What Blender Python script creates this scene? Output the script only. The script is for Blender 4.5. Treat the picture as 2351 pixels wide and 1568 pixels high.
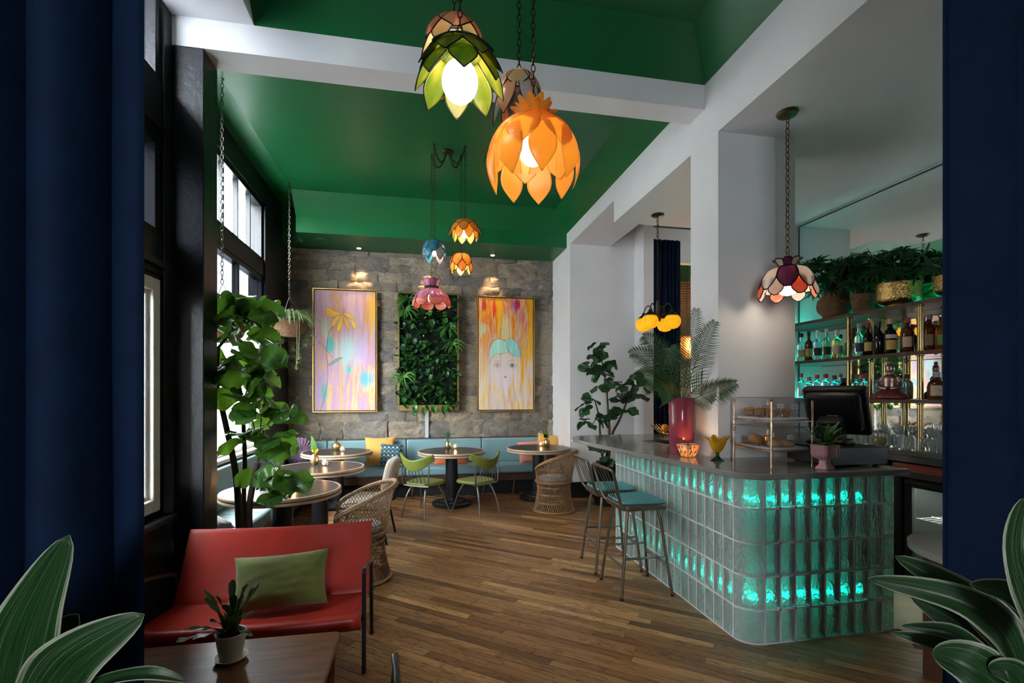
import bpy, math, random
from mathutils import Vector, Matrix, noise
scene = bpy.context.scene
COL = scene.collection
for _o in list(bpy.data.objects):
    bpy.data.objects.remove(_o)
PI = math.pi
R = math.radians
# ------------------------------------------------------------------ camera
FPX, CX, HY, CAMH = 1110.0, 1175.5, 903.0, 1.5
TH = math.atan((CX - 962.0) / FPX)
cam_d = bpy.data.cameras.new('camera')
cam_d.sensor_width = 36.0
cam_d.lens = FPX / 2351.0 * 36.0
cam_d.shift_y = (HY - 784.0) / 2351.0
cam_d.clip_start = 0.05
cam_o = bpy.data.objects.new('camera', cam_d)
cam_o.location = (0, 0, CAMH)
cam_o.rotation_euler = (PI / 2, 0, -TH)
COL.objects.link(cam_o)
scene.camera = cam_o
# ------------------------------------------------------------------ sky, light, exposure
world = bpy.data.worlds.new('overcast_sky')
scene.world = world
world.use_nodes = True
_bg = world.node_tree.nodes['Background']
_bg.inputs[0].default_value = (0.90, 0.95, 1.0, 1)
_bg.inputs[1].default_value = 20.0
vs = scene.view_settings
vs.view_transform = 'Standard'
vs.look = 'None'
vs.gamma = 1.0
vs.use_curve_mapping = False
vs.exposure = 1.12
def portal(name, y0, y1, z0, z1, x):
    l = bpy.data.lights.new(name, 'AREA')
    l.shape = 'RECTANGLE'; l.size = y1 - y0; l.size_y = z1 - z0
    l.cycles.is_portal = True
    o = bpy.data.objects.new(name, l)
    o.location = (x, (y0 + y1) / 2, (z0 + z1) / 2)
    o.rotation_euler = (0, -PI / 2, 0)
    o.rotation_euler = Vector((1, 0, 0)).to_track_quat('-Z', 'Y').to_euler()
    l.size, l.size_y = (y1 - y0), (z1 - z0)
    COL.objects.link(o)
    return o
portal('window_daylight', 3.75, 6.5, 0.8, 3.9, -1.97)
portal('window_daylight', 2.45, 3.24, 0.8, 4.2, -1.58)
_pf = portal('window_daylight', 0, .8, 1.1, 2.6, 0)  # portal for the added window behind the camera
_pf.location = (-.8, -3.33, 1.85); _pf.rotation_euler = Vector((0, 1, 0)).to_track_quat('-Z', 'Z').to_euler()
def lamp(name, kind, loc, power, color, size=0.05, target=None, **kw):
    l = bpy.data.lights.new(name, kind)
    l.energy = power; l.color = color
    if kind in ('POINT', 'SPOT'):
        l.shadow_soft_size = size
    for k, v in kw.items():
        setattr(l, k, v)
    o = bpy.data.objects.new(name, l)
    o.location = loc
    if target is not None:
        o.rotation_euler = (Vector(target) - Vector(loc)).to_track_quat('-Z', 'Y').to_euler()
    COL.objects.link(o)
    return o
# ------------------------------------------------------------------ pixel -> place (needs a plane the thing touches)
_c, _s = math.cos(TH), math.sin(TH)
def _ray(x, y):
    r = (x - CX) / FPX
    return (_c * r + _s, _c - _s * r, (HY - y) / FPX)
def PZ(x, y, z):
    d = _ray(x, y); t = (z - CAMH) / d[2]
    return Vector((d[0] * t, d[1] * t, z))
def PX(x, y, X):
    d = _ray(x, y); t = X / d[0]
    return Vector((X, d[1] * t, CAMH + d[2] * t))
def PY(x, y, Y):
    d = _ray(x, y); t = Y / d[1]
    return Vector((d[0] * t, Y, CAMH + d[2] * t))
def PD(x, y, D):
    d = _ray(x, y)
    return Vector((d[0] * D, d[1] * D, CAMH + d[2] * D))
# ------------------------------------------------------------------ materials
MATS = {}
def _new(name):
    m = bpy.data.materials.new(name); m.use_nodes = True
    nt = m.node_tree
    return m, nt, nt.nodes['Principled BSDF'], nt.nodes['Material Output']
def nd(nt, t, **kw):
    n = nt.nodes.new(t)
    for k, v in kw.items():
        setattr(n, k, v)
    return n
def coords(nt, scale=(1, 1, 1), which='Object', rand=False):
    tc = nd(nt, 'ShaderNodeTexCoord')
    mp = nd(nt, 'ShaderNodeMapping')
    mp.inputs['Scale'].default_value = scale
    nt.links.new(tc.outputs[which], mp.inputs[0])
    if rand:
        oi = nd(nt, 'ShaderNodeObjectInfo')
        mul = nd(nt, 'ShaderNodeMath', operation='MULTIPLY')
        mul.inputs[1].default_value = 57.0
        nt.links.new(oi.outputs['Random'], mul.inputs[0])
        nt.links.new(mul.outputs[0], mp.inputs['Location'])
    return mp.outputs[0]
def noisetex(nt, vec, scale, detail=4, rough=.55, dist=0):
    n = nd(nt, 'ShaderNodeTexNoise')
    n.inputs['Scale'].default_value = scale
    n.inputs['Detail'].default_value = detail
    n.inputs['Roughness'].default_value = rough
    n.inputs['Distortion'].default_value = dist
    nt.links.new(vec, n.inputs['Vector'])
    return n.outputs['Fac']
def ramp(nt, fac, stops, interp='LINEAR'):
    r = nd(nt, 'ShaderNodeValToRGB')
    el = r.color_ramp.elements
    r.color_ramp.interpolation = interp
    while len(el) < len(stops):
        el.new(0.5)
    for e, (p, c) in zip(el, stops):
        e.position = p
        e.color = (c[0], c[1], c[2], 1)
    nt.links.new(fac, r.inputs[0])
    return r.outputs[0]
def bumpn(nt, fac, strength, dist=0.01):
    b = nd(nt, 'ShaderNodeBump')
    b.inputs['Strength'].default_value = strength
    b.inputs['Distance'].default_value = dist
    nt.links.new(fac, b.inputs['Height'])
    return b.outputs[0]
def mixc(nt, fac, a, b, mode='MIX'):
    n = nd(nt, 'ShaderNodeMix', data_type='RGBA', blend_type=mode)
    for i, v in ((0, fac), (6, a), (7, b)):
        if hasattr(v, 'links') or hasattr(v, 'is_output'):
            nt.links.new(v, n.inputs[i])
        elif i == 0:
            n.inputs[0].default_value = v
        else:
            n.inputs[i].default_value = (v[0], v[1], v[2], 1)
    return n.outputs[2]
def M(name, col, rough=.5, metal=0, var=0., vscale=6, bump=0, bscale=60, stretch=(1, 1, 1), trans=0, ior=1.45,
      emit=None, estr=0, coat=0, sheen=0, spec=.5, rand=False, bdist=.005, randv=0., alpha=1):
    if name in MATS:
        return MATS[name]
    m, nt, p, out = _new(name)
    p.inputs['Base Color'].default_value = (col[0], col[1], col[2], 1)
    p.inputs['Roughness'].default_value = rough
    p.inputs['Metallic'].default_value = metal
    p.inputs['Transmission Weight'].default_value = trans
    p.inputs['IOR'].default_value = ior
    p.inputs['Coat Weight'].default_value = coat
    p.inputs['Sheen Weight'].default_value = sheen
    p.inputs['Specular IOR Level'].default_value = spec
    p.inputs['Alpha'].default_value = alpha
    if emit:
        p.inputs['Emission Color'].default_value = (emit[0], emit[1], emit[2], 1)
        p.inputs['Emission Strength'].default_value = estr
    if var or bump:
        vec = coords(nt, stretch, rand=rand)
    if var:
        f = noisetex(nt, vec, vscale, 5)
        lo = [c * (1 - var) for c in col]; hi = [min(1, c * (1 + var)) for c in col]
        colr = ramp(nt, f, [(.3, lo), (.7, hi)])
        if randv:
            oi = nd(nt, 'ShaderNodeObjectInfo')
            hs = nd(nt, 'ShaderNodeHueSaturation')
            mr = nd(nt, 'ShaderNodeMapRange')
            mr.inputs[3].default_value = 1 - randv; mr.inputs[4].default_value = 1 + randv
            nt.links.new(oi.outputs['Random'], mr.inputs[0])
            nt.links.new(mr.outputs[0], hs.inputs['Value'])
            nt.links.new(colr, hs.inputs['Color'])
            colr = hs.outputs[0]
        nt.links.new(colr, p.inputs['Base Color'])
    if bump:
        f2 = noisetex(nt, vec, bscale, 4)
        nt.links.new(bumpn(nt, f2, bump, bdist), p.inputs['Normal'])
    MATS[name] = m
    return m
def MT(name, col, tcol=None, amt=.5, rough=.3, var=0, vscale=10, stretch=(1, 1, 1), cols=None):
    """thin translucent sheet: painted glass, plastic, leaf"""
    if name in MATS:
        return MATS[name]
    m, nt, p, out = _new(name)
    p.inputs['Roughness'].default_value = rough
    p.inputs['Base Color'].default_value = (*col, 1)
    tr = nd(nt, 'ShaderNodeBsdfTranslucent')
    tc = tcol or col
    tr.inputs[0].default_value = (*tc, 1)
    mx = nd(nt, 'ShaderNodeMixShader'); mx.inputs[0].default_value = amt
    nt.links.new(p.outputs[0], mx.inputs[1]); nt.links.new(tr.outputs[0], mx.inputs[2])
    nt.links.new(mx.outputs[0], out.inputs[0])
    if var or cols:
        f = noisetex(nt, coords(nt, stretch, rand=True), vscale, 4)
        if cols:
            cc = ramp(nt, f, [(.3 + .4 * i / (len(cols) - 1), c) for i, c in enumerate(cols)])
        else:
            cc = ramp(nt, f, [(.3, [c * (1 - var) for c in col]), (.7, [min(1, c * (1 + var)) for c in col])])
        nt.links.new(cc, p.inputs['Base Color'])
        if cols:
            nt.links.new(cc, tr.inputs[0])
    MATS[name] = m
    return m
def ME(name, col, strength):
    if name in MATS:
        return MATS[name]
    m, nt, p, out = _new(name)
    e = nd(nt, 'ShaderNodeEmission')
    e.inputs[0].default_value = (*col, 1); e.inputs[1].default_value = strength
    nt.links.new(e.outputs[0], out.inputs[0])
    MATS[name] = m
    return m
def MG(name, tint=(1, 1, 1), gloss=.04, rough=.02):
    """thin clear sheet (window pane, acrylic): sees through, with mirror gloss by angle"""
    if name in MATS:
        return MATS[name]
    m, nt, p, out = _new(name)
    t = nd(nt, 'ShaderNodeBsdfTransparent'); t.inputs[0].default_value = (*tint, 1)
    g = nd(nt, 'ShaderNodeBsdfGlossy'); g.inputs['Roughness'].default_value = rough
    fr = nd(nt, 'ShaderNodeLayerWeight'); fr.inputs[0].default_value = .5
    pw = nd(nt, 'ShaderNodeMath', operation='POWER'); pw.inputs[1].default_value = 4
    nt.links.new(fr.outputs['Facing'], pw.inputs[0])
    ma = nd(nt, 'ShaderNodeMath', operation='MULTIPLY_ADD'); ma.inputs[1].default_value = .5; ma.inputs[2].default_value = gloss
    nt.links.new(pw.outputs[0], ma.inputs[0])
    mx = nd(nt, 'ShaderNodeMixShader')
    nt.links.new(ma.outputs[0], mx.inputs[0])
    nt.links.new(t.outputs[0], mx.inputs[1]); nt.links.new(g.outputs[0], mx.inputs[2])
    nt.links.new(mx.outputs[0], out.inputs[0])
    MATS[name] = m
    return m
# ------------------------------------------------------------------ mesh builder
class B:
    def __init__(s):
        s.v = []; s.f = []; s.mi = []
    def add(s, vs_, fs, mi=0, mat=None):
        n = len(s.v)
        s.v += [tuple(mat @ Vector(v)) if mat else tuple(v) for v in vs_]
        s.f += [tuple(i + n for i in f) for f in fs]
        s.mi += [mi] * len(fs)
        return s
    def box(s, x0, x1, y0, y1, z0, z1, mi=0, mat=None):
        return s.add([(x0, y0, z0), (x1, y0, z0), (x1, y1, z0), (x0, y1, z0), (x0, y0, z1), (x1, y0, z1), (x1, y1, z1), (x0, y1, z1)],
                     [(0, 3, 2, 1), (4, 5, 6, 7), (0, 1, 5, 4), (1, 2, 6, 5), (2, 3, 7, 6), (3, 0, 4, 7)], mi, mat)
    def cbox(s, c, sz, mi=0, mat=None):
        return s.box(c[0] - sz[0] / 2, c[0] + sz[0] / 2, c[1] - sz[1] / 2, c[1] + sz[1] / 2, c[2] - sz[2] / 2, c[2] + sz[2] / 2, mi, mat)
    def quad(s, a, b, c, d, mi=0):
        return s.add([a, b, c, d], [(0, 1, 2, 3)], mi)
    def lathe(s, prof, seg=24, c=(0, 0, 0), mi=0, sx=1, sy=1, cap=True, mat=None, fn=None):
        vs_ = []; fs = []
        for r, z in prof:
            for k in range(seg):
                a = 2 * PI * k / seg
                rr = fn(r, z, a) if fn else r
                vs_.append((c[0] + rr * math.cos(a) * sx, c[1] + rr * math.sin(a) * sy, c[2] + z))
        for i in range(len(prof) - 1):
            for k in range(seg):
                k2 = (k + 1) % seg
                fs.append((i * seg + k, i * seg + k2, (i + 1) * seg + k2, (i + 1) * seg + k))
        if cap:
            if prof[0][0] > 1e-5:
                fs.append(tuple(range(seg - 1, -1, -1)))
            if prof[-1][0] > 1e-5:
                n = (len(prof) - 1) * seg
                fs.append(tuple(range(n, n + seg)))
        return s.add(vs_, fs, mi, mat)
    def tube(s, pts, r, seg=8, closed=False, cap=True, mi=0, mat=None):
        pts = [Vector(p) for p in pts]
        n = len(pts); vs_ = []; fs = []
        rr = r if hasattr(r, '__len__') else [r] * n
        prev = None
        for i, p in enumerate(pts):
            if closed:
                t = pts[(i + 1) % n] - pts[i - 1]
            else:
                t = pts[min(i + 1, n - 1)] - pts[max(i - 1, 0)]
            if t.length < 1e-9:
                t = Vector((0, 0, 1))
            t.normalize()
            if prev is None:
                u = t.orthogonal().normalized()
            else:
                u = prev - t * prev.dot(t)
                u = u.normalized() if u.length > 1e-6 else t.orthogonal().normalized()
            prev = u
            w = t.cross(u)
            for k in range(seg):
                a = 2 * PI * k / seg
                vs_.append(p + (u * math.cos(a) + w * math.sin(a)) * rr[i])
        m = n if closed else n - 1
        for i in range(m):
            j = (i + 1) % n
            for k in range(seg):
                k2 = (k + 1) % seg
                fs.append((i * seg + k, i * seg + k2, j * seg + k2, j * seg + k))
        if cap and not closed:
            fs.append(tuple(range(seg - 1, -1, -1)))
            fs.append(tuple(range((n - 1) * seg, n * seg)))
        return s.add(vs_, fs, mi, mat)
    def surf(s, grid, mi=0, closeu=False, mat=None):
        nu = len(grid); nv = len(grid[0]); fs = []
        for i in range(nu if closeu else nu - 1):
            j = (i + 1) % nu
            for k in range(nv - 1):
                fs.append((i * nv + k, j * nv + k, j * nv + k + 1, i * nv + k + 1))
        return s.add([p for row in grid for p in row], fs, mi, mat)
    def prism(s, pts, z0, z1, mi=0, mat=None):
        n = len(pts)
        vs_ = [(p[0], p[1], z0) for p in pts] + [(p[0], p[1], z1) for p in pts]
        fs = [tuple(range(n - 1, -1, -1)), tuple(range(n, 2 * n))]
        for i in range(n):
            j = (i + 1) % n
            fs.append((i, j, n + j, n + i))
        return s.add(vs_, fs, mi, mat)
    def ball(s, c, r, seg=14, rings=8, mi=0, sz=1.0, mat=None):
        prof = [(max(r * math.sin(PI * i / rings), 0), -r * sz * math.cos(PI * i / rings)) for i in range(rings + 1)]
        prof[0] = (1e-6, prof[0][1]); prof[-1] = (1e-6, prof[-1][1])
        return s.lathe(prof, seg, c, mi, cap=False, mat=mat)
    def merge(s, o, mat=None):
        n = len(s.v)
        s.v += [tuple(mat @ Vector(v)) if mat else v for v in o.v]
        s.f += [tuple(i + n for i in f) for f in o.f]
        s.mi += o.mi
        return s
    def mesh(s, name, smooth=40):
        me = bpy.data.meshes.new(name)
        me.from_pydata(s.v, [], s.f)
        if any(s.mi):
            me.polygons.foreach_set('material_index', s.mi)
        if smooth:
            me.polygons.foreach_set('use_smooth', [True] * len(s.f))
            if smooth < 180:
                me.set_sharp_from_angle(angle=R(smooth))
        me.update()
        return me
def tag(o, label=None, cat=None, group=None, kind=None):
    if label: o['label'] = label
    if cat: o['category'] = cat
    if group: o['group'] = group
    if kind: o['kind'] = kind
    return o
def obj(name, b, mat, parent=None, smooth=40, bevel=0, seg=2, sub=0, solid=0, loc=None, rot=None, kind=None, label=None):
    me = b.mesh(name, smooth) if isinstance(b, B) else b
    mats = mat if isinstance(mat, (list, tuple)) else [mat]
    if not me.materials:
        for m in mats:
            me.materials.append(m)
    o = bpy.data.objects.new(name, me)
    COL.objects.link(o)
    if parent: o.parent = parent
    if loc is not None: o.location = loc
    if rot is not None: o.rotation_euler = rot
    if solid:
        md = o.modifiers.new('solid', 'SOLIDIFY'); md.thickness = solid; md.offset = 0
    if bevel:
        md = o.modifiers.new('bevel', 'BEVEL'); md.width = bevel; md.segments = seg; md.limit_method = 'ANGLE'; md.angle_limit = R(40)
    if sub:
        md = o.modifiers.new('sub', 'SUBSURF'); md.levels = sub; md.render_levels = sub
    if kind: o['kind'] = kind
    if label: o['label'] = label
    return o
def solo(name, b, mat, label, cat, group=None, **kw):
    o = obj(name, b, mat, **kw)
    return tag(o, label, cat, group)
def struct(name, b, mat, parent=None, **kw):
    o = obj(name, b, mat, parent, **kw)
    if not parent: o['kind'] = 'structure'
    return o
def thing(name, label, cat, loc=(0, 0, 0), rz=0, group=None, rot=None):
    o = bpy.data.objects.new(name, None)
    o.empty_display_size = .05
    COL.objects.link(o)
    o.location = loc
    o.rotation_euler = rot if rot is not None else (0, 0, rz)
    return tag(o, label, cat, group)
def dup(root, loc, rz=None, label=None, group=None, scale=None):
    r = root.copy(); COL.objects.link(r); r.location = loc
    if rz is not None: r.rotation_euler = (0, 0, rz)
    if label: r['label'] = label
    if group: r['group'] = group
    if scale: r.scale = (scale,) * 3
    for ch in list(root.children):
        c = ch.copy(); COL.objects.link(c); c.parent = r
        for g in list(ch.children):
            d = g.copy(); COL.objects.link(d); d.parent = c
    return r
def T(loc=(0, 0, 0), rx=0, ry=0, rz=0, sc=1):
    return Matrix.Translation(loc) @ Matrix.Rotation(rz, 4, 'Z') @ Matrix.Rotation(ry, 4, 'Y') @ Matrix.Rotation(rx, 4, 'X') @ Matrix.Scale(sc, 4)
def align(p0, p1):
    """matrix taking +Z to the direction p0->p1, origin p0"""
    d = (Vector(p1) - Vector(p0))
    return Matrix.Translation(p0) @ d.to_track_quat('Z', 'Y').to_matrix().to_4x4()
def bez(p0, p1, p2, p3, n):
    p0, p1, p2, p3 = map(Vector, (p0, p1, p2, p3))
    out = []
    for i in range(n + 1):
        t = i / n; u = 1 - t
        out.append(p0 * u ** 3 + p1 * 3 * u * u * t + p2 * 3 * u * t * t + p3 * t ** 3)
    return out
def catmull(pts, per=6, closed=False):
    pts = [Vector(p) for p in pts]; n = len(pts); out = []
    rng = range(n) if closed else range(n - 1)
    for i in rng:
        if closed:
            a, b, c, d = pts[i - 1], pts[i], pts[(i + 1) % n], pts[(i + 2) % n]
        else:
            a, b, c, d = pts[max(i - 1, 0)], pts[i], pts[i + 1], pts[min(i + 2, n - 1)]
        for k in range(per):
            t = k / per
            out.append(.5 * ((2 * b) + (c - a) * t + (2 * a - 5 * b + 4 * c - d) * t * t + (3 * b - a - 3 * c + d) * t ** 3))
    if not closed:
        out.append(pts[-1])
    return out
# ================================================================== THE SETTING
XR, XW, XN = 2.13, -1.88, -1.50          # bar-side wall plane, far window plane, near window plane
YB = 7.58                                 # stone wall
Y1, Y2 = 3.33, 3.54                       # cross beam
white = M('white_paint', (.76, .755, .765), .55, var=.03, vscale=3, bump=.08, bscale=25)
green = M('green_paint', (.006, .115, .034), .34, var=.06, vscale=2, bump=.05, bscale=12, bdist=.01)
black = M('black_paint', (.008, .009, .012), .32, var=.2, vscale=9, bump=.35, bscale=30, stretch=(1, 6, 1), bdist=.004)
greywall = white
def wood_floor():
    m, nt, p, out = _new('oak_floor')
    tc = nd(nt, 'ShaderNodeTexCoord'); oi = nd(nt, 'ShaderNodeObjectInfo'); ge = nd(nt, 'ShaderNodeNewGeometry')
    ad = nd(nt, 'ShaderNodeMath', operation='ADD')
    nt.links.new(oi.outputs['Random'], ad.inputs[0]); nt.links.new(ge.outputs['Random Per Island'], ad.inputs[1])
    fr = nd(nt, 'ShaderNodeMath', operation='FRACT'); nt.links.new(ad.outputs[0], fr.inputs[0])
    mul = nd(nt, 'ShaderNodeMath', operation='MULTIPLY'); mul.inputs[1].default_value = 91.0
    nt.links.new(fr.outputs[0], mul.inputs[0])
    va = nd(nt, 'ShaderNodeVectorMath', operation='ADD')
    nt.links.new(tc.outputs['Object'], va.inputs[0]); nt.links.new(mul.outputs[0], va.inputs[1])
    mp = nd(nt, 'ShaderNodeMapping'); mp.inputs['Scale'].default_value = (1.0, 9.0, 9.0)
    nt.links.new(va.outputs[0], mp.inputs[0])
    n1 = noisetex(nt, mp.outputs[0], 2.2, 3, .5, 1.2)
    wv = nd(nt, 'ShaderNodeMath', operation='MULTIPLY'); wv.inputs[1].default_value = 34.0
    nt.links.new(n1, wv.inputs[0])
    sn = nd(nt, 'ShaderNodeMath', operation='SINE'); nt.links.new(wv.outputs[0], sn.inputs[0])
    grain = ramp(nt, sn.outputs[0], [(.0, (1, 1, 1)), (.6, (.8, .77, .74)), (.95, (.3, .26, .23))])
    mp2 = nd(nt, 'ShaderNodeMapping'); mp2.inputs['Scale'].default_value = (6, 220, 220)
    nt.links.new(va.outputs[0], mp2.inputs[0])
    fine = ramp(nt, noisetex(nt, mp2.outputs[0], 1.0, 3), [(.35, (.72, .70, .68)), (.6, (1, 1, 1))])
    base = ramp(nt, fr.outputs[0], [(0, (.13, .055, .02)), (.25, (.3, .145, .055)), (.5, (.38, .2, .08)), (.75, (.2, .085, .032)), (1, (.56, .32, .13))])
    c = mixc(nt, .75, base, grain, 'MULTIPLY')
    c = mixc(nt, .6, c, fine, 'MULTIPLY')
    nt.links.new(c, p.inputs['Base Color'])
    p.inputs['Roughness'].default_value = .36
    nt.links.new(bumpn(nt, sn.outputs[0], .08, .002), p.inputs['Normal'])
    return m
OAK = wood_floor()
stone_dark = M('floor_underlay', (.03, .016, .009), .8)
fl = struct('floor', B().box(-3, 7, -3.2, 10.2, -.12, -.004), stone_dark)
# planks: strip oak laid diagonally; nearest 300 in view are single boards
PW, FA = .062, R(-39)
fdir = Vector((math.cos(FA), math.sin(FA))); fnor = Vector((-fdir.y, fdir.x))
rnd = random.Random(4)
planks = []
for row in range(-90, 170):
    off = rnd.uniform(0, 1)
    u = -7.5 - off
    while u < 8:
        L = rnd.uniform(.45, 1.25)
        cu, cv = u + L / 2, row * PW
        p = fdir * cu + fnor * cv
        u += L
        if not (-1.85 < p.x < 3.3 and 1.2 < p.y < 7.3):
            continue
        if (p.x > 2.3 and 3.0 < p.y < 5.0) or (p.x > 3.2 and p.y < 5):
            continue
        planks.append((p, L, cu, cv))
def inview(p):
    fw = _s * p.x + _c * p.y; rr = (_c * p.x - _s * p.y) / fw
    x = CX + FPX * rr; y = HY + FPX * CAMH / fw
    return (820 < x < 2110 and y < 1600, fw)
vis = sorted([(inview(p)[1], i) for i, (p, L, cu, cv) in enumerate(planks) if inview(p)[0]])
single = set(i for _, i in vis[:300])
unit_plank = B().box(-.5, .5, -PW / 2 + .0013, PW / 2 - .0013, -.012, 0).mesh('plank', 0)
unit_plank.materials.append(OAK)
rest = B()
for i, (p, L, cu, cv) in enumerate(planks):
    if i in single:
        o = bpy.data.objects.new('plank', unit_plank)
        COL.objects.link(o); o.parent = fl
        o.location = (p.x, p.y, -.0004 * (i % 3)); o.rotation_euler = (0, 0, FA); o.scale = (L - .0016, 1, 1)
    else:
        rest.box(cu - L / 2 + .0008, cu + L / 2 - .0008, cv - PW / 2 + .0013, cv + PW / 2 - .0013, -.012, -.0004 * (i % 3))
o = obj('far_planks', rest, OAK, fl, smooth=0, kind='stuff'); o.rotation_euler = (0, 0, FA)
struct('floor', B().box(2.72, 4.3, 2.56, 4.9, -.01, .002).box(3.0, 4.3, -3, 2.56, -.01, .002), M('beige_vinyl', (.27, .235, .175), .45, var=.12, vscale=5))
# ---- stone wall ----
def stone_mat(name, rand_amt, dark=1.0):
    m, nt, p, out = _new(name)
    ge = nd(nt, 'ShaderNodeNewGeometry'); oi = nd(nt, 'ShaderNodeObjectInfo')
    mp = nd(nt, 'ShaderNodeMapping'); mp.inputs['Scale'].default_value = (1, 1, 1.5); nt.links.new(ge.outputs['Position'], mp.inputs[0])
    vec = mp.outputs[0]
    big = ramp(nt, noisetex(nt, vec, 2.6, 8, .68, .6), [(.28, (.26, .24, .235)), (.42, (.36, .32, .275)), (.52, (.45, .39, .31)), (.62, (.37, .33, .29)), (.75, (.58, .5, .39))])
    per = ramp(nt, oi.outputs['Random'], [(0, (.5, .51, .56)), (.25, (1.05, .98, .88)), (.45, (.68, .69, .75)), (.7, (1.25, 1.14, .98)), (.85, (.85, .8, .74)), (1, (.6, .6, .66))])
    c = mixc(nt, rand_amt, big, per, 'MULTIPLY')
    n2 = ramp(nt, noisetex(nt, vec, 26, 7, .72, .5), [(.3, (.68 * dark,) * 3), (.55, (1.0 * dark,) * 3), (.7, (1.2 * dark, 1.17 * dark, 1.1 * dark))])
    c = mixc(nt, 1, c, n2, 'MULTIPLY')
    nt.links.new(c, p.inputs['Base Color'])
    p.inputs['Roughness'].default_value = .9
    b1 = nd(nt, 'ShaderNodeBump'); b1.inputs['Strength'].default_value = 1.0; b1.inputs['Distance'].default_value = .09
    nt.links.new(noisetex(nt, vec, 7, 6, .6, 1.0), b1.inputs['Height'])
    b2 = nd(nt, 'ShaderNodeBump'); b2.inputs['Strength'].default_value = 1.0; b2.inputs['Distance'].default_value = .022
    nt.links.new(noisetex(nt, vec, 34, 6, .7), b2.inputs['Height']); nt.links.new(b1.outputs[0], b2.inputs['Normal'])
    nt.links.new(b2.outputs[0], p.inputs['Normal'])
    return m
STONE = stone_mat('rubble_stone', 1.0)
mort = stone_mat('lime_mortar', 0, 1.15)
wb = struct('wall_back', B().box(-2.1, XR + .1, YB + .02, YB + .3, 0, 4.2), mort)
rnd = random.Random(11)
def stone(w, h, sd):
    r2 = random.Random(sd)
    nx, nz = max(3, int(w / .065)), max(3, int(h / .055))
    b = B(); g = []
    for i in range(nx + 1):
        row = []
        for k in range(nz + 1):
            u, v = i / nx, k / nz
            e = min(u, 1 - u) * w; f_ = min(v, 1 - v) * h
            edge = min(1, min(e, f_) / .03)
            x = (u - .5) * w; z = (v - .5) * h
            n = noise.noise(Vector((x * 6 + sd * 3.1, z * 6, sd)))
            n2 = noise.noise(Vector((x * 17 + sd * 3.1, z * 17, sd * 2)))
            y = -(.006 + .022 * edge + .05 * n * edge + .022 * n2 * edge)
            jx = .03 * noise.noise(Vector((z * 11, sd, 3))) * (1 if e > .001 else 1.2)
            jz = .03 * noise.noise(Vector((x * 9, sd, 7)))
            row.append((x + jx, y, z + jz))
        g.append(row)
    b.surf(g)
    # rim going back into the mortar
    rim = [g[i][0] for i in range(nx + 1)] + [g[nx][k] for k in range(1, nz + 1)] + [g[i][nz] for i in range(nx - 1, -1, -1)] + [g[0][k] for k in range(nz - 1, 0, -1)]
    n = len(rim)
    b.add(rim + [(p[0], .03, p[2]) for p in rim], [((i + 1) % n, i, n + i, n + (i + 1) % n) for i in range(n)])
    return b
z = .42; sd = 0
while z < 3.66:
    h = rnd.choice([.1, .13, .16, .19, .23, .26])
    x = -1.98 + rnd.uniform(-.2, 0)
    while x < XR + .02:
        w = rnd.uniform(.12, .4) + h * rnd.uniform(.2, 1.2)
        x1 = min(x + w, XR + .03)
        x0 = max(x, -1.98)
        if x1 - x0 > .07:
            if h > .2 and rnd.random() < .35:
                hs = [(z, h * .52), (z + h * .52, h * .48)]
            else:
                hs = [(z, h)]
            for zz, hh in hs:
                sd += 1
                me = stone(x1 - x0 - .004, hh - .003, sd)
                obj('stone', me, STONE, wb, smooth=55, loc=((x0 + x1) / 2, YB + .012 + rnd.uniform(-.012, .012), zz + hh / 2), rot=(rnd.uniform(-.07, .07), rnd.uniform(-.03, .03), rnd.uniform(-.09, .09)))
        x = x1
    z += h
# ---- left side: storefront ----
def frame_rect(b, x0, x1, ya, yb, za, zb, w, mi=0):
    b.box(x0, x1, ya, ya + w, za, zb, mi); b.box(x0, x1, yb - w, yb, za, zb, mi)
    b.box(x0, x1, ya + w, yb - w, za, za + w, mi); b.box(x0, x1, ya + w, yb - w, zb - w, zb, mi)
    return b
cream = M('cream_paint', (.62, .61, .56), .45, var=.06, vscale=8, bump=.1, bscale=40)
pane = MG('window_glass', (.96, .98, .98))
dimpane = MG('shade_tinted_glass', (.22, .23, .25))  # dark tint stands in for the dim view outside the middle panes
YF0, YF1 = 3.75, 6.5  # unseen stretch behind the post added to bring in more daylight
wl = struct('wall_left', B().box(XW - .2, XW, 3.54, YF0, 0, 4.5).box(XW - .2, XW, YF1, YB + .2, 0, 4.5).box(XW - .2, XW, YF0, YF1, 0, .8)
            .box(XW - .2, XW, YF0, YF1, 3.86, 4.5).box(XW - .16, XW - .02, YF0, YF1, 2.95, 3.13), black, bevel=.004)
struct('wall_left', B().box(XN - .2, XN, -3.2, 2.45, 0, 4.5).box(XN - .2, XN, 2.45, 2.75, 0, 2.42).box(XN - .2, XN, 3.24, 3.5, 0, 4.5).box(XN - .2, XN, 2.75, 3.24, 0, .78)
       .box(XN - .2, XN - .01, 2.45, 3.24, 3.03, 3.34).box(XN - .2, XN - .01, 2.75, 3.24, 2.2, 2.42).box(XN - .2, XN, 2.45, 3.24, 4.25, 4.6)
       .box(XN - .2, XN + .015, 2.45, 3.24, 3.05, 3.08).box(XN - .2, XN + .02, 2.75, 3.24, 2.24, 2.28), black, bevel=.004)
struct('wall_left', B().box(XW - .2, XN, 3.44, 3.56, 0, 4.5), black)
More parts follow.
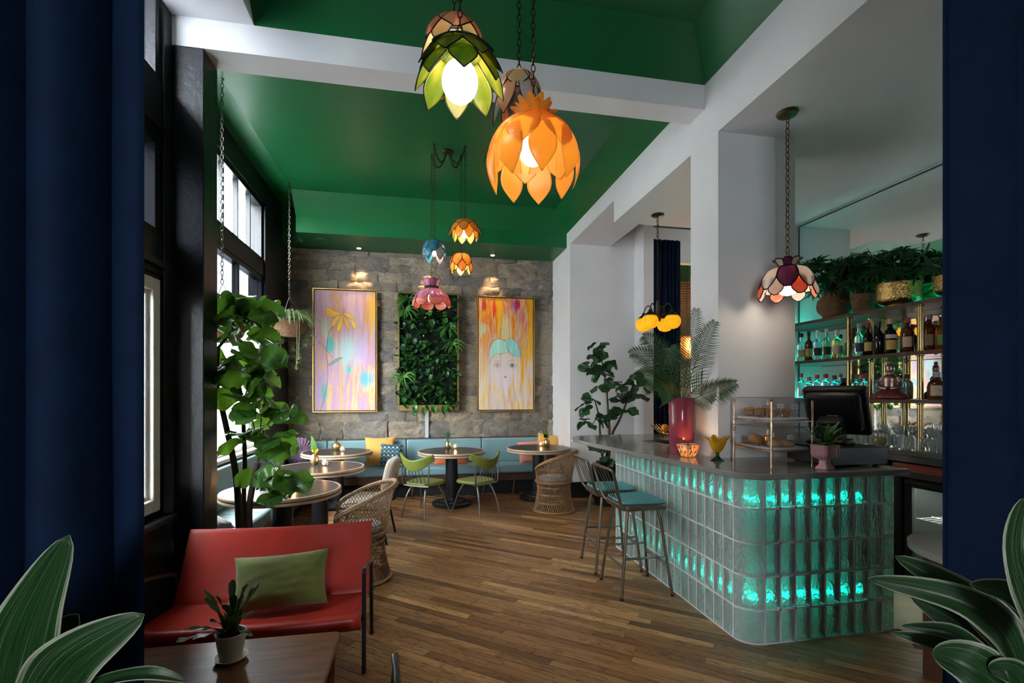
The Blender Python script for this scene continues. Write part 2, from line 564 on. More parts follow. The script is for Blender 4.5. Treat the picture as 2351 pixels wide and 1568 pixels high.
# far window: row of transom lights, dark middle lights, tall lower sashes
w1 = struct('window_1', frame_rect(B(), XW - .12, XW - .03, YF0, YF1, 3.13, 3.86, .05), black, bevel=.004)
for k in range(1, 7):
    obj('muntin', B().box(XW - .1, XW - .05, YF0 + k * .393 - .014, YF0 + k * .393 + .014, 3.18, 3.81), black, w1)
for k in range(7):
    obj('pane', B().box(XW - .08, XW - .074, YF0 + .02 + k * .389, YF0 + .4 + k * .389, 3.17, 3.82), pane, w1)
w2 = struct('window_2', frame_rect(B(), XW - .12, XW - .03, YF0, YF1, 2.42, 2.95, .05), black, bevel=.004)
for y in (4.4, 5.0, 5.705):
    obj('muntin', B().box(XW - .1, XW - .04, y - .025, y + .025, 2.47, 2.9), black, w2)
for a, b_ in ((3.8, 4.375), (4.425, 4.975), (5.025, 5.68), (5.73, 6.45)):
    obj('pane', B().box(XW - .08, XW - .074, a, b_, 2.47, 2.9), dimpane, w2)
w3 = struct('window_3', frame_rect(B(), XW - .12, XW - .02, YF0, YF1, .8, 2.42, .06), black, bevel=.004)
for a, b_ in ((3.8, 5.0), (5.0, 6.45)):
    obj('sash', frame_rect(B(), XW - .1, XW - .04, a, b_, .85, 2.37, .06), cream, w3, bevel=.006)
    obj('pane', B().box(XW - .08, XW - .074, a + .05, b_ - .05, .9, 2.32), pane, w3)
obj('window_sill', B().box(XW - .1, XW + .06, 3.75, 6.9, .83, .87), cream, w3, bevel=.008)
# near window, its unseen width sized to limit the daylight
w4 = struct('window_4', frame_rect(B(), XN - .12, XN - .02, 2.45, 3.24, 3.34, 4.25, .05), black, bevel=.004)
obj('pane', B().box(XN - .08, XN - .074, 2.5, 3.19, 3.38, 4.2), MG('dimming_window_glass', (.68, .7, .72)), w4)  # tint put in to cut the daylight on the white bulkhead and beam
w5 = struct('window_5', frame_rect(B(), XN - .12, XN - .02, 2.45, 3.24, 2.42, 3.03, .055), black, bevel=.004)
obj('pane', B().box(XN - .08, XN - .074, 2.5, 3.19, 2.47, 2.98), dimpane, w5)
w6 = struct('window_6', frame_rect(B(), XN - .1, XN - .02, 2.75, 3.235, .78, 2.2, .035), black, bevel=.004)
obj('sash', frame_rect(B(), XN - .09, XN + .0, 2.79, 3.2, .81, 2.17, .075), cream, w6, bevel=.008)
obj('sash', frame_rect(B(), XN - .07, XN - .03, 2.86, 3.13, .88, 2.1, .03), cream, w6, bevel=.005)
obj('pane', B().box(XN - .06, XN - .054, 2.86, 3.13, .88, 2.1), pane, w6)
obj('window_sill', B().box(XN - .05, XN + .07, 2.7, 3.26, .745, .78), black, w6, bevel=.008)
# black timber post carrying the beam
struct('trim_1', B().box(-1.49, -1.32, Y1, Y2, 0, 3.655), black, bevel=.006)
# ---- ceilings and beams ----
ZC, ZS, ZT = 3.84, 3.635, 4.10
cb = B()
# rear coffer: 45-degree coves, flat top, flat strip over the far window
cb.quad((-1.6, 6.577, ZT), (1.887, 6.577, ZT), (1.887, 3.78, ZT), (-1.6, 3.78, ZT))
cb.quad((1.887, 6.577, ZT), (XR, 6.82, ZC), (XR, Y2, ZC), (1.887, 3.78, ZT))
cb.quad((-1.6, 6.82, ZC), (XR, 6.82, ZC), (1.887, 6.577, ZT), (-1.6, 6.577, ZT))
cb.quad((-1.6, 3.78, ZT), (1.887, 3.78, ZT), (XR, Y2, ZC), (-1.6, Y2, ZC))
cb.quad((XW - .05, 7.25, ZT + .045), (-1.6, 7.25, ZT), (-1.6, Y2, ZT), (XW - .05, Y2, ZT + .03))
struct('ceiling', cb, green, smooth=0)
struct('ceiling', B().box(-1.6, XR + .05, 6.82, 7.25, ZS, 4.3).box(-2.1, XR + .05, 7.25, YB + .3, ZS, 4.3), green, smooth=0)
fb = B()
fb.quad((-1.03, 3.09, ZT), (1.887, 3.09, ZT), (1.887, -3.2, ZT), (-1.03, -3.2, ZT))
fb.quad((1.887, 3.09, ZT), (XR, Y1, ZC), (XR, -3.2, ZC), (1.887, -3.2, ZT))
fb.quad((-1.03, Y1, ZC), (XR, Y1, ZC), (1.887, 3.09, ZT), (-1.03, 3.09, ZT))
struct('ceiling', fb, green, smooth=0)
struct('trim_2', B().box(-1.5, XR + .02, Y1, Y2, 3.655, 4.4), white, smooth=0)
struct('trim_3', B().box(-1.5, -1.03, -3.2, Y1 + .01, ZC, 4.4), white, smooth=0)
struct('ceiling', B().box(-2.3, XR + .3, -3.4, 10.2, 4.42, 4.6), white, smooth=0)
obj('ceiling_vent', frame_rect(B(), 0, .02, 0, .26, 0, .14, .03), green)
bpy.data.objects['ceiling_vent'].parent = None
v = bpy.data.objects['ceiling_vent']; v.location = (.72, 5.25, ZT - .004); v.rotation_euler = (0, R(90), 0)
tag(v, 'green painted rectangular air vent on the green ceiling beside the far lamp cluster', 'vent')
obj('slat', B().box(-.0, .004, .03, .23, .03, .11), M('vent_dark', (.004, .03, .012), .6), v)
sp = solo('ceiling_speaker', B().lathe([(.105, 0), (.105, -.006), (.085, -.009), (.08, -.005), (.001, -.005)], 32), green,
          'round green painted speaker grille flush in the soffit above the flower painting', 'speaker', loc=(-1.33, 7.15, ZS))
# bar side: header, ceiling over the bar, column, end pier
struct('ceiling', B().box(XR, 4.6, -3.2, 5.07, 3.40, 4.4), white, smooth=0)
struct('wall_right', B().box(XR, 2.74, 5.07, 6.66, 3.645, 4.4), white, smooth=0)
struct('wall_right', B().box(XR, 3.12, 6.66, 7.9, 0, 4.4), white, smooth=0)
struct('wall_right', B().box(XR, 2.77, 3.16, 3.52, 0, 3.40), white, smooth=0)
struct('wall_right', B().box(3.12, 3.27, 6.36, 7.9, 0, 4.4), white, smooth=0)
struct('baseboard_right', B().box(XR + .002, 3.14, 6.635, 6.66, 0, .2).box(XR - .02, XR, 6.635, YB, 0, .2).box(XR + .002, 3.13, 6.63, 6.66, .2, .225), black, bevel=.004)
struct('wall_right', B().box(3.27, 6.5, 6.8, 6.9, 3.5, 4.4).box(4.23, 4.6, -3.2, 4.9, 0, 3.42).box(3.5, 4.3, 4.78, 4.9, 0, 3.42), white, smooth=0)
struct('ceiling', B().quad((2.74, 5.07, 4.02), (6.6, 5.07, 4.02), (6.6, 10, 4.02), (2.74, 10, 4.02)), green, smooth=0)
dk = M('ochre_wall', (.25, .14, .06), .8, var=.2)
struct('wall_far', B().box(-2.4, 6.6, 10, 10.2, 0, 4.6), dk)
struct('wall_far', B().box(3.4, 6.6, 9.6, 9.9, 0, 2.6), mort)
struct('wall_far', B().box(6.5, 6.7, -3.4, 10.2, 0, 4.6).box(4.6, 6.6, 4.78, 4.9, 0, 4.6), white)
struct('wall_front', B().box(-2.4, -1.2, -3.4, -3.2, 0, 4.6).box(-.4, 6.6, -3.4, -3.2, 0, 4.6).box(-1.2, -.4, -3.4, -3.2, 0, 1.1).box(-1.2, -.4, -3.4, -3.2, 2.6, 4.6), black)  # unseen wall, black to limit bounce, opening cut for the added window
w7 = struct('added_window', B().box(-1.2, -1.16, -3.36, -3.26, 1.1, 2.6).box(-.44, -.4, -3.36, -3.26, 1.1, 2.6).box(-1.16, -.44, -3.36, -3.26, 1.1, 1.14).box(-1.16, -.44, -3.36, -3.26, 2.56, 2.6), black)  # added behind the camera to bring in soft light from the front
obj('pane', B().box(-1.16, -.44, -3.32, -3.314, 1.14, 2.56), pane, w7, smooth=0)
# downlights in the soffit, washing the stone
for (px, py), lab in (((824, 570), 'above the flower painting'), ((984, 577), 'above the planted panel'), ((1131, 586), 'above the portrait painting')):
    p = PZ(px, py, ZS)
    d = thing('downlight', 'small recessed warm downlight in the green soffit ' + lab, 'downlight', (p.x, p.y, ZS), group='soffit downlights')
    obj('trim_ring', B().lathe([(.03, 0), (.045, -.004), (.045, 0.001)], 24, cap=False), green, d)
    obj('bulb', B().lathe([(.03, -.001), (.028, -.006), (.001, -.008)], 20), ME('downlight_glow', (1, .72, .42), 14), d)
    lamp('downlight_beam', 'SPOT', (p.x, p.y, ZS - .03), 42, (1, .62, .3), .02, target=(p.x, p.y + .17, ZS - .8), spot_size=R(46), spot_blend=.6)
# street outside
struct('street_ground', B().box(-14, -2.1, -8, 16, -.2, -.1), M('pavement', (.35, .35, .35), .9, var=.2))
sb = B()
sb.box(-9, -8, 1, 16, 0, 9)
fac = solo('street_building', sb, M('pale_facade', (.42, .4, .38), .9, var=.25, vscale=3, bump=.4, bscale=6), 'pale stone building across the street seen through the far windows', 'building')
for k in range(5):
    for zz in (1.2, 4.4):
        obj('window', B().box(-8.02, -7.97, 2 + k * 2.7, 3.2 + k * 2.7, zz, zz + 2), M('far_window_glass', (.03, .035, .04), .1), fac)
# ================================================================== FURNITURE
blackmetal = M('black_metal', (.012, .013, .016), .35, .0, bump=.1, bscale=90)
darkwood = M('dark_walnut', (.06, .026, .014), .4, var=.35, vscale=5, stretch=(1, 8, 8))
ply = M('birch_ply_edge', (.46, .33, .22), .4, var=.15, vscale=30, stretch=(1, 1, 8))
laminate = M('dark_laminate', (.026, .02, .018), .3, var=.15, vscale=20, spec=.3)
tealvinyl = M('teal_vinyl', (.16, .28, .31), .42, var=.05, vscale=4, bump=.06, bscale=60)
# ---- bistro tables ----
def make_table(label, loc):
    t = thing('bistro_table', label, 'table', loc, group='round bistro tables')
    R_ = .45
    obj('table_top', B().lathe([(.001, .690), (R_ - .02, .690), (R_ - .02, .7295), (.001, .7295)], 64), laminate, t)
    obj('table_edge', B().lathe([(R_ - .022, .706), (R_ - .004, .706), (R_, .712), (R_, .722), (R_ - .006, .730), (R_ - .024, .7302), (R_ - .022, .706)], 72, cap=False), ply, t)
    obj('edge_groove', B().lathe([(R_ - .012, .698), (R_ - .012, .707)], 64, cap=False), blackmetal, t)
    obj('lower_edge', B().lathe([(.001, .676), (R_ - .008, .676), (R_, .682), (R_, .694), (R_ - .004, .699), (.3, .699)], 72, cap=False), ply, t)
    obj('column', B().lathe([(.082, .03), (.082, .676)], 32), blackmetal, t)
    obj('base', B().lathe([(.255, .012), (.262, .018), (.262, .04), (.245, .048), (.185, .05), (.18, .068), (.165, .074), (.09, .078), (.085, .1)], 48), blackmetal, t)
    for k in range(4):
        a = PI / 4 + k * PI / 2
        obj('glide', B().lathe([(.014, 0), (.014, .008), (.006, .012), (.006, .02)], 10, (.225 * math.cos(a), .225 * math.sin(a), 0)), M('chrome', (.6, .6, .6), .2, 1), t)
    return t
TABLES = {'center': (.43, 6.55), 'right': (1.67, 6.7), 'leftback': (-1.06, 6.72), 'leftmid': (-1.02, 5.36), 'leftfront': (-1.08, 4.17)}
t0 = make_table('round bistro table with striped edge between the two green chairs', (*TABLES['center'], 0))
dup(t0, (*TABLES['right'], 0), label='round bistro table behind the wicker barrel chair near the white pier')
dup(t0, (*TABLES['leftback'], 0), label='round bistro table in the far corner beside the purple cushion')
dup(t0, (*TABLES['leftmid'], 0), label='round bistro table holding the egg vase with the fern frond')
dup(t0, (*TABLES['leftfront'], 0), label='round bistro table behind the fig trunks nearest the red settee')
# ---- banquettes ----
def cushion_box(x0, x1, y0, y1, z0, z1, r=.03):
    return B().box(x0, x1, y0, y1, z0, z1)
bq = thing('banquette', 'long teal vinyl banquette along the stone wall', 'banquette', (0, 7.3, 0))
def loc_to(t, b):
    m = Matrix.Translation(-Vector(t.location)); b.v = [tuple(m @ Vector(v)) for v in b.v]; return b
xs = [-1.78, PY(751, 1015, 7.42).x, PY(933, 1012, 7.42).x, PY(1106, 1006, 7.42).x, XR - .03]
for a, b_ in zip(xs, xs[1:]):
    obj('backrest', loc_to(bq, B().box(a + .003, b_ - .003, 7.42, 7.55, .44, .805)), tealvinyl, bq, bevel=.02, seg=3)
xs2 = [-1.78, xs[2], XR - .03]
for a, b_ in zip(xs2, xs2[1:]):
    obj('seat', loc_to(bq, B().box(a + .004, b_ - .004, 6.99, 7.46, .325, .445)), tealvinyl, bq, bevel=.03, seg=3)
obj('fascia', loc_to(bq, B().box(-1.78, XR - .03, 7.02, 7.5, .215, .325)), darkwood, bq, bevel=.004)
obj('plinth', loc_to(bq, B().box(-1.78, XR - .03, 7.22, 7.5, 0, .215)), blackmetal, bq)
obj('top_rail', loc_to(bq, B().box(-1.8, XR - .02, 7.535, 7.575, .3, .815)), darkwood, bq)
for x in (-.07, .95, 1.4):
    obj('leg', loc_to(bq, B().tube([(x, 7.08, .22), (x - .03, 7.05, 0)], [.02, .012], 10)), darkwood, bq)
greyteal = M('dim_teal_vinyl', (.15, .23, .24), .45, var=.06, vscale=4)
bl = thing('banquette', 'grey teal banquette running along the window wall', 'banquette', (-1.6, 5.4, 0))
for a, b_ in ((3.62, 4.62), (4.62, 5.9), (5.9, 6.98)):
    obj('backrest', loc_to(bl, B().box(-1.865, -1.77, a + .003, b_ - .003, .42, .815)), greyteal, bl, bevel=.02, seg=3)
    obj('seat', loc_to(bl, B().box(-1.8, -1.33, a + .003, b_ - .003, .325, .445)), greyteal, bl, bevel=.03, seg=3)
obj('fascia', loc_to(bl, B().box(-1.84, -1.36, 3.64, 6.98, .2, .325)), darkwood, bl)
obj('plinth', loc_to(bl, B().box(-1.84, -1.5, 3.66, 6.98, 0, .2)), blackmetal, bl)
# ---- cushions ----
def pillow(w, h, t, sd=0, n=18, pinch=.13, wr=.012):
    b = B()
    for s in (1, -1):
        g = []
        for i in range(n + 1):
            row = []
            for k in range(n + 1):
                u = -1 + 2 * i / n; v = -1 + 2 * k / n
                px = u * w / 2 * (1 - pinch * (1 - v * v) * abs(u) ** 2 * .6)
                pz = v * h / 2 * (1 - pinch * (1 - u * u) * abs(v) ** 2 * .6)
                prof = max(0, (1 - u ** 4) * (1 - v ** 4)) ** .55
                rip = wr * noise.noise(Vector((u * 4 + sd, v * 4, s))) * prof + wr * .7 * (1 - prof) * math.sin(u * 23 + sd) * math.sin(v * 19) * (1 if prof > .02 else 0)
                row.append((px, -s * (t / 2 * prof) + rip, pz))
            g.append(row)
        if s < 0:
            g = g[::-1]
        b.surf(g)
    return b
def fabric(name, col, var=.08, bscale=180):
    return M(name, col, .85, var=var, vscale=10, bump=.15, bscale=bscale, sheen=.3)
def patterned():
    m, nt, p, out = _new('ikat_fabric')
    vec = coords(nt, (1, 1, 1))
    sep = nd(nt, 'ShaderNodeSeparateXYZ'); nt.links.new(vec, sep.inputs[0])
    def mm(op, a, b=None, c=None):
        n = nd(nt, 'ShaderNodeMath', operation=op)
        for i, v in enumerate((a, b, c)):
            if v is None: continue
            if isinstance(v, (int, float)): n.inputs[i].default_value = v
            else: nt.links.new(v, n.inputs[i])
        return n.outputs[0]
    u = mm('MULTIPLY', sep.outputs[0], 17); v = mm('MULTIPLY', sep.outputs[2], 17)
    fu = mm('ABSOLUTE', mm('SUBTRACT', mm('FRACT', u), .5)); fv = mm('ABSOLUTE', mm('SUBTRACT', mm('FRACT', v), .5))
    dia = mm('ADD', fu, fv)
    small = mm('LESS_THAN', dia, .24)
    zig = mm('FRACT', mm('ADD', v, mm('MULTIPLY', fu, 1.6)))
    band = mm('GREATER_THAN', zig, .6)
    row = mm('GREATER_THAN', mm('FRACT', mm('MULTIPLY', v, .5)), .5)
    c = mixc(nt, band, (.012, .055, .075), (.06, .22, .25))
    hot = mixc(nt, row, (.55, .16, .12), (.75, .42, .33))
    c = mixc(nt, small, c, hot)
    nt.links.new(c, p.inputs['Base Color']); p.inputs['Roughness'].default_value = .85
    return m
mustard = fabric('mustard_fabric', (.62, .33, .075))
def put_pillow(name, label, loc, w, h, t, rot, mat, sd, **kw):
    return solo(name, pillow(w, h, t, sd, **kw), mat, label, 'cushion', smooth=180, loc=loc, rot=rot)
def P3(px, py, Y): return PY(px, py, Y)
put_pillow('cushion', 'mustard yellow square cushion beside the patterned one on the teal banquette', P3(873, 1036, 7.27), .43, .42, .15, (R(-14), 0, R(4)), mustard, 1)
put_pillow('cushion', 'teal cushion with pink diamond pattern leaning on the mustard one', P3(898, 1043, 7.13), .32, .31, .13, (R(-18), R(2), R(-6)), patterned(), 2)
put_pillow('cushion', 'burnt orange lumbar cushion behind the middle table column', P3(1035, 1050, 7.29), .52, .24, .13, (R(-16), 0, 0), fabric('rust_fabric', (.42, .1, .03)), 3)
put_pillow('cushion', 'coral pink cushion behind the right hand table', P3(1222, 1037, 7.26), .44, .34, .14, (R(-15), R(-4), R(-4)), fabric('coral_fabric', (.58, .19, .14)), 4)
put_pillow('cushion', 'mustard cushion peeking over the right hand table beside the white pier', P3(1258, 1020, 7.3), .36, .32, .13, (R(-12), R(10), R(-8)), mustard, 5)
put_pillow('cushion', 'grey cushion lying on the window banquette behind the fig trunks', (-1.62, 4.0, .5), .42, .3, .13, (R(-70), 0, R(70)), fabric('grey_fabric', (.2, .15, .13)), 6)
# round gathered cushion
pc = thing('round_cushion', 'round purple gathered velvet cushion in the banquette corner', 'cushion', P3(686, 1036, 7.1), rot=(R(8), 0, R(28)))
purple = M('purple_velvet', (.2, .11, .21), .7, sheen=.6, var=.1)
rb = B(); prof = []
for i in range(15):
    a = -PI / 2 + PI * i / 14
    prof.append((max(.001, .19 * math.cos(a) ** .7 if math.cos(a) > 0 else .001), .085 * math.sin(a)))
rb.lathe(prof, 96, fn=lambda r, z, a: r * (1 + .035 * math.sin(a * 24) * (r / .19)))
rb2 = B()
rb2.v = [(x, y * 1, z) for x, y, z in rb.v]; rb2.f = rb.f; rb2.mi = rb.mi
mtx = Matrix.Rotation(R(90), 4, 'X')
nb = B()
for (x, y, z) in rb.v:
    rr = math.hypot(x, y); a = math.atan2(y, x)
    k = 1 if z >= 0 else -1
    zz = z * (.55 + .45 * min(1, rr / .1)) + k * .008 * math.sin(a * 24) * min(1, rr / .12)
    nb.v.append(tuple(mtx @ Vector((x, y, zz))))
nb.f = rb.f; nb.mi = rb.mi
obj('cover', nb, purple, pc, smooth=180)
obj('button', B().ball((0, -.05, 0), .02, sz=.6), purple, pc)
# ---- green vinyl chairs ----
greenvinyl = M('avocado_vinyl', (.17, .2, .035), .4, var=.18, vscale=60, bump=.12, bscale=150)
greymetal = M('grey_steel', (.3, .28, .25), .35, .9)
def make_green_chair(label, loc, rz):
    t = thing('dining_chair', label, 'chair', loc, rz, group='green vinyl dining chairs')
    pts = []
    for i in range(40):
        a = 2 * PI * i / 40
        ca, sa = math.cos(a), math.sin(a)
        x = .205 * abs(ca) ** .55 * (1 if ca > 0 else -1); y = .2 * abs(sa) ** .55 * (1 if sa > 0 else -1)
        pts.append((x * (1 + .1 * y / .2), y + .015))
    obj('seat', B().prism(pts, .375, .42), greenvinyl, t, bevel=.014, seg=3)
    obj('seat_piping', B().tube([(p[0] * 1.005, p[1], .394) for p in pts], .006, 6, closed=True), greenvinyl, t)
    # wing backrest
    g = []
    for i in range(21):
        u = -1 + i / 10
        x = .245 * u; y = -.235 + .10 * u * u
        top = .70 + .075 * abs(u) ** 1.6
        bot = .565 + .11 * min(1, abs(u) * 1.15) ** 2 * (1 if abs(u) < .75 else 1 + (abs(u) - .75) * .6)
        row = []
        for k in range(9):
            v = k / 8
            row.append((x, y - .03 * (v - .5) , bot + (top - bot) * v))
        g.append(row)
    obj('backrest', B().surf(g), greenvinyl, t, smooth=180, solid=.03, bevel=.01)
    for sx in (-1, 1):
        obj('leg', B().tube([(sx * .13, .1, .375), (sx * .17, .17, .24), (sx * .2, .21, .1), (sx * .224, .232, 0)], [.012, .011, .01, .009], 10), greymetal, t)
        obj('leg', B().tube(catmull([(sx * .1, -.08, .372), (sx * .115, -.13, .33), (sx * .145, -.19, .2), (sx * .17, -.23, 0)], 5), .011, 10), greymetal, t)
        obj('back_post', B().tube(catmull([(sx * .16, -.12, .372), (sx * .185, -.165, .385), (sx * .19, -.18, .45), (sx * .2, -.175, .64)], 5), .0095, 8), greymetal, t)
    for k in range(6):
        u = -1 + 2 * k / 5
        obj('spindle', B().tube([(u * .15, -.17, .385), (u * .115, -.222 + .01 * abs(u), .6)], .0045, 6), greymetal, t)
    obj('seat_rail', B().tube([(-.185, -.165, .385), (-.09, -.18, .38), (.09, -.18, .38), (.185, -.165, .385)], .006, 8), greymetal, t)
    return t
ca = make_green_chair('green vinyl dining chair left of the middle table', (.063, 6.08, 0), math.atan2(.367, .273) - PI / 2)
dup(ca, (.72, 6.07, 0), math.atan2(.398, -.287) - PI / 2, 'green vinyl dining chair right of the middle table')
# ---- cream upholstered chair ----
creamf = fabric('cream_linen', (.5, .43, .34), .05)
cc = thing('side_chair', 'cream upholstered side chair behind the wicker armchair', 'chair', (-.55, 5.18, 0), R(82))
pts = []
for i in range(40):
    a = 2 * PI * i / 40; ca_, sa_ = math.cos(a), math.sin(a)
    pts.append((.225 * abs(ca_) ** .45 * (1 if ca_ > 0 else -1), .22 * abs(sa_) ** .45 * (1 if sa_ > 0 else -1)))
obj('seat', B().prism(pts, .36, .45), creamf, cc, bevel=.03, seg=3)
pts2 = [(x * .98, y * .8) for x, y in pts]
bm_ = B().prism(pts2, -.045, .045)
obj('backrest', bm_, creamf, cc, bevel=.03, seg=3, loc=(0, -.27, .66), rot=(R(102), 0, 0))
obj('back_slot', B().box(-.012, .012, -.33, -.318, .53, .68), M('tan_wood', (.3, .16, .08), .5), cc, rot=(0, 0, 0))
for sx in (-1, 1):
    obj('leg', B().tube(catmull([(sx * .2, -.29, .5), (sx * .21, -.25, .36), (sx * .22, 0, .35), (sx * .22, .2, .33), (sx * .225, .24, .2), (sx * .23, .26, 0)], 5), .012, 8), blackmetal, cc)
    obj('leg', B().tube([(sx * .21, -.2, .35), (sx * .22, -.27, 0)], .012, 8), blackmetal, cc)
# ---- wicker barrel chairs ----
wicker = M('honey_wicker', (.30, .165, .075), .55, var=.3, vscale=40, bump=.4, bscale=120)
wicker2 = M('pale_wicker', (.36, .23, .13), .55, var=.3, vscale=40, bump=.4, bscale=120)
def make_wicker(label, loc, rz, mat):
    t = thing('barrel_chair', label, 'chair', loc, rz, group='wicker barrel chairs')
    # local: open front faces +Y; angle a measured from the back (-Y)
    OP = R(128)
    def prof(z):
        if z < .37:
            q = z / .37; return .262 - .055 * math.sin(q * PI * .62) 
        q = (z - .37) / .4; return .225 + .075 * q ** 1.2
    def top(a):
        q = min(1, abs(a) / OP); return .77 - .22 * (q ** 1.7)
    def pt(a, z, dr=0):
        r = prof(z) + dr
        return (r * math.sin(a), -r * math.cos(a), z)
    lo = B(); N = 54
    for k in range(N):
        for s, dr in ((1, .003), (-1, -.003)):
            a0 = 2 * PI * k / N
            lo.tube([pt(a0 + s * .62 * i / 7, .02 + .345 * i / 7, dr) for i in range(8)], .0034, 4)
    obj('lower_lattice', lo, mat, t, smooth=60)
    up = B()
    for k in range(-30, 31):
        for s, dr in ((1, .003), (-1, -.003)):
            pp = []
            for i in range(13):
                z = .385 + .4 * i / 12; a = k * R(128) / 22 + s * 1.0 * i / 12
                if abs(a) > OP or z > top(a) + .004:
                    if pp: break
                    continue
                pp.append(pt(a, z, dr))
            if len(pp) > 1:
                up.tube(pp, .0034, 4)
    obj('upper_lattice', up, mat, t, smooth=60)
    hp = B()
    for z in (.12, .22, .31):
        for dz in (0, .008):
            hp.tube([pt(2 * PI * i / 40, z + dz, .006) for i in range(40)], .004, 5, closed=True)
    for z in (.46, .55):
        hp.tube([pt(-OP + 2 * OP * i / 36, z, .006) for i in range(37)], .004, 5)
    obj('hoops', hp, mat, t, smooth=60)
    obj('base_ring', B().tube([pt(2 * PI * i / 48, .014, .004) for i in range(48)], .014, 8, closed=True), mat, t)
    bands = B()
    for dz in (0, .012, .024):
        bands.tube([pt(2 * PI * i / 48, .362 + dz, .008) for i in range(48)], .0085, 6, closed=True)
    obj('waist_band', bands, mat, t)
    rim = [pt(-OP + 2 * OP * i / 48, top(-OP + 2 * OP * i / 48), .004) for i in range(49)]
    rm = B().tube(rim, .017, 8)
    rm.tube([(p[0] * 1.05, p[1] * 1.05, p[2] - .012) for p in rim], .009, 6)
    obj('rim', rm, mat, t)
    for sx in (-1, 1):
        obj('post', B().tube([pt(sx * OP, z_, .006) for z_ in (.02, .15, .3, .4, .48, .55)], .013, 8), mat, t)
    obj('seat', B().lathe([(.001, .36), (.2, .36), (.205, .37), (.2, .38), (.001, .38)], 40), mat, t)
    obj('seat_cushion', B().lathe([(.001, .382), (.17, .382), (.195, .4), (.197, .415), (.18, .435), (.001, .447)], 40), M('blue_ticking', (.42, .47, .6), .85, var=.25, vscale=60), t)
    return t
wk = make_wicker('wicker barrel armchair with blue cushion beside the red settee', (-.49, 4.1, 0), R(98), wicker2)
make_wicker('honey wicker barrel armchair in front of the right hand table', (1.70, 6.0, 0), R(52), wicker)
# ---- bar stools ----
bronze = M('bronzed_steel', (.19, .145, .11), .38, .85)
tealpad = M('teal_stool_pad', (.1, .33, .38), .6, var=.12, vscale=14, bump=.1, bscale=80)
def make_stool(label, loc, rz):
    t = thing('bar_stool', label, 'stool', loc, rz, group='bronze bar stools')
    pts = []
    for i in range(44):
        a = 2 * PI * i / 44; ca_, sa_ = math.cos(a), math.sin(a)
        pts.append((.19 * abs(ca_) ** .3 * (1 if ca_ > 0 else -1), .185 * abs(sa_) ** .3 * (1 if sa_ > 0 else -1)))
    obj('seat_pan', B().prism(pts, .635, .68), bronze, t, bevel=.012, seg=3)
    obj('seat_pad', B().prism([(x * .93, y * .93) for x, y in pts], .68, .70), tealpad, t, bevel=.009, seg=3)
    for sx in (-1, 1):
        for sy in (-1, 1):
            lg = obj('leg', B().tube([(sx * .13, sy * .12, .638), (sx * .145, sy * .135, .55), (sx * .2, sy * .2, .006)], [.0125, .0125, .011], 10), bronze, t)
            obj('foot_cap', B().lathe([(.013, 0), (.014, .012), (.012, .018)], 10, (sx * .2, sy * .2, 0)), blackmetal, lg)
    def lp(sx, sy, z): q = (.55 - z) / .55; return (sx * (.145 + .055 * q), sy * (.135 + .065 * q), z)
    chrome = M('worn_chrome', (.42, .43, .42), .25, 1)
    for a, b_, z in (((-1, -1), (1, -1), .225), ((-1, 1), (1, 1), .225), ((-1, -1), (-1, 1), .285), ((1, -1), (1, 1), .285)):
        obj('footrest', B().tube([lp(*a, z), lp(*b_, z)], .009, 8), chrome, t)
    bk = catmull([(-.165, -.17, .655), (-.18, -.2, .70), (-.195, -.235, .82), (-.2, -.262, .915), (-.175, -.272, .94), (-.05, -.285, .945), (.05, -.285, .945), (.175, -.272, .94), (.2, -.262, .915), (.195, -.235, .82), (.18, -.2, .70), (.165, -.17, .655)], 5)
    obj('back_frame', B().tube(bk, .0115, 8), bronze, t)
    for k in range(4):
        x = -.1 + .2 * k / 3
        obj('spindle', B().tube([(x * .8, -.165, .69), (x * 1.1, -.284, .944)], .004, 6), bronze, t)
    return t
s0 = make_stool('bar stool with teal pad nearest the camera', (1.64, 3.487, 0), R(-90))
dup(s0, (1.645, 3.993, 0), R(-92), 'bar stool with teal pad farther from the camera beside the fig pot')
# ---- red settee ----
red = M('red_leather', (.36, .024, .014), .42, var=.16, vscale=5, bump=.12, bscale=90, bdist=.002)
st = thing('settee', 'low red leather sling settee with black tube frame and green pillow on it', 'settee', (-.835, 2.95, 0))
W2 = .53
def sling(fn, nu=24, nv=14):
    return B().surf([[fn(-1 + 2 * i / nu, k / nv) for k in range(nv + 1)] for i in range(nu + 1)])
def back_f(u, v):
    sag = (1 - u * u) * .035
    return (u * W2, .11 + .21 * v + sag * math.sin(v * PI), .285 + .385 * v - .012 * (1 - u * u) * v)
def seat_f(u, v):
    # v from crease (0) to front roll (1)
    sag = (1 - u * u) * .045
    y = .12 - .47 * v
    z = .285 + .05 * v - sag * math.sin(min(1, v * 1.1) * PI)
    if v > .86:
        q = (v - .86) / .14
        z = .285 + .05 * .86 + .01 * math.sin(q * PI / 2) - .085 * q * q - .012 * (1 - u * u)
        y = .12 - .47 * .86 - .03 * math.sin(q * PI)
    return (u * W2, y, z)
obj('back_sling', sling(back_f), red, st, smooth=180, solid=.014, bevel=.004)
obj('seat_sling', sling(seat_f, 24, 22), red, st, smooth=180, solid=.014)
for u in (-1, 1):
    obj('piping', B().tube([back_f(u, k / 10) for k in range(11)], .006, 6), M('red_piping', (.33, .05, .035), .35), st)
    obj('piping', B().tube([seat_f(u, k / 20) for k in range(21)], .006, 6), M('red_piping', (.33, .05, .035), .35), st)
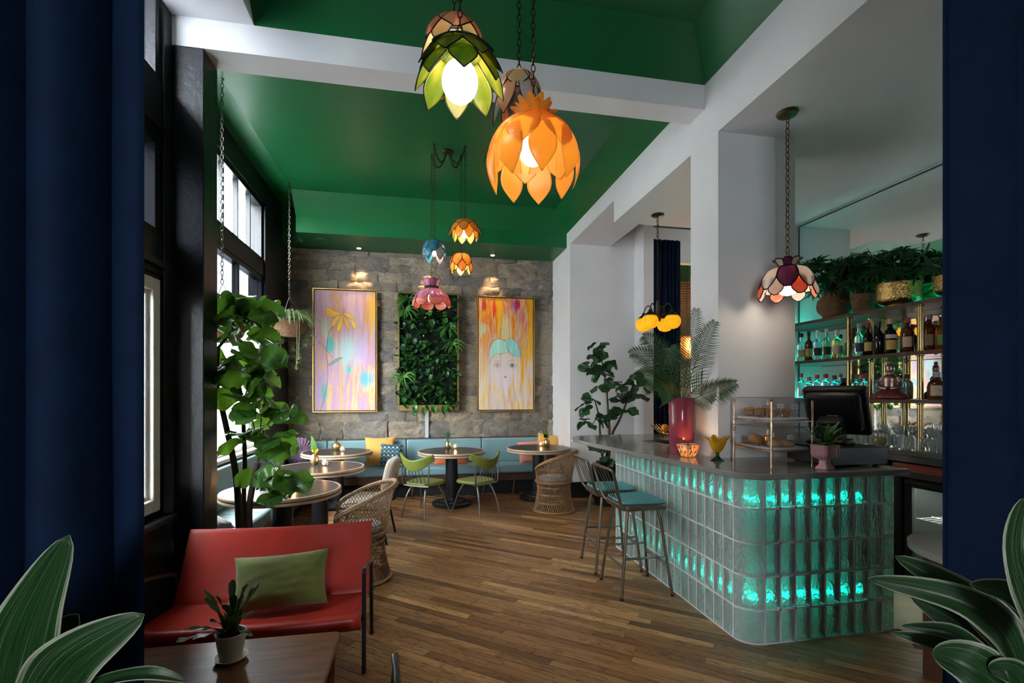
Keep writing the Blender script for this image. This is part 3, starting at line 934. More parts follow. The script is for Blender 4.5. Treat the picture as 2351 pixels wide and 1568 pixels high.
for sx in (-1, 1):
    x = sx * (W2 + .014)
    obj('frame', B().tube(catmull([(x, .18, 0), (x, .165, .25), (x, .15, .44), (x + sx * .0, .12, .468), (x, -.06, .515), (x, -.2, .545), (x, -.232, .53), (x, -.238, .5), (x, -.245, .25), (x, -.255, 0)], 6), .0115, 8), blackmetal, st)
    obj('foot', B().lathe([(.015, 0), (.015, .012), (.012, .018)], 10, (x, .18, 0)), blackmetal, st)
obj('rail', B().tube([(-W2 - .01, .15, .27), (W2 + .01, .15, .27)], .012, 8), blackmetal, st)
obj('rail', B().tube([(-W2 - .01, -.24, .285), (W2 + .01, -.24, .285)], .012, 8), blackmetal, st)
velvet = M('green_velvet', (.14, .165, .03), .75, sheen=.5, var=.16, vscale=7, bump=.2, bscale=200)
put_pillow('cushion', 'green velvet lumbar pillow on the red settee', (-.775, 2.965, .43), .51, .305, .15, (R(-27), R(-2), R(3)), velvet, 9, n=26, wr=.006)
# ---- coffee table ----
teak = M('teak_top', (.15, .062, .028), .38, var=.4, vscale=3.2, stretch=(1.2, 9, 9), bump=.05, bscale=30)
ct = thing('coffee_table', 'low brown teak coffee table in front of the red settee', 'coffee table', (-.87, 2.05, 0))
pts = []
for cx_, cy_, a0 in ((.47, .38, 0), (-.47, .38, 90), (-.47, -.38, 180), (.47, -.38, 270)):
    for k in range(6):
        a = R(a0 + 90 * k / 5)
        pts.append((cx_ + .03 * math.cos(a), cy_ + .03 * math.sin(a)))
obj('table_top', B().prism(pts, .322, .35), teak, ct, bevel=.008, seg=3)
obj('apron', B().box(-.43, .43, -.35, .35, .27, .322), teak, ct)
for sx in (-1, 1):
    for sy in (-1, 1):
        obj('leg', B().tube([(sx * .46, sy * .37, .325), (sx * .455, sy * .365, 0)], [.024, .017], 12), M('red_teak', (.16, .045, .022), .35, var=.3, vscale=6, stretch=(6, 6, 1)), ct)
# white ribbed pot on a saucer, with croton
pp_ = (-.797, 2.278, .351)
pt_ = thing('potted_croton', 'small croton in a ribbed white pot with saucer on the teak table', 'potted plant', pp_)
ceram = M('white_ceramic', (.62, .58, .5), .35, var=.05)
obj('saucer', B().lathe([(.001, 0), (.045, 0), (.062, .01), (.066, .018), (.062, .018), (.045, .008), (.001, .006)], 40), ceram, pt_)
obj('pot', B().lathe([(.04, .008), (.044, .012), (.06, .11), (.0625, .118), (.0605, .122), (.056, .12), (.052, .1), (.04, .03)], 72, fn=lambda r, z, a: r * (1 + .022 * math.sin(a * 24 + z * 60) * (1 if .015 < z < .1 else 0)), cap=True), ceram, pt_)
obj('soil', B().lathe([(.001, .105), (.053, .105)], 24), M('soil', (.02, .013, .009), .95, bump=.6, bscale=120), pt_)
# ---- black framed chair at the bottom edge ----
lc = thing('armchair', 'black tube armchair whose arm tip shows at the bottom edge of the picture', 'chair', (-.09 - (-.21 * math.cos(R(-50)) - .455 * math.sin(R(-50))), 1.905 - (-.21 * math.sin(R(-50)) + .455 * math.cos(R(-50))), 0), R(-50))
for x in (-.21, .25):
    obj('frame', B().tube(catmull([(x - .015, .44, 0), (x - .012, .45, .3), (x - .005, .462, .45), (x + .004, .453, .494), (x + .03, .43, .5), (x + .12, .37, .49), (x + .17, .3, .47), (x + .12, 0, .43), (x + .06, -.2, .4), (x + .04, -.24, .3), (x + .04, -.24, 0)], 6), .0135, 10), blackmetal, lc)
obj('seat_sling', B().box(-.19, .23, -.2, .3, .24, .26), red, lc, bevel=.008)
obj('back_sling', B().box(-.19, .23, -.29, -.27, .26, .52), red, lc, bevel=.008)
obj('rail', B().tube([(-.21, .43, .2), (.25, .43, .2)], .011, 8), blackmetal, lc)
# ---- quartz side table behind the right curtain ----
quartz_l = M('pale_quartz', (.34, .32, .31), .2, var=.12, vscale=90)
sdt = thing('side_table', 'round grey quartz side table on a brown wooden pedestal by the right curtain', 'table', (2.98, 1.93, 0))
obj('table_top', B().lathe([(.001, .645), (.42, .645), (.43, .651), (.43, .68), (.42, .686), (.001, .686)], 64), quartz_l, sdt)
obj('pedestal', B().box(-.33, .1, -.2, .2, 0, .645), M('cherry_wood', (.12, .038, .016), .4, var=.2, vscale=4, stretch=(6, 6, 1)), sdt, bevel=.004)
# ================================================================== GLASS BLOCK BAR
TEAL = (.0, .8, .58)
def glassblock_mat():
    m, nt, p, out = _new('wavy_glass_block')
    p.inputs['Base Color'].default_value = (.80, .93, .90, 1)
    p.inputs['Roughness'].default_value = .24
    p.inputs['Transmission Weight'].default_value = .66
    p.inputs['IOR'].default_value = 1.32
    vec = coords(nt, (1, 1, .55), rand=True)
    n = noisetex(nt, vec, 26, 3, .5, 1.5)
    nt.links.new(bumpn(nt, n, .85, .02), p.inputs['Normal'])
    return m
GB = glassblock_mat()
GBC = M('clear_glass_block', (.5, .52, .45), .12, trans=.9, ior=1.4, bump=.9, bscale=22, bdist=.03)
grout = M('pale_grout', (.74, .71, .75), .75, var=.08, vscale=30, bump=.2, bscale=80)
BX, BY = 1.894, 2.544
Y0B, Y1B, NB = 2.660, 4.456, 18
X0B, X1B, NF = 2.026, 2.859, 8
RZ = [0.004, .203, .403, .602, .81, .992]
DEP = .085
bar = thing('glass_block_bar', 'L shaped bar front of teal lit glass blocks with white grout', 'bar', (BX, BY, 0))
def L2(b): return loc_to(bar, b)
def block_mesh(w, h):
    return B().box(-w / 2, w / 2, -.003, DEP - .006, -h / 2, h / 2)
py_ = (Y1B - Y0B) / NB; px_ = (X1B - X0B) / NF
blk = {}
for r in range(5):
    z0, z1 = RZ[r] + .005, RZ[r + 1] - .005
    zc = (z0 + z1) / 2; h = z1 - z0
    for k in range(NB):
        key = ('l', r)
        if key not in blk: blk[key] = block_mesh(py_ - .010, h).mesh('glass_block')
        o = obj('glass_block', blk[key], GB, bar, bevel=.005, loc=(0, Y0B + py_ * (k + .5) - BY, zc), rot=(0, 0, -PI / 2))
    for k in range(NF):
        key = ('f', r)
        if key not in blk: blk[key] = block_mesh(px_ - .010, h).mesh('glass_block')
        o = obj('glass_block', blk[key], GB, bar, bevel=.005, loc=(X0B + px_ * (k + .5) - BX, 0, zc))
    # rounded corner block
    b = B(); rx, ry = X0B - BX, Y0B - BY
    def arc(d, a): return (X0B + (rx + d) * math.cos(a), Y0B + (ry + d) * math.sin(a))
    outer = [arc(.002, R(184 + 82 * i / 12)) for i in range(13)]
    inner = [arc(-.07, R(184 + 82 * i / 12)) for i in range(12, -1, -1)]
    b.prism(outer + inner, z0, z1)
    obj('corner_block', L2(b), GB, bar, bevel=.004)
    b = B().box(X1B + .008, 2.945, BY - .003, BY + .2, z0, z1)
    obj('end_block', L2(b), GBC, bar, bevel=.005)
# grout: one strip per joint
for r in range(6):
    z = RZ[r]
    h = .006
    path_o = [(BX, Y1B)] + [(X0B + rx * math.cos(R(180 + 90 * i / 10)), Y0B + ry * math.sin(R(180 + 90 * i / 10))) for i in range(11)] + [(X1B + .086, BY)]
    path_i = [(BX + DEP - .01, Y1B)] + [(X0B + (rx - .07) * math.cos(R(180 + 90 * i / 10)), Y0B + (ry - .07) * math.sin(R(180 + 90 * i / 10))) for i in range(11)] + [(X1B + .086, BY + DEP - .01)]
    b = B(); n = len(path_o)
    vs_ = []
    for q in (z - h, z + h):
        vs_ += [(*p, q) for p in path_o] + [(*p, q) for p in path_i]
    fs = []
    for i in range(n - 1):
        fs += [(i, i + 1, 2 * n + i + 1, 2 * n + i), (n + i + 1, n + i, 3 * n + i, 3 * n + i + 1), (2 * n + i, 2 * n + i + 1, 3 * n + i + 1, 3 * n + i), (i + 1, i, n + i, n + i + 1)]
    fs += [(0, 2 * n, 3 * n, n), (n - 1, 2 * n - 1, 4 * n - 1, 3 * n - 1)]
    b.add(vs_, fs)
    obj('grout_course', L2(b), grout, bar, smooth=50)
for k in range(NB + 1):
    y = Y0B + py_ * k
    obj('grout_joint', L2(B().box(BX, BX + DEP - .01, y - .005, y + .005, .004, .992)), grout, bar, smooth=0)
for k in range(NF + 1):
    x = X0B + px_ * k
    obj('grout_joint', L2(B().box(x - .005, x + .005, BY, BY + DEP - .01, .004, .992)), grout, bar, smooth=0)
# inner carcass and LED strips in the cavity
carc = M('carcass_white', (.5, .52, .5), .6)
obj('carcass', L2(B().box(2.10, 2.12, 2.86, 4.42, .003, .985).box(2.10, 2.84, 2.80, 2.82, .003, .985)), carc, bar, smooth=0)
obj('carcass_end', L2(B().box(1.98, 2.7, Y1B - .03, Y1B, .003, .985)), carc, bar, smooth=0)
led = ME('teal_led', TEAL, 8.5)
for z in (.225, .832):
    obj('led_strip', L2(B().box(2.03, 2.042, 2.75, 4.40, z, z + .012)), led, bar, smooth=0)
    obj('led_strip', L2(B().box(2.03, 2.82, 2.685, 2.697, z, z + .012)), led, bar, smooth=0)
# counter
quartz = M('grey_quartz', (.23, .22, .205), .13, var=.1, vscale=220)
def roundpoly(pts, r, n=6):
    out = []; m = len(pts)
    for i in range(m):
        a, b_, c = Vector(pts[i - 1]), Vector(pts[i]), Vector(pts[(i + 1) % m])
        rr = r[i] if hasattr(r, '__len__') else r
        if rr <= 0:
            out.append(tuple(b_)); continue
        p0 = b_ + (a - b_).normalized() * min(rr, (a - b_).length * .49); p1 = b_ + (c - b_).normalized() * min(rr, (c - b_).length * .49)
        for k in range(n + 1):
            t = k / n
            out.append(tuple(p0 * (1 - t) ** 2 + b_ * 2 * t * (1 - t) + p1 * t * t))
    return out
cpts = [(1.845, 2.475), (2.995, 2.475), (2.995, 3.02), (2.72, 3.02), (2.72, 5.2), (1.60, 5.2), (1.575, 4.5), (1.785, 3.05)]
cpts = roundpoly(cpts, [.2, .012, .02, 0, 0, .62, .3, .5], 10)
solo('bar_counter', B().prism(cpts, .994, 1.03), quartz, 'polished grey quartz bar counter with rounded ends', 'counter', bevel=.004)
CT = 1.0305
# ---- on the counter ----
# tall pink vase with palm (palm leaves added with the plants)
pinkglaze = M('raspberry_glaze', (.27, .045, .075), .12, var=.12, vscale=5, stretch=(3, 3, .4))
VASE = (2.015, 3.46)
# tulip cup
tc_ = thing('tulip_goblet', 'yellow glass tulip goblet on a green foot beside the pink vase', 'goblet', (2.05, 3.17 - .12, CT))
yg = MT('yellow_tulip_glass', (.75, .42, .012), (.85, .5, .03), .35, .15)
b = B()
n = 60
def tul(a, t):
    k = 5; c = math.cos(a * k)
    flare = max(0, t - .62) / .38
    r = .012 + .043 * math.sin(min(1, t * 1.1) * PI * .5) ** .8 + .045 * flare ** 1.6 * max(0, c) ** .7
    z = .055 + .1 * t + (.018 * c if True else 0) * flare
    return (r * math.cos(a), r * math.sin(a), z)
g = [[tul(2 * PI * i / n + .3, k / 12) for k in range(13)] for i in range(n)]
obj('cup', B().surf(g, closeu=True), yg, tc_, smooth=180, solid=.004)
obj('foot', B().lathe([(.001, 0), (.044, 0), (.046, .004), (.03, .012), (.014, .028), (.011, .045), (.016, .058), (.001, .06)], 32), M('bottle_green_glass', (.004, .045, .02), .08, trans=.3), tc_)
# stained glass candle holder
ch = thing('candle_holder', 'square stained glass candle holder with orange flowers, lit, beside the goblet', 'candle holder', (1.955, 3.265, CT), R(12))
lead = M('lead_came', (.012, .011, .01), .45, .5)
cream_g = MT('cream_art_glass', (.75, .6, .5), (.95, .75, .55), .55, .2)
def cpt(sx, sy, z): q = z / .095; return (sx * (.034 + .028 * q), sy * (.034 + .028 * q), z)
for k in range(4):
    m4 = Matrix.Rotation(k * PI / 2, 4, 'Z')
    pb = B().quad(*[m4 @ Vector(p) for p in (cpt(-1, -1, .003), cpt(1, -1, .003), cpt(1, -1, .095), cpt(-1, -1, .095))])
    pn = obj('glass_panel', pb, cream_g, ch, solid=.003)
    fl_ = B()
    def q2(u, v): p = Vector(cpt(-1, -1, .095 * v)).lerp(Vector(cpt(1, -1, .095 * v)), u); p.y -= .0028; return m4 @ p
    fl_.tube([q2(.5, 0), q2(.45, .3), q2(.3, .55), q2(.2, .75)], .0016, 5); fl_.tube([q2(.45, .3), q2(.52, .6), q2(.5, .95)], .0016, 5)
    fl_.tube([q2(.48, .15), q2(.7, .4), q2(.85, .5)], .0016, 5)
    obj('came', fl_, lead, pn)
    for (u, v, s_, mm_) in ((.2, .75, .16, 0), (.72, .42, .2, 0), (.3, .45, .13, 1), (.2, .3, .14, 1), (.52, .78, .13, 0)):
        pts = [q2(u + s_ * math.cos(a) * (1 if i % 2 else .5), v + s_ * math.sin(a) * (1 if i % 2 else .5)) for i, a in enumerate([2 * PI * j / 10 for j in range(10)])]
        bb = B(); bb.add(pts, [tuple(range(10))])
        obj('petal' if mm_ == 0 else 'leaf', bb, MT('orange_art_glass', (.75, .16, .02), None, .4, .2) if mm_ == 0 else MT('green_art_glass', (.04, .18, .04), None, .3, .2), pn)
edge = B()
for sx in (-1, 1):
    for sy in (-1, 1):
        edge.tube([cpt(sx, sy, 0), cpt(sx, sy, .096)], .002, 5)
for z in (.002, .096):
    edge.tube([cpt(-1, -1, z), cpt(1, -1, z), cpt(1, 1, z), cpt(-1, 1, z)], .002, 5, closed=True)
obj('frame', edge, lead, ch)
flame = ME('candle_flame', (1, .5, .14), 40)
obj('candle', B().lathe([(.018, .004), (.018, .02), (.001, .021)], 16), M('wax', (.8, .72, .55), .5), ch)
obj('flame', B().lathe([(.001, .022), (.005, .03), (.003, .042), (.0005, .05)], 8), flame, ch)
lamp('candle_light', 'POINT', (1.955, 3.265, CT + .06), .5, (1, .55, .2), .01)
# black inset sink
sk = thing('bar_sink', 'black inset bar sink with steel rim in the counter beyond the vase', 'sink', (2.38, 4.22, CT))
obj('rim', frame_rect(B(), -.0, .005, -.26, .26, -.2, .2, .018).merge(B()), M('brushed_steel', (.3, .3, .3), .3, 1), sk, rot=(0, R(-90), 0))
obj('basin', B().box(-.18, .18, -.24, .24, .0005, .003), M('black_rubber', (.006, .006, .007), .35), sk)
obj('bin', B().box(-.1, .12, -.05, .2, .003, .03), M('black_rubber', (.006, .006, .007), .35), sk, bevel=.004)
# wire fruit bowl + orange
brass = M('aged_brass', (.5, .33, .12), .28, 1, var=.15, vscale=20)
fb_ = thing('fruit_bowl', 'shallow brass wire fruit bowl at the far end of the counter', 'bowl', (2.64, 4.78, CT))
for k in range(30):
    a = 2 * PI * k / 30
    obj('wire', B().tube([(.05 * math.cos(a), .05 * math.sin(a), .03), (.11 * math.cos(a), .11 * math.sin(a), .045), (.2 * math.cos(a + .2), .2 * math.sin(a + .2), .13)], .0026, 5), brass, fb_)
obj('base_ring', B().tube([(.05 * math.cos(2 * PI * i / 24), .05 * math.sin(2 * PI * i / 24), .006) for i in range(24)], .006, 6, closed=True).lathe([(.06, .03), (.06, .034)], 24), brass, fb_)
orangem = M('orange_peel', (.85, .25, .015), .45, bump=.3, bscale=160)
for i, (dx, dy) in enumerate(((.02, -.07), (.09, .02), (-.02, .06))):
    solo('orange', B().ball((0, 0, 0), .042, 20, 12), orangem, ('whole orange peeking past the vase in the wire bowl', 'orange deepest in the wire fruit bowl', 'orange at the back of the wire fruit bowl')[i], 'orange', group='oranges in the wire bowl', loc=(2.64 + dx, 4.78 + dy, CT + .092))
# ---- pastry display case ----
gold = M('rose_gold_rod', (.62, .42, .26), .22, 1)
acry = MG('clear_acrylic', (.93, .93, .95), .025)
smokeedge = M('acrylic_edge', (.05, .05, .07), .2)
dc = thing('pastry_case', 'two tier clear acrylic pastry display case with gold rods on the bar', 'display case', (2.345, 2.885, CT))
cw, cd_ = .15, .185
for sx in (-1, 1):
    for sy in (-1, 1):
        obj('rod', B().lathe([(.0075, 0), (.0075, .005), (.006, .008), (.006, .415), (.008, .417), (.004, .425)], 12, (sx * cw, sy * cd_, 0)), gold, dc)
marble = M('white_tray', (.6, .6, .62), .25, var=.08)
for z in (.095, .285):
    obj('shelf', B().box(-cw - .006, cw + .006, -cd_ - .006, cd_ + .006, z, z + .008), gold, dc, bevel=.002)
    obj('tray', B().box(-cw + .012, cw - .012, -cd_ + .012, cd_ - .012, z + .008, z + .026), marble, dc, bevel=.006)
    zt = z + .155
    for x0, x1, y0, y1 in ((-cw - .008, cw + .008, -cd_ - .012, -cd_ - .009), (-cw - .011, -cw - .008, -cd_ - .01, cd_ + .01), (cw + .008, cw + .011, -cd_ - .01, cd_ + .01)):
        obj('acrylic_wall', B().box(x0, x1, y0, y1, z + .004, zt), acry, dc, smooth=0)
    obj('acrylic_roof', B().box(-cw - .01, cw + .01, -cd_ - .012, cd_ + .01, zt, zt + .004), acry, dc, smooth=0)
    for a_, b_ in (((-cw - .01, -cd_ - .012), (cw + .01, -cd_ - .012)), ((-cw - .01, -cd_ - .012), (-cw - .01, cd_ + .01))):
        obj('roof_edge', B().tube([(*a_, zt + .002), (*b_, zt + .002)], .0016, 4), smokeedge, dc)
    for sx, sy in ((-1, -1), (-1, 1)):
        obj('hinge', B().box(sx * cw - .016, sx * cw - .008, sy * cd_ * .9 - .006, sy * cd_ * .9 + .006, zt - .045, zt - .012), gold, dc)
    obj('handle', B().box(-cw - .024, -cw - .012, -.1, .03, z + .032, z + .044), M('dark_walnut2', (.05, .025, .015), .5), dc)
crust = M('muffin_crust', (.36, .17, .06), .85, var=.45, vscale=40, bump=.7, bscale=70)
mpaper = M('muffin_paper', (.42, .24, .13), .8, var=.2)
bread = M('pale_bread', (.55, .34, .14), .8, var=.3, vscale=30, bump=.4, bscale=50)
loaf = M('brown_loaf', (.45, .2, .06), .7, var=.4, vscale=26, bump=.5, bscale=50)
ZU, ZL = CT + .285 + .027, CT + .095 + .027
mf = None
for i, (dx, dy, lab) in enumerate(((-.085, .1, 'muffin at the far left of the upper pastry tier'), (-.08, .0, 'second muffin from the column end of the upper tier'), (-.075, -.1, 'muffin nearest the gold corner rod of the upper tier'), (.02, -.1, 'muffin right of the gold corner rod in the upper tier'))):
    loc = (2.345 + dx, 2.885 + dy, ZU)
    if mf is None:
        mf = thing('muffin', lab, 'muffin', loc, group='muffins in the upper tier')
        mf.scale = (.84, .84, .8)
        obj('paper_cup', B().lathe([(.028, 0), (.041, .045), (.038, .045)], 48, fn=lambda r, z, a: r * (1 + .04 * math.sin(a * 20))), mpaper, mf)
        obj('crown', B().lathe([(.038, .04), (.047, .046), (.045, .06), (.032, .074), (.012, .08), (.001, .081)], 24, fn=lambda r, z, a: r * (1 + .05 * math.sin(a * 3 + z * 90))), crust, mf)
    else:
        dup(mf, loc, i, lab)
def bun(name, label, loc, sx, sy, sz, mat, rz=0):
    b = B().ball((0, 0, 0), 1, 20, 10)
    b.v = [(x * sx, y * sy, max(z * sz, -sz * .5) + sz * .5) for x, y, z in b.v]
    return solo(name, b, mat, label, 'pastry', group='breads in the lower tier', loc=loc, rot=(0, 0, rz))
bun('bread_loaf', 'sliced fruit loaf at the column end of the lower tier', (2.27, 2.95, ZL), .05, .06, .048, loaf)
bun('bread_loaf', 'brown roll behind the fruit loaf in the lower tier', (2.36, 2.93, ZL), .045, .06, .04, loaf)
bun('scone', 'pale scone nearest the gold corner rod in the lower tier', (2.29, 2.79, ZL), .05, .036, .03, bread, .2)
bun('scone', 'second pale scone in the lower tier', (2.385, 2.79, ZL), .045, .036, .03, bread, -.3)
cardm = M('white_card', (.88, .88, .88), .7)
inkm = M('grey_ink', (.2, .2, .2), .8)
for (px, py, w, zz, lab) in ((1752, 935, .045, ZU, 'leftmost price card in the upper pastry tier'), (1792, 936, .05, ZU, 'middle price card in the upper pastry tier'), (1825, 938, .05, ZU, 'rightmost price card in the upper pastry tier'),
                             (1770, 1003, .05, ZL, 'left price card in the lower pastry tier'), (1815, 1008, .045, ZL, 'right price card in the lower pastry tier')):
    p = PY(px, py - 4, 2.76 if px > 1760 else 2.86)
    pcard = thing('price_card', lab, 'price card', (p.x, p.y, zz), group='price cards in the pastry case')
    hh = p.z - zz
    obj('card', B().box(-w / 2, w / 2, -.001, .001, hh - .014, hh + .014), cardm, pcard)
    obj('printed_line', B().box(-w * .35, w * .35, -.0016, -.001, hh - .003, hh + .001), inkm, pcard)
    obj('clip', B().tube([(.014 * math.cos(2 * PI * i / 16), 0, .016 + .014 * math.sin(2 * PI * i / 16)) for i in range(16)], .0016, 5, closed=True).tube([(0, 0, .03), (0, 0, hh - .012)], .0016, 5), M('chrome', (.6, .6, .6), .2, 1), pcard)
# ---- till ----
bp = M('black_plastic', (.014, .014, .016), .42, bump=.06, bscale=300)
cdw = solo('cash_drawer', B().box(-.21, .21, -.19, .19, .012, .125).box(-.18, -.15, -.16, -.13, 0, .012).box(.15, .18, -.16, -.13, 0, .012).box(.15, .18, .13, .16, 0, .012).box(-.18, -.15, .13, .16, 0, .012), bp, 'flat black cash drawer under the till on the bar', 'cash drawer', bevel=.004, loc=(2.765, 2.80, CT))
tl = thing('till_terminal', 'black touch screen till seen from behind on the cash drawer', 'till', (2.76, 2.83, CT + .1255), R(-62))
tl.scale = (1.12, 1.12, 1.12)
# local: screen faces +Y (away), back toward -Y; tilt back
mtl = T((0, .1, .2), rx=R(24))
obj('monitor', B().box(-.17, .17, -.02, .035, -.16, .16, mat=mtl), bp, tl, bevel=.018, seg=3)
obj('rear_housing', B().box(-.15, .15, -.07, -.01, -.11, .14, mat=mtl), bp, tl, bevel=.03, seg=3)
obj('screen', B().box(-.15, .15, .0352, .0365, -.135, .135, mat=mtl), M('dark_screen', (.01, .012, .015), .08), tl)
for k in range(14):
    for sx in (-1, 1):
        obj('vent_slot', B().box(sx * .157 - .012, sx * .157 + .012, -.022, -.019, -.11 + k * .016, -.104 + k * .016, mat=mtl), M('slot_black', (.002, .002, .002), .6), tl)
obj('neck', B().box(-.07, .07, -.12, -.04, -.06, .07, mat=T((0, .08, .13), rx=R(30))), bp, tl, bevel=.015, seg=2)
obj('stand', B().prism(roundpoly([(-.11, -.1), (.11, -.1), (.1, .13), (-.1, .13)], .03), 0, .03).box(-.07, .07, -.06, .06, .02, .11), bp, tl, bevel=.012, seg=2)
obj('maker_mark', B().box(-.03, .03, -.0735, -.0725, -.004, .004, mat=mtl), M('silver_mark', (.5, .5, .5), .4), tl)
# ---- pink footed planter ----
pk = thing('pink_planter', 'footed pink ribbed planter with strappy green plant on the bar corner', 'potted plant', (2.475, 2.58, CT), R(14))
pinkc = M('pink_ceramic', (.62, .33, .37), .35, var=.05)
def sq(r, a, p=4): return r / (abs(math.cos(a)) ** p + abs(math.sin(a)) ** p) ** (1 / p)
prof = [(.042, 0), (.044, .004), (.042, .012), (.034, .02), (.027, .035), (.026, .055), (.034, .062), (.058, .075), (.063, .09), (.066, .145), (.069, .15), (.066, .152), (.06, .15), (.056, .12)]
obj('pot', B().lathe(prof, 96, fn=lambda r, z, a: sq(r, a) * (1 + (.03 * math.sin(a * 28) if .066 < z < .142 and r > .05 else 0)), cap=False), pinkc, pk, smooth=50)
obj('soil', B().lathe([(.001, .135), (.06, .135)], 24), M('soil', (.02, .013, .009), .95), pk)
# ================================================================== BACK BAR
XM = 4.225; XSF = 3.86; YE = 4.775
mir = M('mirror_silver', (.88, .92, .91), .02, 1)
mr = thing('bar_mirror', 'tall mirror covering the wall behind the bar shelves', 'mirror', (XM, 2.6, 0))
obj('mirror_glass', B().box(-.012, -.002, -1.9, 2.14, 1.06, 3.37), mir, mr, smooth=0)
obj('mirror_frame', B().box(-.016, -.001, -1.9, 2.14, 3.372, 3.385), M('dark_trim', (.03, .04, .045), .4), mr)
obj('mirror_frame', B().box(-.016, -.001, 2.142, 2.155, 1.06, 3.385), M('dark_trim', (.03, .04, .045), .4), mr)
bc = thing('back_counter', 'long dark back counter under the bottle shelves', 'counter', (3.9, 2.6, 0))
steelq = M('dark_quartz', (.12, .115, .11), .16, var=.15, vscale=150)
obj('counter_top', B().box(-.25, .32, -1.8, YE - 2.6, 1.025, 1.06), steelq, bc, bevel=.004)
obj('counter_front', B().box(-.24, -.2, -1.8, YE - 2.6, .975, 1.025), M('steel_fascia', (.1, .095, .09), .35, .4), bc)
obj('open_shelf', B().box(-.22, .3, -1.8, YE - 2.6, .855, .9), M('brown_shelf', (.05, .035, .028), .5), bc)
obj('back_panel', B().box(.28, .32, -1.8, YE - 2.6, 0, 1.025), blackmetal, bc)
obj('base', B().box(-.1, .28, .62, YE - 2.6, .0, .855), blackmetal, bc)
# lit fridge below
fr = thing('bar_fridge', 'black glass door bar fridge lit inside under the back counter', 'fridge', (3.72, 2.75, 0))
obj('cabinet', B().box(.02, .42, -.62, .36, .06, .08).box(.02, .42, .34, .36, .06, .84).box(.02, .42, -.62, -.6, .06, .84).box(.02, .42, -.62, .36, .82, .84), blackmetal, fr, smooth=0)
obj('interior', B().box(.4, .42, -.6, .34, .08, .82), M('fridge_white', (.6, .62, .58), .4), fr, smooth=0)
dr = obj('door', frame_rect(B(), -.02, .02, -.62, .36, .06, .84, .06), blackmetal, fr, bevel=.004)
obj('glass', B().box(-.002, .002, -.56, .3, .12, .78), MG('fridge_glass', (.9, .92, .9)), dr, smooth=0)
obj('handle', B().box(-.05, -.02, -.6, .34, .805, .835), M('matt_black', (.01, .01, .01), .5), dr, bevel=.006)
for z in (.32, .54):
    sh = B()
    for k in range(22):
        sh.tube([(.04, -.58 + k * .042, z), (.4, -.58 + k * .042, z)], .002, 4)
    for x in (.04, .2, .4):
        sh.tube([(x, -.59, z), (x, .33, z)], .0035, 4)
    obj('wire_shelf', sh, M('white_wire', (.75, .77, .75), .4), fr, kind='stuff')
obj('shelf_track', B().box(.39, .4, .06, .085, .1, .8), M('white_wire', (.75, .77, .75), .4), fr)
obj('lamp_tube', B().box(.03, .05, -.56, .3, .795, .812), ME('fridge_led', (.9, 1, .88), 60), fr)
# menus stacked on the open shelf
menr = M('red_menu', (.3, .06, .035), .6)
for k in range(6):
    solo('menu', B().box(-.13, .13, -.22, .22, 0, .0085), menr, 'red menu folder in the stack under the back counter', 'menu', group='red menus under the back counter', loc=(3.82 + .004 * (k % 3), 2.98, .9005 + k * .0092), rot=(0, 0, .03 * (k % 2)))
solo('menu', B().box(-.13, .13, -.16, .16, 0, .02), M('teal_menu', (.03, .2, .19), .6), 'teal menu folder beside the red stack under the back counter', 'menu', loc=(3.83, 2.55, .9005))
# shelves
SH = [(1.437, 'lowest'), (1.885, 'middle'), (2.265, 'top')]
shelfw = M('walnut_edge', (.075, .034, .02), .35, var=.3, vscale=6, stretch=(6, 1, 6))
smoke = M('smoked_glass_shelf', (.05, .12, .1), .05, trans=.6, ior=1.3)
shelf_z = []
for (px, py), lab in (((1963, 919.5), 'lowest wooden bar shelf in front of the mirror'), ((1828, 832.6), 'middle wooden bar shelf carrying the upper row of bottles'), ((1828, 745.5), 'top wooden bar shelf carrying the leafy plants')):
    z = PX(px, py, XSF).z; shelf_z.append(z)
    s_ = thing('bar_shelf', lab, 'shelf', (XSF, 2.8, z), group='back bar shelves')
    obj('front_edge', B().box(0, .03, -1.6, YE - 2.8, -.015, .015), shelfw, s_, bevel=.003)
    obj('board', B().box(.03, XM - XSF - .02, -1.6, YE - 2.8, -.012, .012), shelfw if lab.startswith('top') else smoke, s_, smooth=0)
ZA, ZBm, ZTp = shelf_z
bz = M('brass_post', (.5, .35, .14), .25, 1, var=.1, vscale=10, stretch=(1, 1, .2))
posts = [PX(1949.5, 800, XSF + .04).y, PX(2113, 800, XSF + .04).y, 2.25]
for i, y in enumerate(posts):
    for x, lab2 in ((XSF + .04, 'front'), (XM - .085, 'rear')):
        p_ = thing('brass_post', ('brass %s shelf post next to the till', 'brass %s shelf post beside the statue nearest the right curtain', 'brass %s shelf post hidden by the right curtain')[i] % lab2, 'post', (x, y, 1.06))
        zz = [1.06, ZA - .015, ZA + .015, ZBm - .015, ZBm + .015, ZTp - .015]
        for a, b_ in ((0, 1), (2, 3), (4, 5)):
            za, zb = zz[a] - 1.06, zz[b_] - 1.06
            obj('tube', B().lathe([(.03, za + .0005), (.03, za + .006), (.021, za + .01), (.021, zb - .012), (.03, zb - .006), (.03, zb - .0005)], 24), bz, p_)
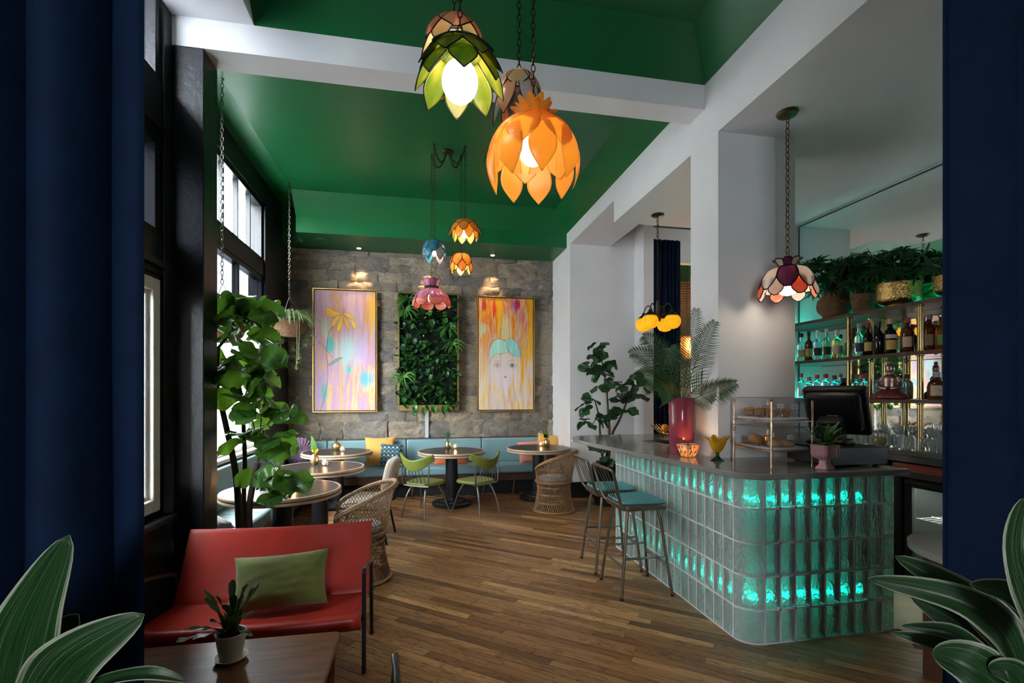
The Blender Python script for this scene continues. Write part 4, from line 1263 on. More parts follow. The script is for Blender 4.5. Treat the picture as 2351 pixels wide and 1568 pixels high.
# teal LED wash along the wall behind plants and under the shelves
stripm = ME('teal_strip', TEAL, 14); stripd = ME('dim_teal_strip', TEAL, 3)
solo('led_strip', B().box(XM - .05, XM - .035, 4.0, YE - .02, ZTp + .0155, ZTp + .025), stripm, 'bright teal light strip behind the woven basket on the top bar shelf', 'light strip')
solo('led_strip', B().box(XM - .05, XM - .035, 1.0, 3.98, ZTp + .0155, ZTp + .022), stripd, 'dim teal light strip behind the brass planters on the top bar shelf', 'light strip')
solo('led_strip', B().box(XM - .05, XM - .035, 3.95, YE - .02, ZBm + .0155, ZBm + .02), stripm, 'teal light strip at the back of the middle bar shelf', 'light strip')
solo('led_strip', B().box(XM - .05, XM - .035, 3.95, YE - .02, ZA + .0155, ZA + .02), stripm, 'teal light strip at the back of the lowest bar shelf', 'light strip')
# ---- bottles ----
def gl(name, col, tr=.85, rough=.04): return M(name, col, rough, trans=tr, ior=1.4)
BM = {'clear': gl('clear_bottle', (.85, .93, .9)), 'aqua': gl('aqua_bottle', (.55, .85, .85)), 'green': gl('green_bottle', (.3, .6, .35)), 'dark': M('dark_bottle', (.01, .009, .009), .06), 'amber': gl('amber_bottle', (.5, .16, .03), .7), 'brown': M('brown_liquor', (.12, .03, .008), .06, trans=.35), 'blue': gl('blue_bottle', (.3, .65, .85)), 'gold': gl('gold_bottle', (.75, .6, .25))}
PROFS = {
    'tall': [(.001, 0), (.036, 0), (.039, .004), (.039, .17), (.034, .19), (.018, .212), (.014, .225), (.013, .29), (.016, .292), (.016, .298), (.001, .298)],
    'whisky': [(.001, 0), (.043, 0), (.046, .005), (.046, .165), (.04, .185), (.02, .205), (.0155, .215), (.015, .262), (.018, .264), (.018, .272), (.001, .272)],
    'gin': [(.001, 0), (.038, 0), (.042, .005), (.042, .13), (.04, .145), (.02, .165), (.016, .172), (.016, .205), (.02, .207), (.02, .214), (.001, .214)],
    'jug': [(.001, 0), (.055, 0), (.058, .006), (.058, .1), (.05, .135), (.022, .155), (.017, .165), (.017, .2), (.022, .202), (.022, .21), (.001, .21)]}
def bottle(label, x, y, z, kind, glass, lab_col=None, cap_col=(.02, .02, .02), h=1.0, lz=(.05, .12), text=None, tcol=(.5, .03, .03), grp='bottles on the bar shelves'):
    t = thing('liquor_bottle', label, 'bottle', (x, y, z), R(25), group=grp)
    pr = [(r, zz * h) for r, zz in PROFS[kind]]
    obj('glass', B().lathe(pr, 28), BM[glass], t)
    rmax = max(r for r, _ in pr); top = pr[-1][1]; rn = pr[-2][0]
    obj('cap', B().lathe([(rn + .001, top - .035), (rn + .0015, top + .006), (.001, top + .007)], 18, cap=False), M('cap_%02d%02d%02d' % tuple(int(c * 99) for c in cap_col), cap_col, .4), t)
    if lab_col:
        g = [[((rmax + .0008) * math.cos(a), (rmax + .0008) * math.sin(a), zz * h) for zz in lz] for a in [R(-205 + 130 * i / 14) for i in range(15)]]
        lb = obj('label', B().surf(g), M('label_%02d%02d%02d' % tuple(int(c * 99) for c in lab_col), lab_col, .7, var=.12, vscale=60), t)
        if text:
            cu = bpy.data.curves.new('lettering', 'FONT'); cu.body = text; cu.size = .022; cu.align_x = 'CENTER'; cu.align_y = 'CENTER'
            tmp = bpy.data.objects.new('tmp', cu); COL.objects.link(tmp)
            bpy.context.view_layer.update()
            me = bpy.data.meshes.new_from_object(tmp); bpy.data.objects.remove(tmp)
            for v_ in me.vertices:
                a = R(-140) + v_.co.x / rmax
                zz = (lz[0] + lz[1]) / 2 * h + v_.co.y
                v_.co = ((rmax + .0014) * math.cos(a), (rmax + .0014) * math.sin(a), zz)
            obj('lettering', me, M('ink_%02d%02d%02d' % tuple(int(c * 99) for c in tcol), tcol, .6), lb)
    return t
def shelf_y(px, X): return PX(px, 850, X).y
XB = 3.97
up = [(1840, 'tall', 'aqua', (.45, .3, .12), (.01, .01, .01), .98, 'aqua bottle with tan label leftmost on the middle shelf', None), (1857, 'tall', 'brown', (.42, .29, .1), (.01, .01, .01), 1.0, 'brown bottle with tan label second from the column on the middle shelf', None),
      (1877, 'tall', 'aqua', (.02, .02, .025), (.6, .65, .6), 1.0, 'aqua bottle with black label on the middle shelf', None), (1898, 'tall', 'green', (.03, .03, .03), (.6, .65, .6), 1.0, 'green tinted bottle with black label on the middle shelf', None),
      (1922, 'whisky', 'gold', (.5, .42, .33), (.5, .5, .45), 1.0, 'pale gold bottle with beige label left of the first brass post', None),
      (1972, 'tall', 'aqua', (.06, .07, .12), (.6, .65, .62), 1.0, 'clear bottle with navy label right of the first brass post', None), (1993, 'tall', 'dark', (.6, .45, .15), (.35, .02, .02), .98, 'dark bottle with cream label and red neck on the middle shelf', None),
      (2018, 'tall', 'dark', None, (.01, .01, .01), .98, 'plain black bottle without label on the middle shelf', None), (2044, 'whisky', 'dark', (.55, .36, .08), (.5, .3, .15), 1.08, 'broad dark bottle lettered AVERNA on the middle shelf', 'AVERNA'),
      (2083, 'whisky', 'brown', (.55, .35, .22), (.25, .01, .02), 1.04, 'amber whisky bottle with tan label and red neck', None), (2134, 'whisky', 'brown', (.25, .16, .1), (.2, .14, .1), 1.08, 'dark amber bottle with diamond label right of the second brass post', None),
      (2163, 'whisky', 'amber', (.12, .3, .06), (.02, .02, .02), .95, 'amber bottle with green label at the right curtain on the middle shelf', None)]
for px, kind, gls, lc_, cc_, h, lab, tx in up:
    y = shelf_y(px, XB)
    bt = bottle(lab, XB if px < 2130 else 4.03, y if px < 2130 else shelf_y(px, 4.03), ZBm + .0155, kind, gls, lc_, cc_, h, lz=(.045, .125) if tx is None else (.035, .11))
    if tx:
        g = [[(.0472 * math.cos(a), .0472 * math.sin(a), zz) for zz in (.135, .165)] for a in [R(-205 + 130 * i / 14) for i in range(15)]]
        lb = obj('neck_band', B().surf(g), M('label_white', (.7, .68, .65), .7), bt)
        cu = bpy.data.curves.new('lettering', 'FONT'); cu.body = 'AVERNA'; cu.size = .026; cu.align_x = 'CENTER'; cu.align_y = 'CENTER'
        tmp = bpy.data.objects.new('tmp', cu); COL.objects.link(tmp); bpy.context.view_layer.update()
        me = bpy.data.meshes.new_from_object(tmp); bpy.data.objects.remove(tmp)
        for v_ in me.vertices:
            a = R(-150) + v_.co.x / .0472
            v_.co = (.0478 * math.cos(a), .0478 * math.sin(a), .15 + v_.co.y)
        obj('lettering', me, M('red_ink', (.5, .02, .02), .6), lb)
low = [(1840, 'tall', 'aqua', (.5, .48, .5), (.4, .04, .03), .85, 'clear bottle with red neck leftmost on the lowest shelf', None), (1858, 'gin', 'aqua', (.62, .66, .58), (.3, .2, .15), 1.0, 'squat aqua bottle with white label second on the lowest shelf', None),
       (1876, 'gin', 'clear', (.5, .3, .15), (.5, .02, .02), 1.08, 'clear bottle with red shoulder and tan label on the lowest shelf', None), (1896, 'gin', 'clear', (.65, .6, .6), (.35, .03, .02), 1.1, 'clear gin bottle with white label and dark red cap', None),
       (1916, 'gin', 'blue', (.45, .6, .75), (.04, .03, .03), 1.02, 'pale blue gin bottle with blue label left of the brass post', None), (1937, 'gin', 'dark', (.5, .5, .46), (.02, .02, .02), .9, 'black apothecary bottle with cream diamond label by the brass post', None),
       (1966, 'gin', 'green', (.4, .5, .42), (.3, .3, .28), 1.0, 'green glass gin bottle right of the first brass post on the lowest shelf', None), (1982, 'gin', 'clear', (.35, .27, .12), (.5, .03, .03), 1.03, 'clear bottle with olive label beside the statue', None),
       (2019, 'gin', 'blue', (.4, .6, .72), (.02, .02, .02), .98, 'pale blue bottle half hidden behind the statue', None), (2150, 'jug', 'brown', (.55, .42, .3), (.4, .4, .4), 1.0, 'squat brown bottle with cream label lettered 616 by the right curtain', '616')]
for px, kind, gls, lc_, cc_, h, lab, tx in low:
    X_ = {2019: 4.1, 1937: 4.09}.get(px, XB)
    bottle(lab, X_, shelf_y(px, X_), ZA + .0155, kind, gls, lc_, cc_, h, lz=(.03, .11), text=tx, tcol=(.08, .05, .04))
# seated figure statue
pinkmetal = M('rose_patina', (.38, .22, .2), .3, .75, var=.35, vscale=14)
redrobe = M('oxblood_robe', (.2, .035, .035), .4, .3, var=.4, vscale=18)
by_ = shelf_y(2043, 3.97)
bs = thing('statue', 'small rose bronze seated figure in a red robe on the lowest bar shelf', 'statue', (3.97, by_, ZA + .0155), R(-58))
b = B()
b.lathe([(.04, .075), (.055, .09), (.052, .115), (.05, .14), (.058, .17), (.05, .195), (.022, .21), (.018, .222), (.026, .232), (.034, .25), (.035, .27), (.028, .29), (.014, .303), (.001, .307)], 24, sx=1.0, sy=.72)
obj('body', b, pinkmetal, bs, smooth=60, sub=1)
for sx in (-1, 1):
    obj('arm', B().tube(catmull([(sx * .052, 0, .185), (sx * .072, -.01, .14), (sx * .06, -.05, .1), (sx * .01, -.07, .09)], 6), [.016] * 13 + [.014] * 6, 10), pinkmetal, bs)
obj('robe', B().lathe([(.001, 0), (.115, 0), (.125, .012), (.12, .03), (.105, .045), (.085, .06), (.06, .08), (.045, .095), (.001, .1)], 40, sx=1.05, sy=.8, fn=lambda r, z, a: r * (1 + .04 * math.sin(a * 9 + z * 120))), redrobe, bs, smooth=60)
obj('topknot', B().ball((0, 0, .312), .016), pinkmetal, bs)
# glassware on the back counter
tum = M('tumbler_glass', (.92, .95, .95), .02, trans=.95, ior=1.3)
tm_me = B().lathe([(.034, .0), (.037, .004), (.041, .095), (.0395, .096), (.0355, .012), (.001, .01)], 20, cap=True).mesh('tumbler')
wine_me = B().lathe([(.032, 0), (.032, .003), (.006, .008), (.004, .06), (.006, .072), (.034, .1), (.04, .13), (.034, .165), (.033, .165), (.038, .13), (.032, .104), (.001, .078)], 20).mesh('stem_glass')
rg = random.Random(8)
for i in range(13):
    for j in range(3):
        y = 2.75 + i * .1 + (j % 2) * .05
        x = 3.74 + j * .095
        if (j == 0 and abs(y - PX(2026, 1010, 3.72).y) < .1) or any(abs(y - py__) < .08 and abs(x - XSF - .04) < .09 for py__ in posts): continue
        solo('tumbler', tm_me, tum, 'clear tumbler in the crowd of glasses on the back counter', 'glass', group='tumblers on the back counter', loc=(x, y, 1.0605))
for i in range(9):
    solo('stem_glass', wine_me, tum, 'clear stemmed glass standing behind the tumblers on the back counter', 'glass', group='stemmed glasses on the back counter', loc=(4.06, 2.9 + i * .14, 1.0605))
vb = PX(2026, 1010, 3.72)
solo('amber_votive', B().lathe([(.022, 0), (.03, .006), (.047, .03), (.05, .055), (.044, .08), (.042, .08), (.046, .055), (.04, .025), (.001, .012)], 24), gl('smoky_amber', (.45, .38, .2), .6), 'round smoky amber glass bowl in front of the tumblers', 'bowl', loc=(3.69, vb.y, 1.0605))
# ================================================================== LAMPS
bronzed = M('antique_bronze', (.045, .032, .02), .4, .8)
came_m = M('dark_came', (.012, .01, .008), .5, .4, bump=.6, bscale=200)
globe_m = ME('lit_globe', (1, .86, .66), 7.0)
def link_path(z0, r=.011, hh=.02, flip=0):
    pts = []
    for i in range(12):
        a = 2 * PI * i / 12
        x = r * math.cos(a); z = hh * math.sin(a)
        pts.append((x, 0, z0 + z) if flip == 0 else (0, x, z0 + z))
    return pts
def chain(p0, p1, sag=0, s=1.0, rr=.0026):
    """chain of oval links from p0 to p1"""
    p0, p1 = Vector(p0), Vector(p1); b = B()
    L = (p1 - p0).length * (1 + (sag / max(.01, (p1 - p0).length)) ** 2 * 2.2)
    n = max(2, int(L / (.032 * s)))
    prev = None
    for i in range(n):
        t = (i + .5) / n
        def at(t): q = p0.lerp(p1, t); q.z -= sag * 4 * t * (1 - t); return q
        a, c = at(max(0, t - .5 / n)), at(min(1, t + .5 / n))
        m = align((a + c) / 2, (a + c) / 2 + (c - a))
        b.tube(link_path(0, .0095 * s, .0195 * s, i % 2), rr * s, 5, closed=True, mat=m)
    return b
def petal_grid(prof, wid, nu=10, cup=0.0):
    """petal wrapped round the lamp axis, centred on +X; prof [(r,z)], wid half-widths; returns grid and outline"""
    pr = catmull([(r, 0, z) for r, z in prof], 4)
    ww = catmull([(w, 0, 0) for w in wid], 4)
    n = len(pr)
    g = []
    for i in range(nu + 1):
        s = -1 + 2 * i / nu
        row = []
        for k in range(n):
            r = max(.004, pr[k].x); w = max(0.0005, ww[k].x)
            a = w * s / max(r, w * .75)
            row.append(((r - cup * (1 - s * s) * 0 + cup * s * s * w) * math.cos(a), r * math.sin(a), pr[k].z))
        g.append(row)
    outline = g[0] + [g[i][-1] for i in range(1, nu)] + g[nu][::-1]
    return g, outline
def shade(parent, layers, thick=.004):
    for L in layers:
        g, ol = petal_grid(L['prof'], L['wid'], cup=L.get('cup', 0))
        me = B().surf(g).mesh('petal', 180)
        cme = B().tube(ol, L.get('cr', .0028), 5).mesh('came', 60) if L.get('came', True) else None
        mats = L['mat'] if isinstance(L['mat'], (list, tuple)) else [L['mat']]
        mes = []
        for m_ in mats:
            m2 = me if len(mats) == 1 else me.copy()
            m2.materials.append(m_); mes.append(m2)
        if cme: cme.materials.append(came_m)
        for k in range(L['n']):
            a = 2 * PI * k / L['n'] + L.get('ph', 0)
            o = obj('petal', mes[k % len(mes)], mats[k % len(mats)], parent, solid=thick, rot=(0, 0, a))
            if cme:
                c = bpy.data.objects.new('came', cme); COL.objects.link(c); c.parent = o
def hang(t, base_local_z, hook_world, s=1.0):
    loc = Vector(t.location)
    p0 = Vector((0, 0, base_local_z)); p1 = Vector(hook_world) - loc
    obj('chain', chain(p0, p1, 0, s), bronzed, t)
    obj('ceiling_hook', B().tube([(p1.x, p1.y, p1.z), (p1.x + .008, p1.y, p1.z - .012), (p1.x, p1.y, p1.z - .024), (p1.x - .008, p1.y, p1.z - .012)], .003, 6).lathe([(.012, 0), (.012, .004)], 12, (p1.x, p1.y, p1.z)), bronzed, t)
def cap_part(t, r, z, h=.03):
    obj('cap', B().lathe([(r, z), (r * .85, z + h * .35), (r * .35, z + h * .7), (r * .2, z + h), (.004, z + h + .004)], 24), bronzed, t)
def bulb(t, z, r, power, col=(1, .78, .5), sz=1.0, size=None, seg=28, glow=None):
    obj('globe', B().ball((0, 0, z), r, seg, 16, sz=sz), glow or globe_m, t)
    lamp('pendant_light', 'POINT', Vector(t.location) + Vector((0, 0, z)), power, col, r * 1.02)
green_g = MT('green_petal_glass', (.2, .28, .02), None, .45, .18, vscale=9, stretch=(1, 1, .5), cols=[(.06, .17, .015), (.2, .27, .02), (.45, .4, .06)])
peach_g = MT('peach_petal_glass', (.8, .38, .22), None, .5, .2, vscale=5, cols=[(.8, .33, .18), (.85, .48, .28), (.85, .6, .4)])
cream_gl = MT('cream_petal_glass', (.7, .55, .28), None, .45, .2, vscale=6, cols=[(.7, .45, .2), (.75, .6, .35), (.6, .62, .5)])
icy_g = MT('icy_petal_glass', (.6, .66, .62), None, .45, .2, vscale=7, stretch=(1, 1, .3), cols=[(.7, .55, .5), (.62, .68, .62), (.25, .5, .55)])
orange_g = MT('amber_plastic', (.78, .42, .07), (1.0, .64, .17), .58, .28)
yellow_g = MT('amber_petal_glass', (.78, .42, .06), (.9, .5, .1), .45, .2, vscale=6, cols=[(.8, .36, .05), (.8, .45, .08), (.82, .55, .15)])
blue_g = MT('blue_petal_glass', (.05, .2, .3), None, .35, .15, vscale=8, stretch=(1, 1, .4), cols=[(.02, .1, .17), (.04, .2, .3), (.1, .3, .4)])
grey_g = MT('grey_petal_glass', (.2, .25, .3), None, .4, .15, vscale=8, cols=[(.1, .15, .2), (.25, .27, .3), (.4, .36, .34)])
pink_g = MT('pink_petal_glass', (.55, .16, .3), None, .4, .15, vscale=9, stretch=(1, 1, .35), cols=[(.4, .1, .22), (.6, .2, .36), (.75, .42, .55)])
coral_g = MT('coral_petal_glass', (.72, .2, .12), None, .5, .2, vscale=8, cols=[(.72, .16, .1), (.8, .28, .18), (.8, .4, .3)])
plum_g = MT('plum_petal_glass', (.28, .06, .13), None, .4, .12, vscale=9, stretch=(1, 1, .3), cols=[(.14, .03, .09), (.3, .07, .15), (.5, .22, .32)])
white_g = MT('white_petal_glass', (.72, .62, .55), None, .45, .15, vscale=6, cols=[(.7, .5, .42), (.72, .62, .55), (.7, .66, .64)])
ZT_ = 4.10
# ---- near cluster ----
def pend(name, label, px, py, d, group='near pendant cluster'):
    return thing(name, label, 'pendant lamp', PD(px, py, d), group=group)
g1 = pend('pendant_lamp', 'green stained glass petal pendant with white globe, lowest left of the near cluster', 1056, 185, 2.0)
bulb(g1, -.005, .074, 22, sz=1.18)
shade(g1, [
    dict(n=7, ph=-1.45, prof=[(.02, .155), (.07, .147), (.115, .12), (.148, .09)], wid=[.012, .045, .058, .004], mat=green_g, cr=.003),
    dict(n=8, ph=-1.178, prof=[(.06, .14), (.115, .105), (.155, .062), (.18, .01)], wid=[.026, .05, .05, .003], mat=green_g, cr=.003),
    dict(n=8, ph=-1.571, prof=[(.085, .105), (.13, .055), (.165, .0), (.182, -.062)], wid=[.03, .052, .052, .002], mat=green_g, cr=.003)])
cap_part(g1, .04, .155, .035)
hang(g1, .195, (g1.location.x, g1.location.y, ZT_))
p1 = pend('pendant_lamp', 'peach petal pendant with black leading, highest of the near cluster', 1043, 90, 2.45)
bulb(p1, -.02, .055, 16)
shade(p1, [
    dict(n=6, ph=.52, prof=[(.025, .085), (.085, .075), (.135, .02), (.145, -.04)], wid=[.018, .07, .085, .012], mat=peach_g, cr=.0035),
    dict(n=6, ph=0, prof=[(.06, .075), (.115, .02), (.15, -.06), (.165, -.12)], wid=[.03, .06, .05, .003], mat=cream_gl, cr=.0035)])
cap_part(p1, .045, .08, .03)
hang(p1, .115, (p1.location.x, p1.location.y, ZT_))
t1 = pend('pendant_lamp', 'peach and icy white tulip pendant behind the amber lotus lamp', 1192, 225, 2.5)
obj('hammered_core', B().lathe([(.045, -.13), (.06, -.06), (.06, 0), (.04, .06)], 24, cap=False), M('hammered_pewter', (.12, .11, .13), .35, .8, bump=1, bscale=90, bdist=.01), t1)
lamp('pendant_light', 'POINT', Vector(t1.location) + Vector((0, 0, .0)), 9, (1, .8, .6), .03)
shade(t1, [
    dict(n=6, ph=.25, prof=[(.02, .115), (.07, .105), (.105, .05), (.112, -.01)], wid=[.02, .05, .058, .003], mat=[cream_gl, peach_g], cr=.0035),
    dict(n=6, ph=.77, prof=[(.06, .085), (.105, .03), (.13, -.06), (.135, -.14)], wid=[.025, .05, .048, .003], mat=[icy_g, peach_g], cr=.003)])
cap_part(t1, .05, .105, .035)
hang(t1, .14, (t1.location.x, t1.location.y, ZT_))
l1 = pend('pendant_lamp', 'large amber plastic lotus pendant with crown, lowest of the near cluster', 1224, 345, 2.25)
bulb(l1, .0, .066, 42, sz=1.1)
shade(l1, [
    dict(n=9, ph=.1, prof=[(.03, .15), (.045, .17), (.06, .2), (.085, .225)], wid=[.012, .018, .022, .008], mat=orange_g, came=False),
    dict(n=9, ph=.45, prof=[(.03, .145), (.055, .155), (.085, .175), (.11, .182)], wid=[.012, .018, .02, .006], mat=orange_g, came=False),
    dict(n=7, ph=-1.66, prof=[(.02, .145), (.1, .13), (.165, .08), (.19, .03)], wid=[.02, .075, .085, .004], mat=orange_g, came=False),
    dict(n=7, ph=-1.157, prof=[(.1, .125), (.17, .07), (.205, .0), (.21, -.065)], wid=[.05, .078, .072, .004], mat=orange_g, came=False),
    dict(n=9, ph=-1.606, prof=[(.185, .04), (.212, -.03), (.212, -.1), (.185, -.18)], wid=[.035, .06, .058, .002], mat=orange_g, came=False)], .003)
obj('neck', B().lathe([(.03, .14), (.035, .15), (.04, .17)], 24, cap=False), orange_g, l1)
hang(l1, .17, (l1.location.x, l1.location.y, ZT_))
# ---- far cluster with swagged chains ----
can = PZ(1028, 348, ZT_)
cn = thing('ceiling_canopy', 'bronze ceiling canopy with four swagged chains on the green ceiling', 'canopy', (can.x, can.y, ZT_))
obj('plate', B().lathe([(.06, 0), (.065, -.008), (.055, -.022), (.02, -.028), (.001, -.03)], 28), bronzed, cn)
hooks = {}
far = [('blue', 997, 330, 0), ('yglobe', 1068, 334, 0), ('pink', 991, 366, 1), ('ytulip', 1059, 376, 1)]
for nm, px, py, z_ in far:
    h = PZ(px, py, ZT_) if z_ == 0 else PZ(px, 354, ZT_)
    hooks[nm] = h
    hl = h - Vector((can.x, can.y, ZT_))
    obj('swag_chain', chain((hl.x * .12, hl.y * .12, -.03), (hl.x, hl.y, -.02), .13, 1.0), bronzed, cn)
def farlamp(nm, label, py):
    h = hooks[nm]
    D = _s * h.x + _c * h.y
    z = CAMH + (HY - py) / FPX * D
    return thing('pendant_lamp', label, 'pendant lamp', (h.x, h.y, z), group='far pendant cluster')
b1 = farlamp('blue', 'blue glass tulip pendant in the far cluster', 575)
lamp('pendant_light', 'POINT', Vector(b1.location), 2.5, (1, .75, .5), .03)
obj('bulb', B().ball((0, 0, -.03), .022, 14, 8, sz=1.3), ME('warm_bulb', (1, .6, .3), 14), b1)
shade(b1, [dict(n=6, ph=.5, prof=[(.03, .1), (.085, .085), (.12, .02), (.122, -.04)], wid=[.02, .055, .06, .003], mat=blue_g),
           dict(n=6, ph=1.02, prof=[(.09, .05), (.118, 0), (.125, -.06), (.118, -.12)], wid=[.03, .05, .045, .002], mat=[grey_g, blue_g])])
cap_part(b1, .05, .095, .03); hang(b1, .13, (b1.location.x, b1.location.y, ZT_))
y1_ = farlamp('yglobe', 'amber petal pendant with a white globe in the far cluster', 530)
bulb(y1_, -.0, .072, 12, (1, .7, .38))
shade(y1_, [dict(n=8, ph=.2, prof=[(.02, .115), (.07, .11), (.12, .075), (.14, .04)], wid=[.012, .045, .05, .005], mat=yellow_g),
            dict(n=8, ph=.6, prof=[(.06, .105), (.12, .06), (.155, .0), (.18, -.05)], wid=[.025, .05, .045, .003], mat=yellow_g),
            dict(n=8, ph=.2, prof=[(.09, .06), (.125, .0), (.13, -.06), (.125, -.105)], wid=[.03, .045, .04, .003], mat=yellow_g)])
cap_part(y1_, .035, .11, .03); hang(y1_, .145, (y1_.location.x, y1_.location.y, ZT_))
pk1 = farlamp('pink', 'pink umbrella shaped pendant with coral scallops hanging before the planted panel', 680)
bulb(pk1, -.02, .045, 9, (1, .75, .5))
shade(pk1, [dict(n=8, ph=.2, prof=[(.07, .095), (.08, .13), (.095, .165), (.105, .18)], wid=[.025, .03, .036, .02], mat=pink_g),
            dict(n=8, ph=.2, prof=[(.075, .075), (.135, .05), (.185, -.01), (.2, -.055)], wid=[.03, .055, .075, .025], mat=pink_g),
            dict(n=8, ph=.2, prof=[(.192, -.03), (.205, -.07), (.208, -.1), (.2, -.12)], wid=[.07, .075, .06, .02], mat=coral_g)])
obj('filigree_band', B().lathe([(.078, .07), (.08, .072), (.074, .085), (.08, .1), (.078, .104)], 40, cap=False), M('pierced_bronze', (.03, .022, .014), .5, .7, bump=1, bscale=300), pk1)
obj('crown_plate', B().lathe([(.07, .1), (.03, .12), (.001, .125)], 20, cap=False), bronzed, pk1)
hang(pk1, .125, (pk1.location.x, pk1.location.y, ZT_))
yt = farlamp('ytulip', 'yellow leaded glass tulip pendant in the far cluster', 606)
lamp('pendant_light', 'POINT', Vector(yt.location), 8, (1, .7, .4), .03)
obj('bulb', B().ball((0, 0, 0), .025, 14, 8), ME('warm_bulb', (1, .6, .3), 14), yt)
shade(yt, [dict(n=6, ph=.0, prof=[(.025, .11), (.085, .09), (.118, .02), (.115, -.04)], wid=[.02, .055, .058, .003], mat=yellow_g, cr=.004),
           dict(n=6, ph=.52, prof=[(.1, .03), (.118, -.02), (.118, -.06), (.108, -.105)], wid=[.02, .04, .042, .002], mat=yellow_g, cr=.004)])
cap_part(yt, .05, .105, .035); hang(yt, .14, (yt.location.x, yt.location.y, ZT_))
# ---- pendant over the bar ----
cp = PZ(1808, 258, 3.40)
bp_ = thing('pendant_lamp', 'plum and white petal pendant with crown hanging over the bar', 'pendant lamp', (cp.x, cp.y, PD(1808, 645, _s * cp.x + _c * cp.y).z))
bulb(bp_, -.03, .07, 20, (1, .8, .58))
shade(bp_, [dict(n=8, ph=-2.279, prof=[(.05, .1), (.06, .115), (.075, .135), (.088, .145)], wid=[.018, .024, .028, .012], mat=[plum_g, white_g], cr=.004),
            dict(n=8, ph=-2.279, prof=[(.05, .085), (.12, .07), (.165, .0), (.175, -.065)], wid=[.022, .05, .062, .02], mat=[plum_g, white_g], cr=.0045),
            dict(n=8, ph=-1.886, prof=[(.14, .0), (.168, -.04), (.182, -.085), (.18, -.115)], wid=[.03, .045, .045, .012], mat=[coral_g, white_g], cr=.004)])
obj('crown_ring', B().lathe([(.055, .08), (.06, .09), (.055, .1), (.03, .105), (.001, .108)], 24), bronzed, bp_)
loc = Vector(bp_.location)
obj('chain', chain((0, 0, .108), (0, 0, 3.40 - .03 - loc.z), 0, 1.25), M('copper_chain', (.12, .07, .04), .35, .9), bp_)
obj('ceiling_plate', B().lathe([(.066, 3.4 - loc.z), (.07, 3.4 - loc.z - .01), (.06, 3.4 - loc.z - .022), (.014, 3.4 - loc.z - .028), (.001, 3.4 - loc.z - .032)], 32), M('antique_brass_plate', (.14, .1, .05), .35, .9), bp_)
# ---- four-globe chandelier ----
cq = PZ(1510, 493, 3.40)
D_ = _s * cq.x + _c * cq.y
ch_ = thing('chandelier', 'bronze chandelier with four yellow tulip globes over the far end of the bar', 'chandelier', (cq.x, cq.y, CAMH + (HY - 735) / FPX * D_), R(35))
zc = 3.40 - ch_.location.z
obj('ceiling_plate', B().lathe([(.065, zc), (.068, zc - .01), (.05, zc - .02), (.001, zc - .03)], 28), M('antique_brass_plate', (.14, .1, .05), .35, .9), ch_)
obj('chain', chain((0, 0, .21), (0, 0, zc - .03), 0, 1.2), bronzed, ch_)
obj('stem', B().lathe([(.001, -.02), (.03, -.01), (.034, .01), (.02, .04), (.017, .09), (.022, .14), (.014, .18), (.016, .2), (.004, .212)], 20), darkwood, ch_)
yg2 = MT('lit_yellow_globe_glass', (.85, .6, .07), (1, .82, .14), .6, .25)
am = None
for k in range(4):
    a = k * PI / 2
    o = obj('arm', B().tube(catmull([(.02, 0, .02), (.05, 0, .06), (.07, 0, .13), (.11, 0, .165), (.145, 0, .14), (.165, 0, .09)], 5), .0055, 8), bronzed, ch_, rot=(0, 0, a))
    obj('socket', B().lathe([(.001, .1), (.012, .095), (.02, .07), (.048, .05), (.062, .02), (.057, .02), (.001, .06)], 24, (.165, 0, 0)), bronzed, o)
    g, ol = petal_grid([(.03, .045), (.066, .022), (.083, -.03), (.062, -.085), (.02, -.105)], [.02, .05, .064, .047, .01], cup=-.0)
    for j in range(4):
        aj = j * PI / 2 + .6
        mt = Matrix.Translation((.165, 0, 0)) @ Matrix.Rotation(aj, 4, 'Z')
        obj('petal_glass', B().surf(g, mat=mt), yg2, o, smooth=180, solid=.004)
    wl_ = Vector(ch_.location) + Matrix.Rotation(R(35) + a, 3, 'Z') @ Vector((.165, 0, -.03))
    obj('bulb', B().ball((.165, 0, -.03), .03, 14, 8), ME('yellow_bulb', (1, .7, .25), 6), o)
    lamp('chandelier_light', 'POINT', wl_, 3.2, (1, .82, .4), .031)
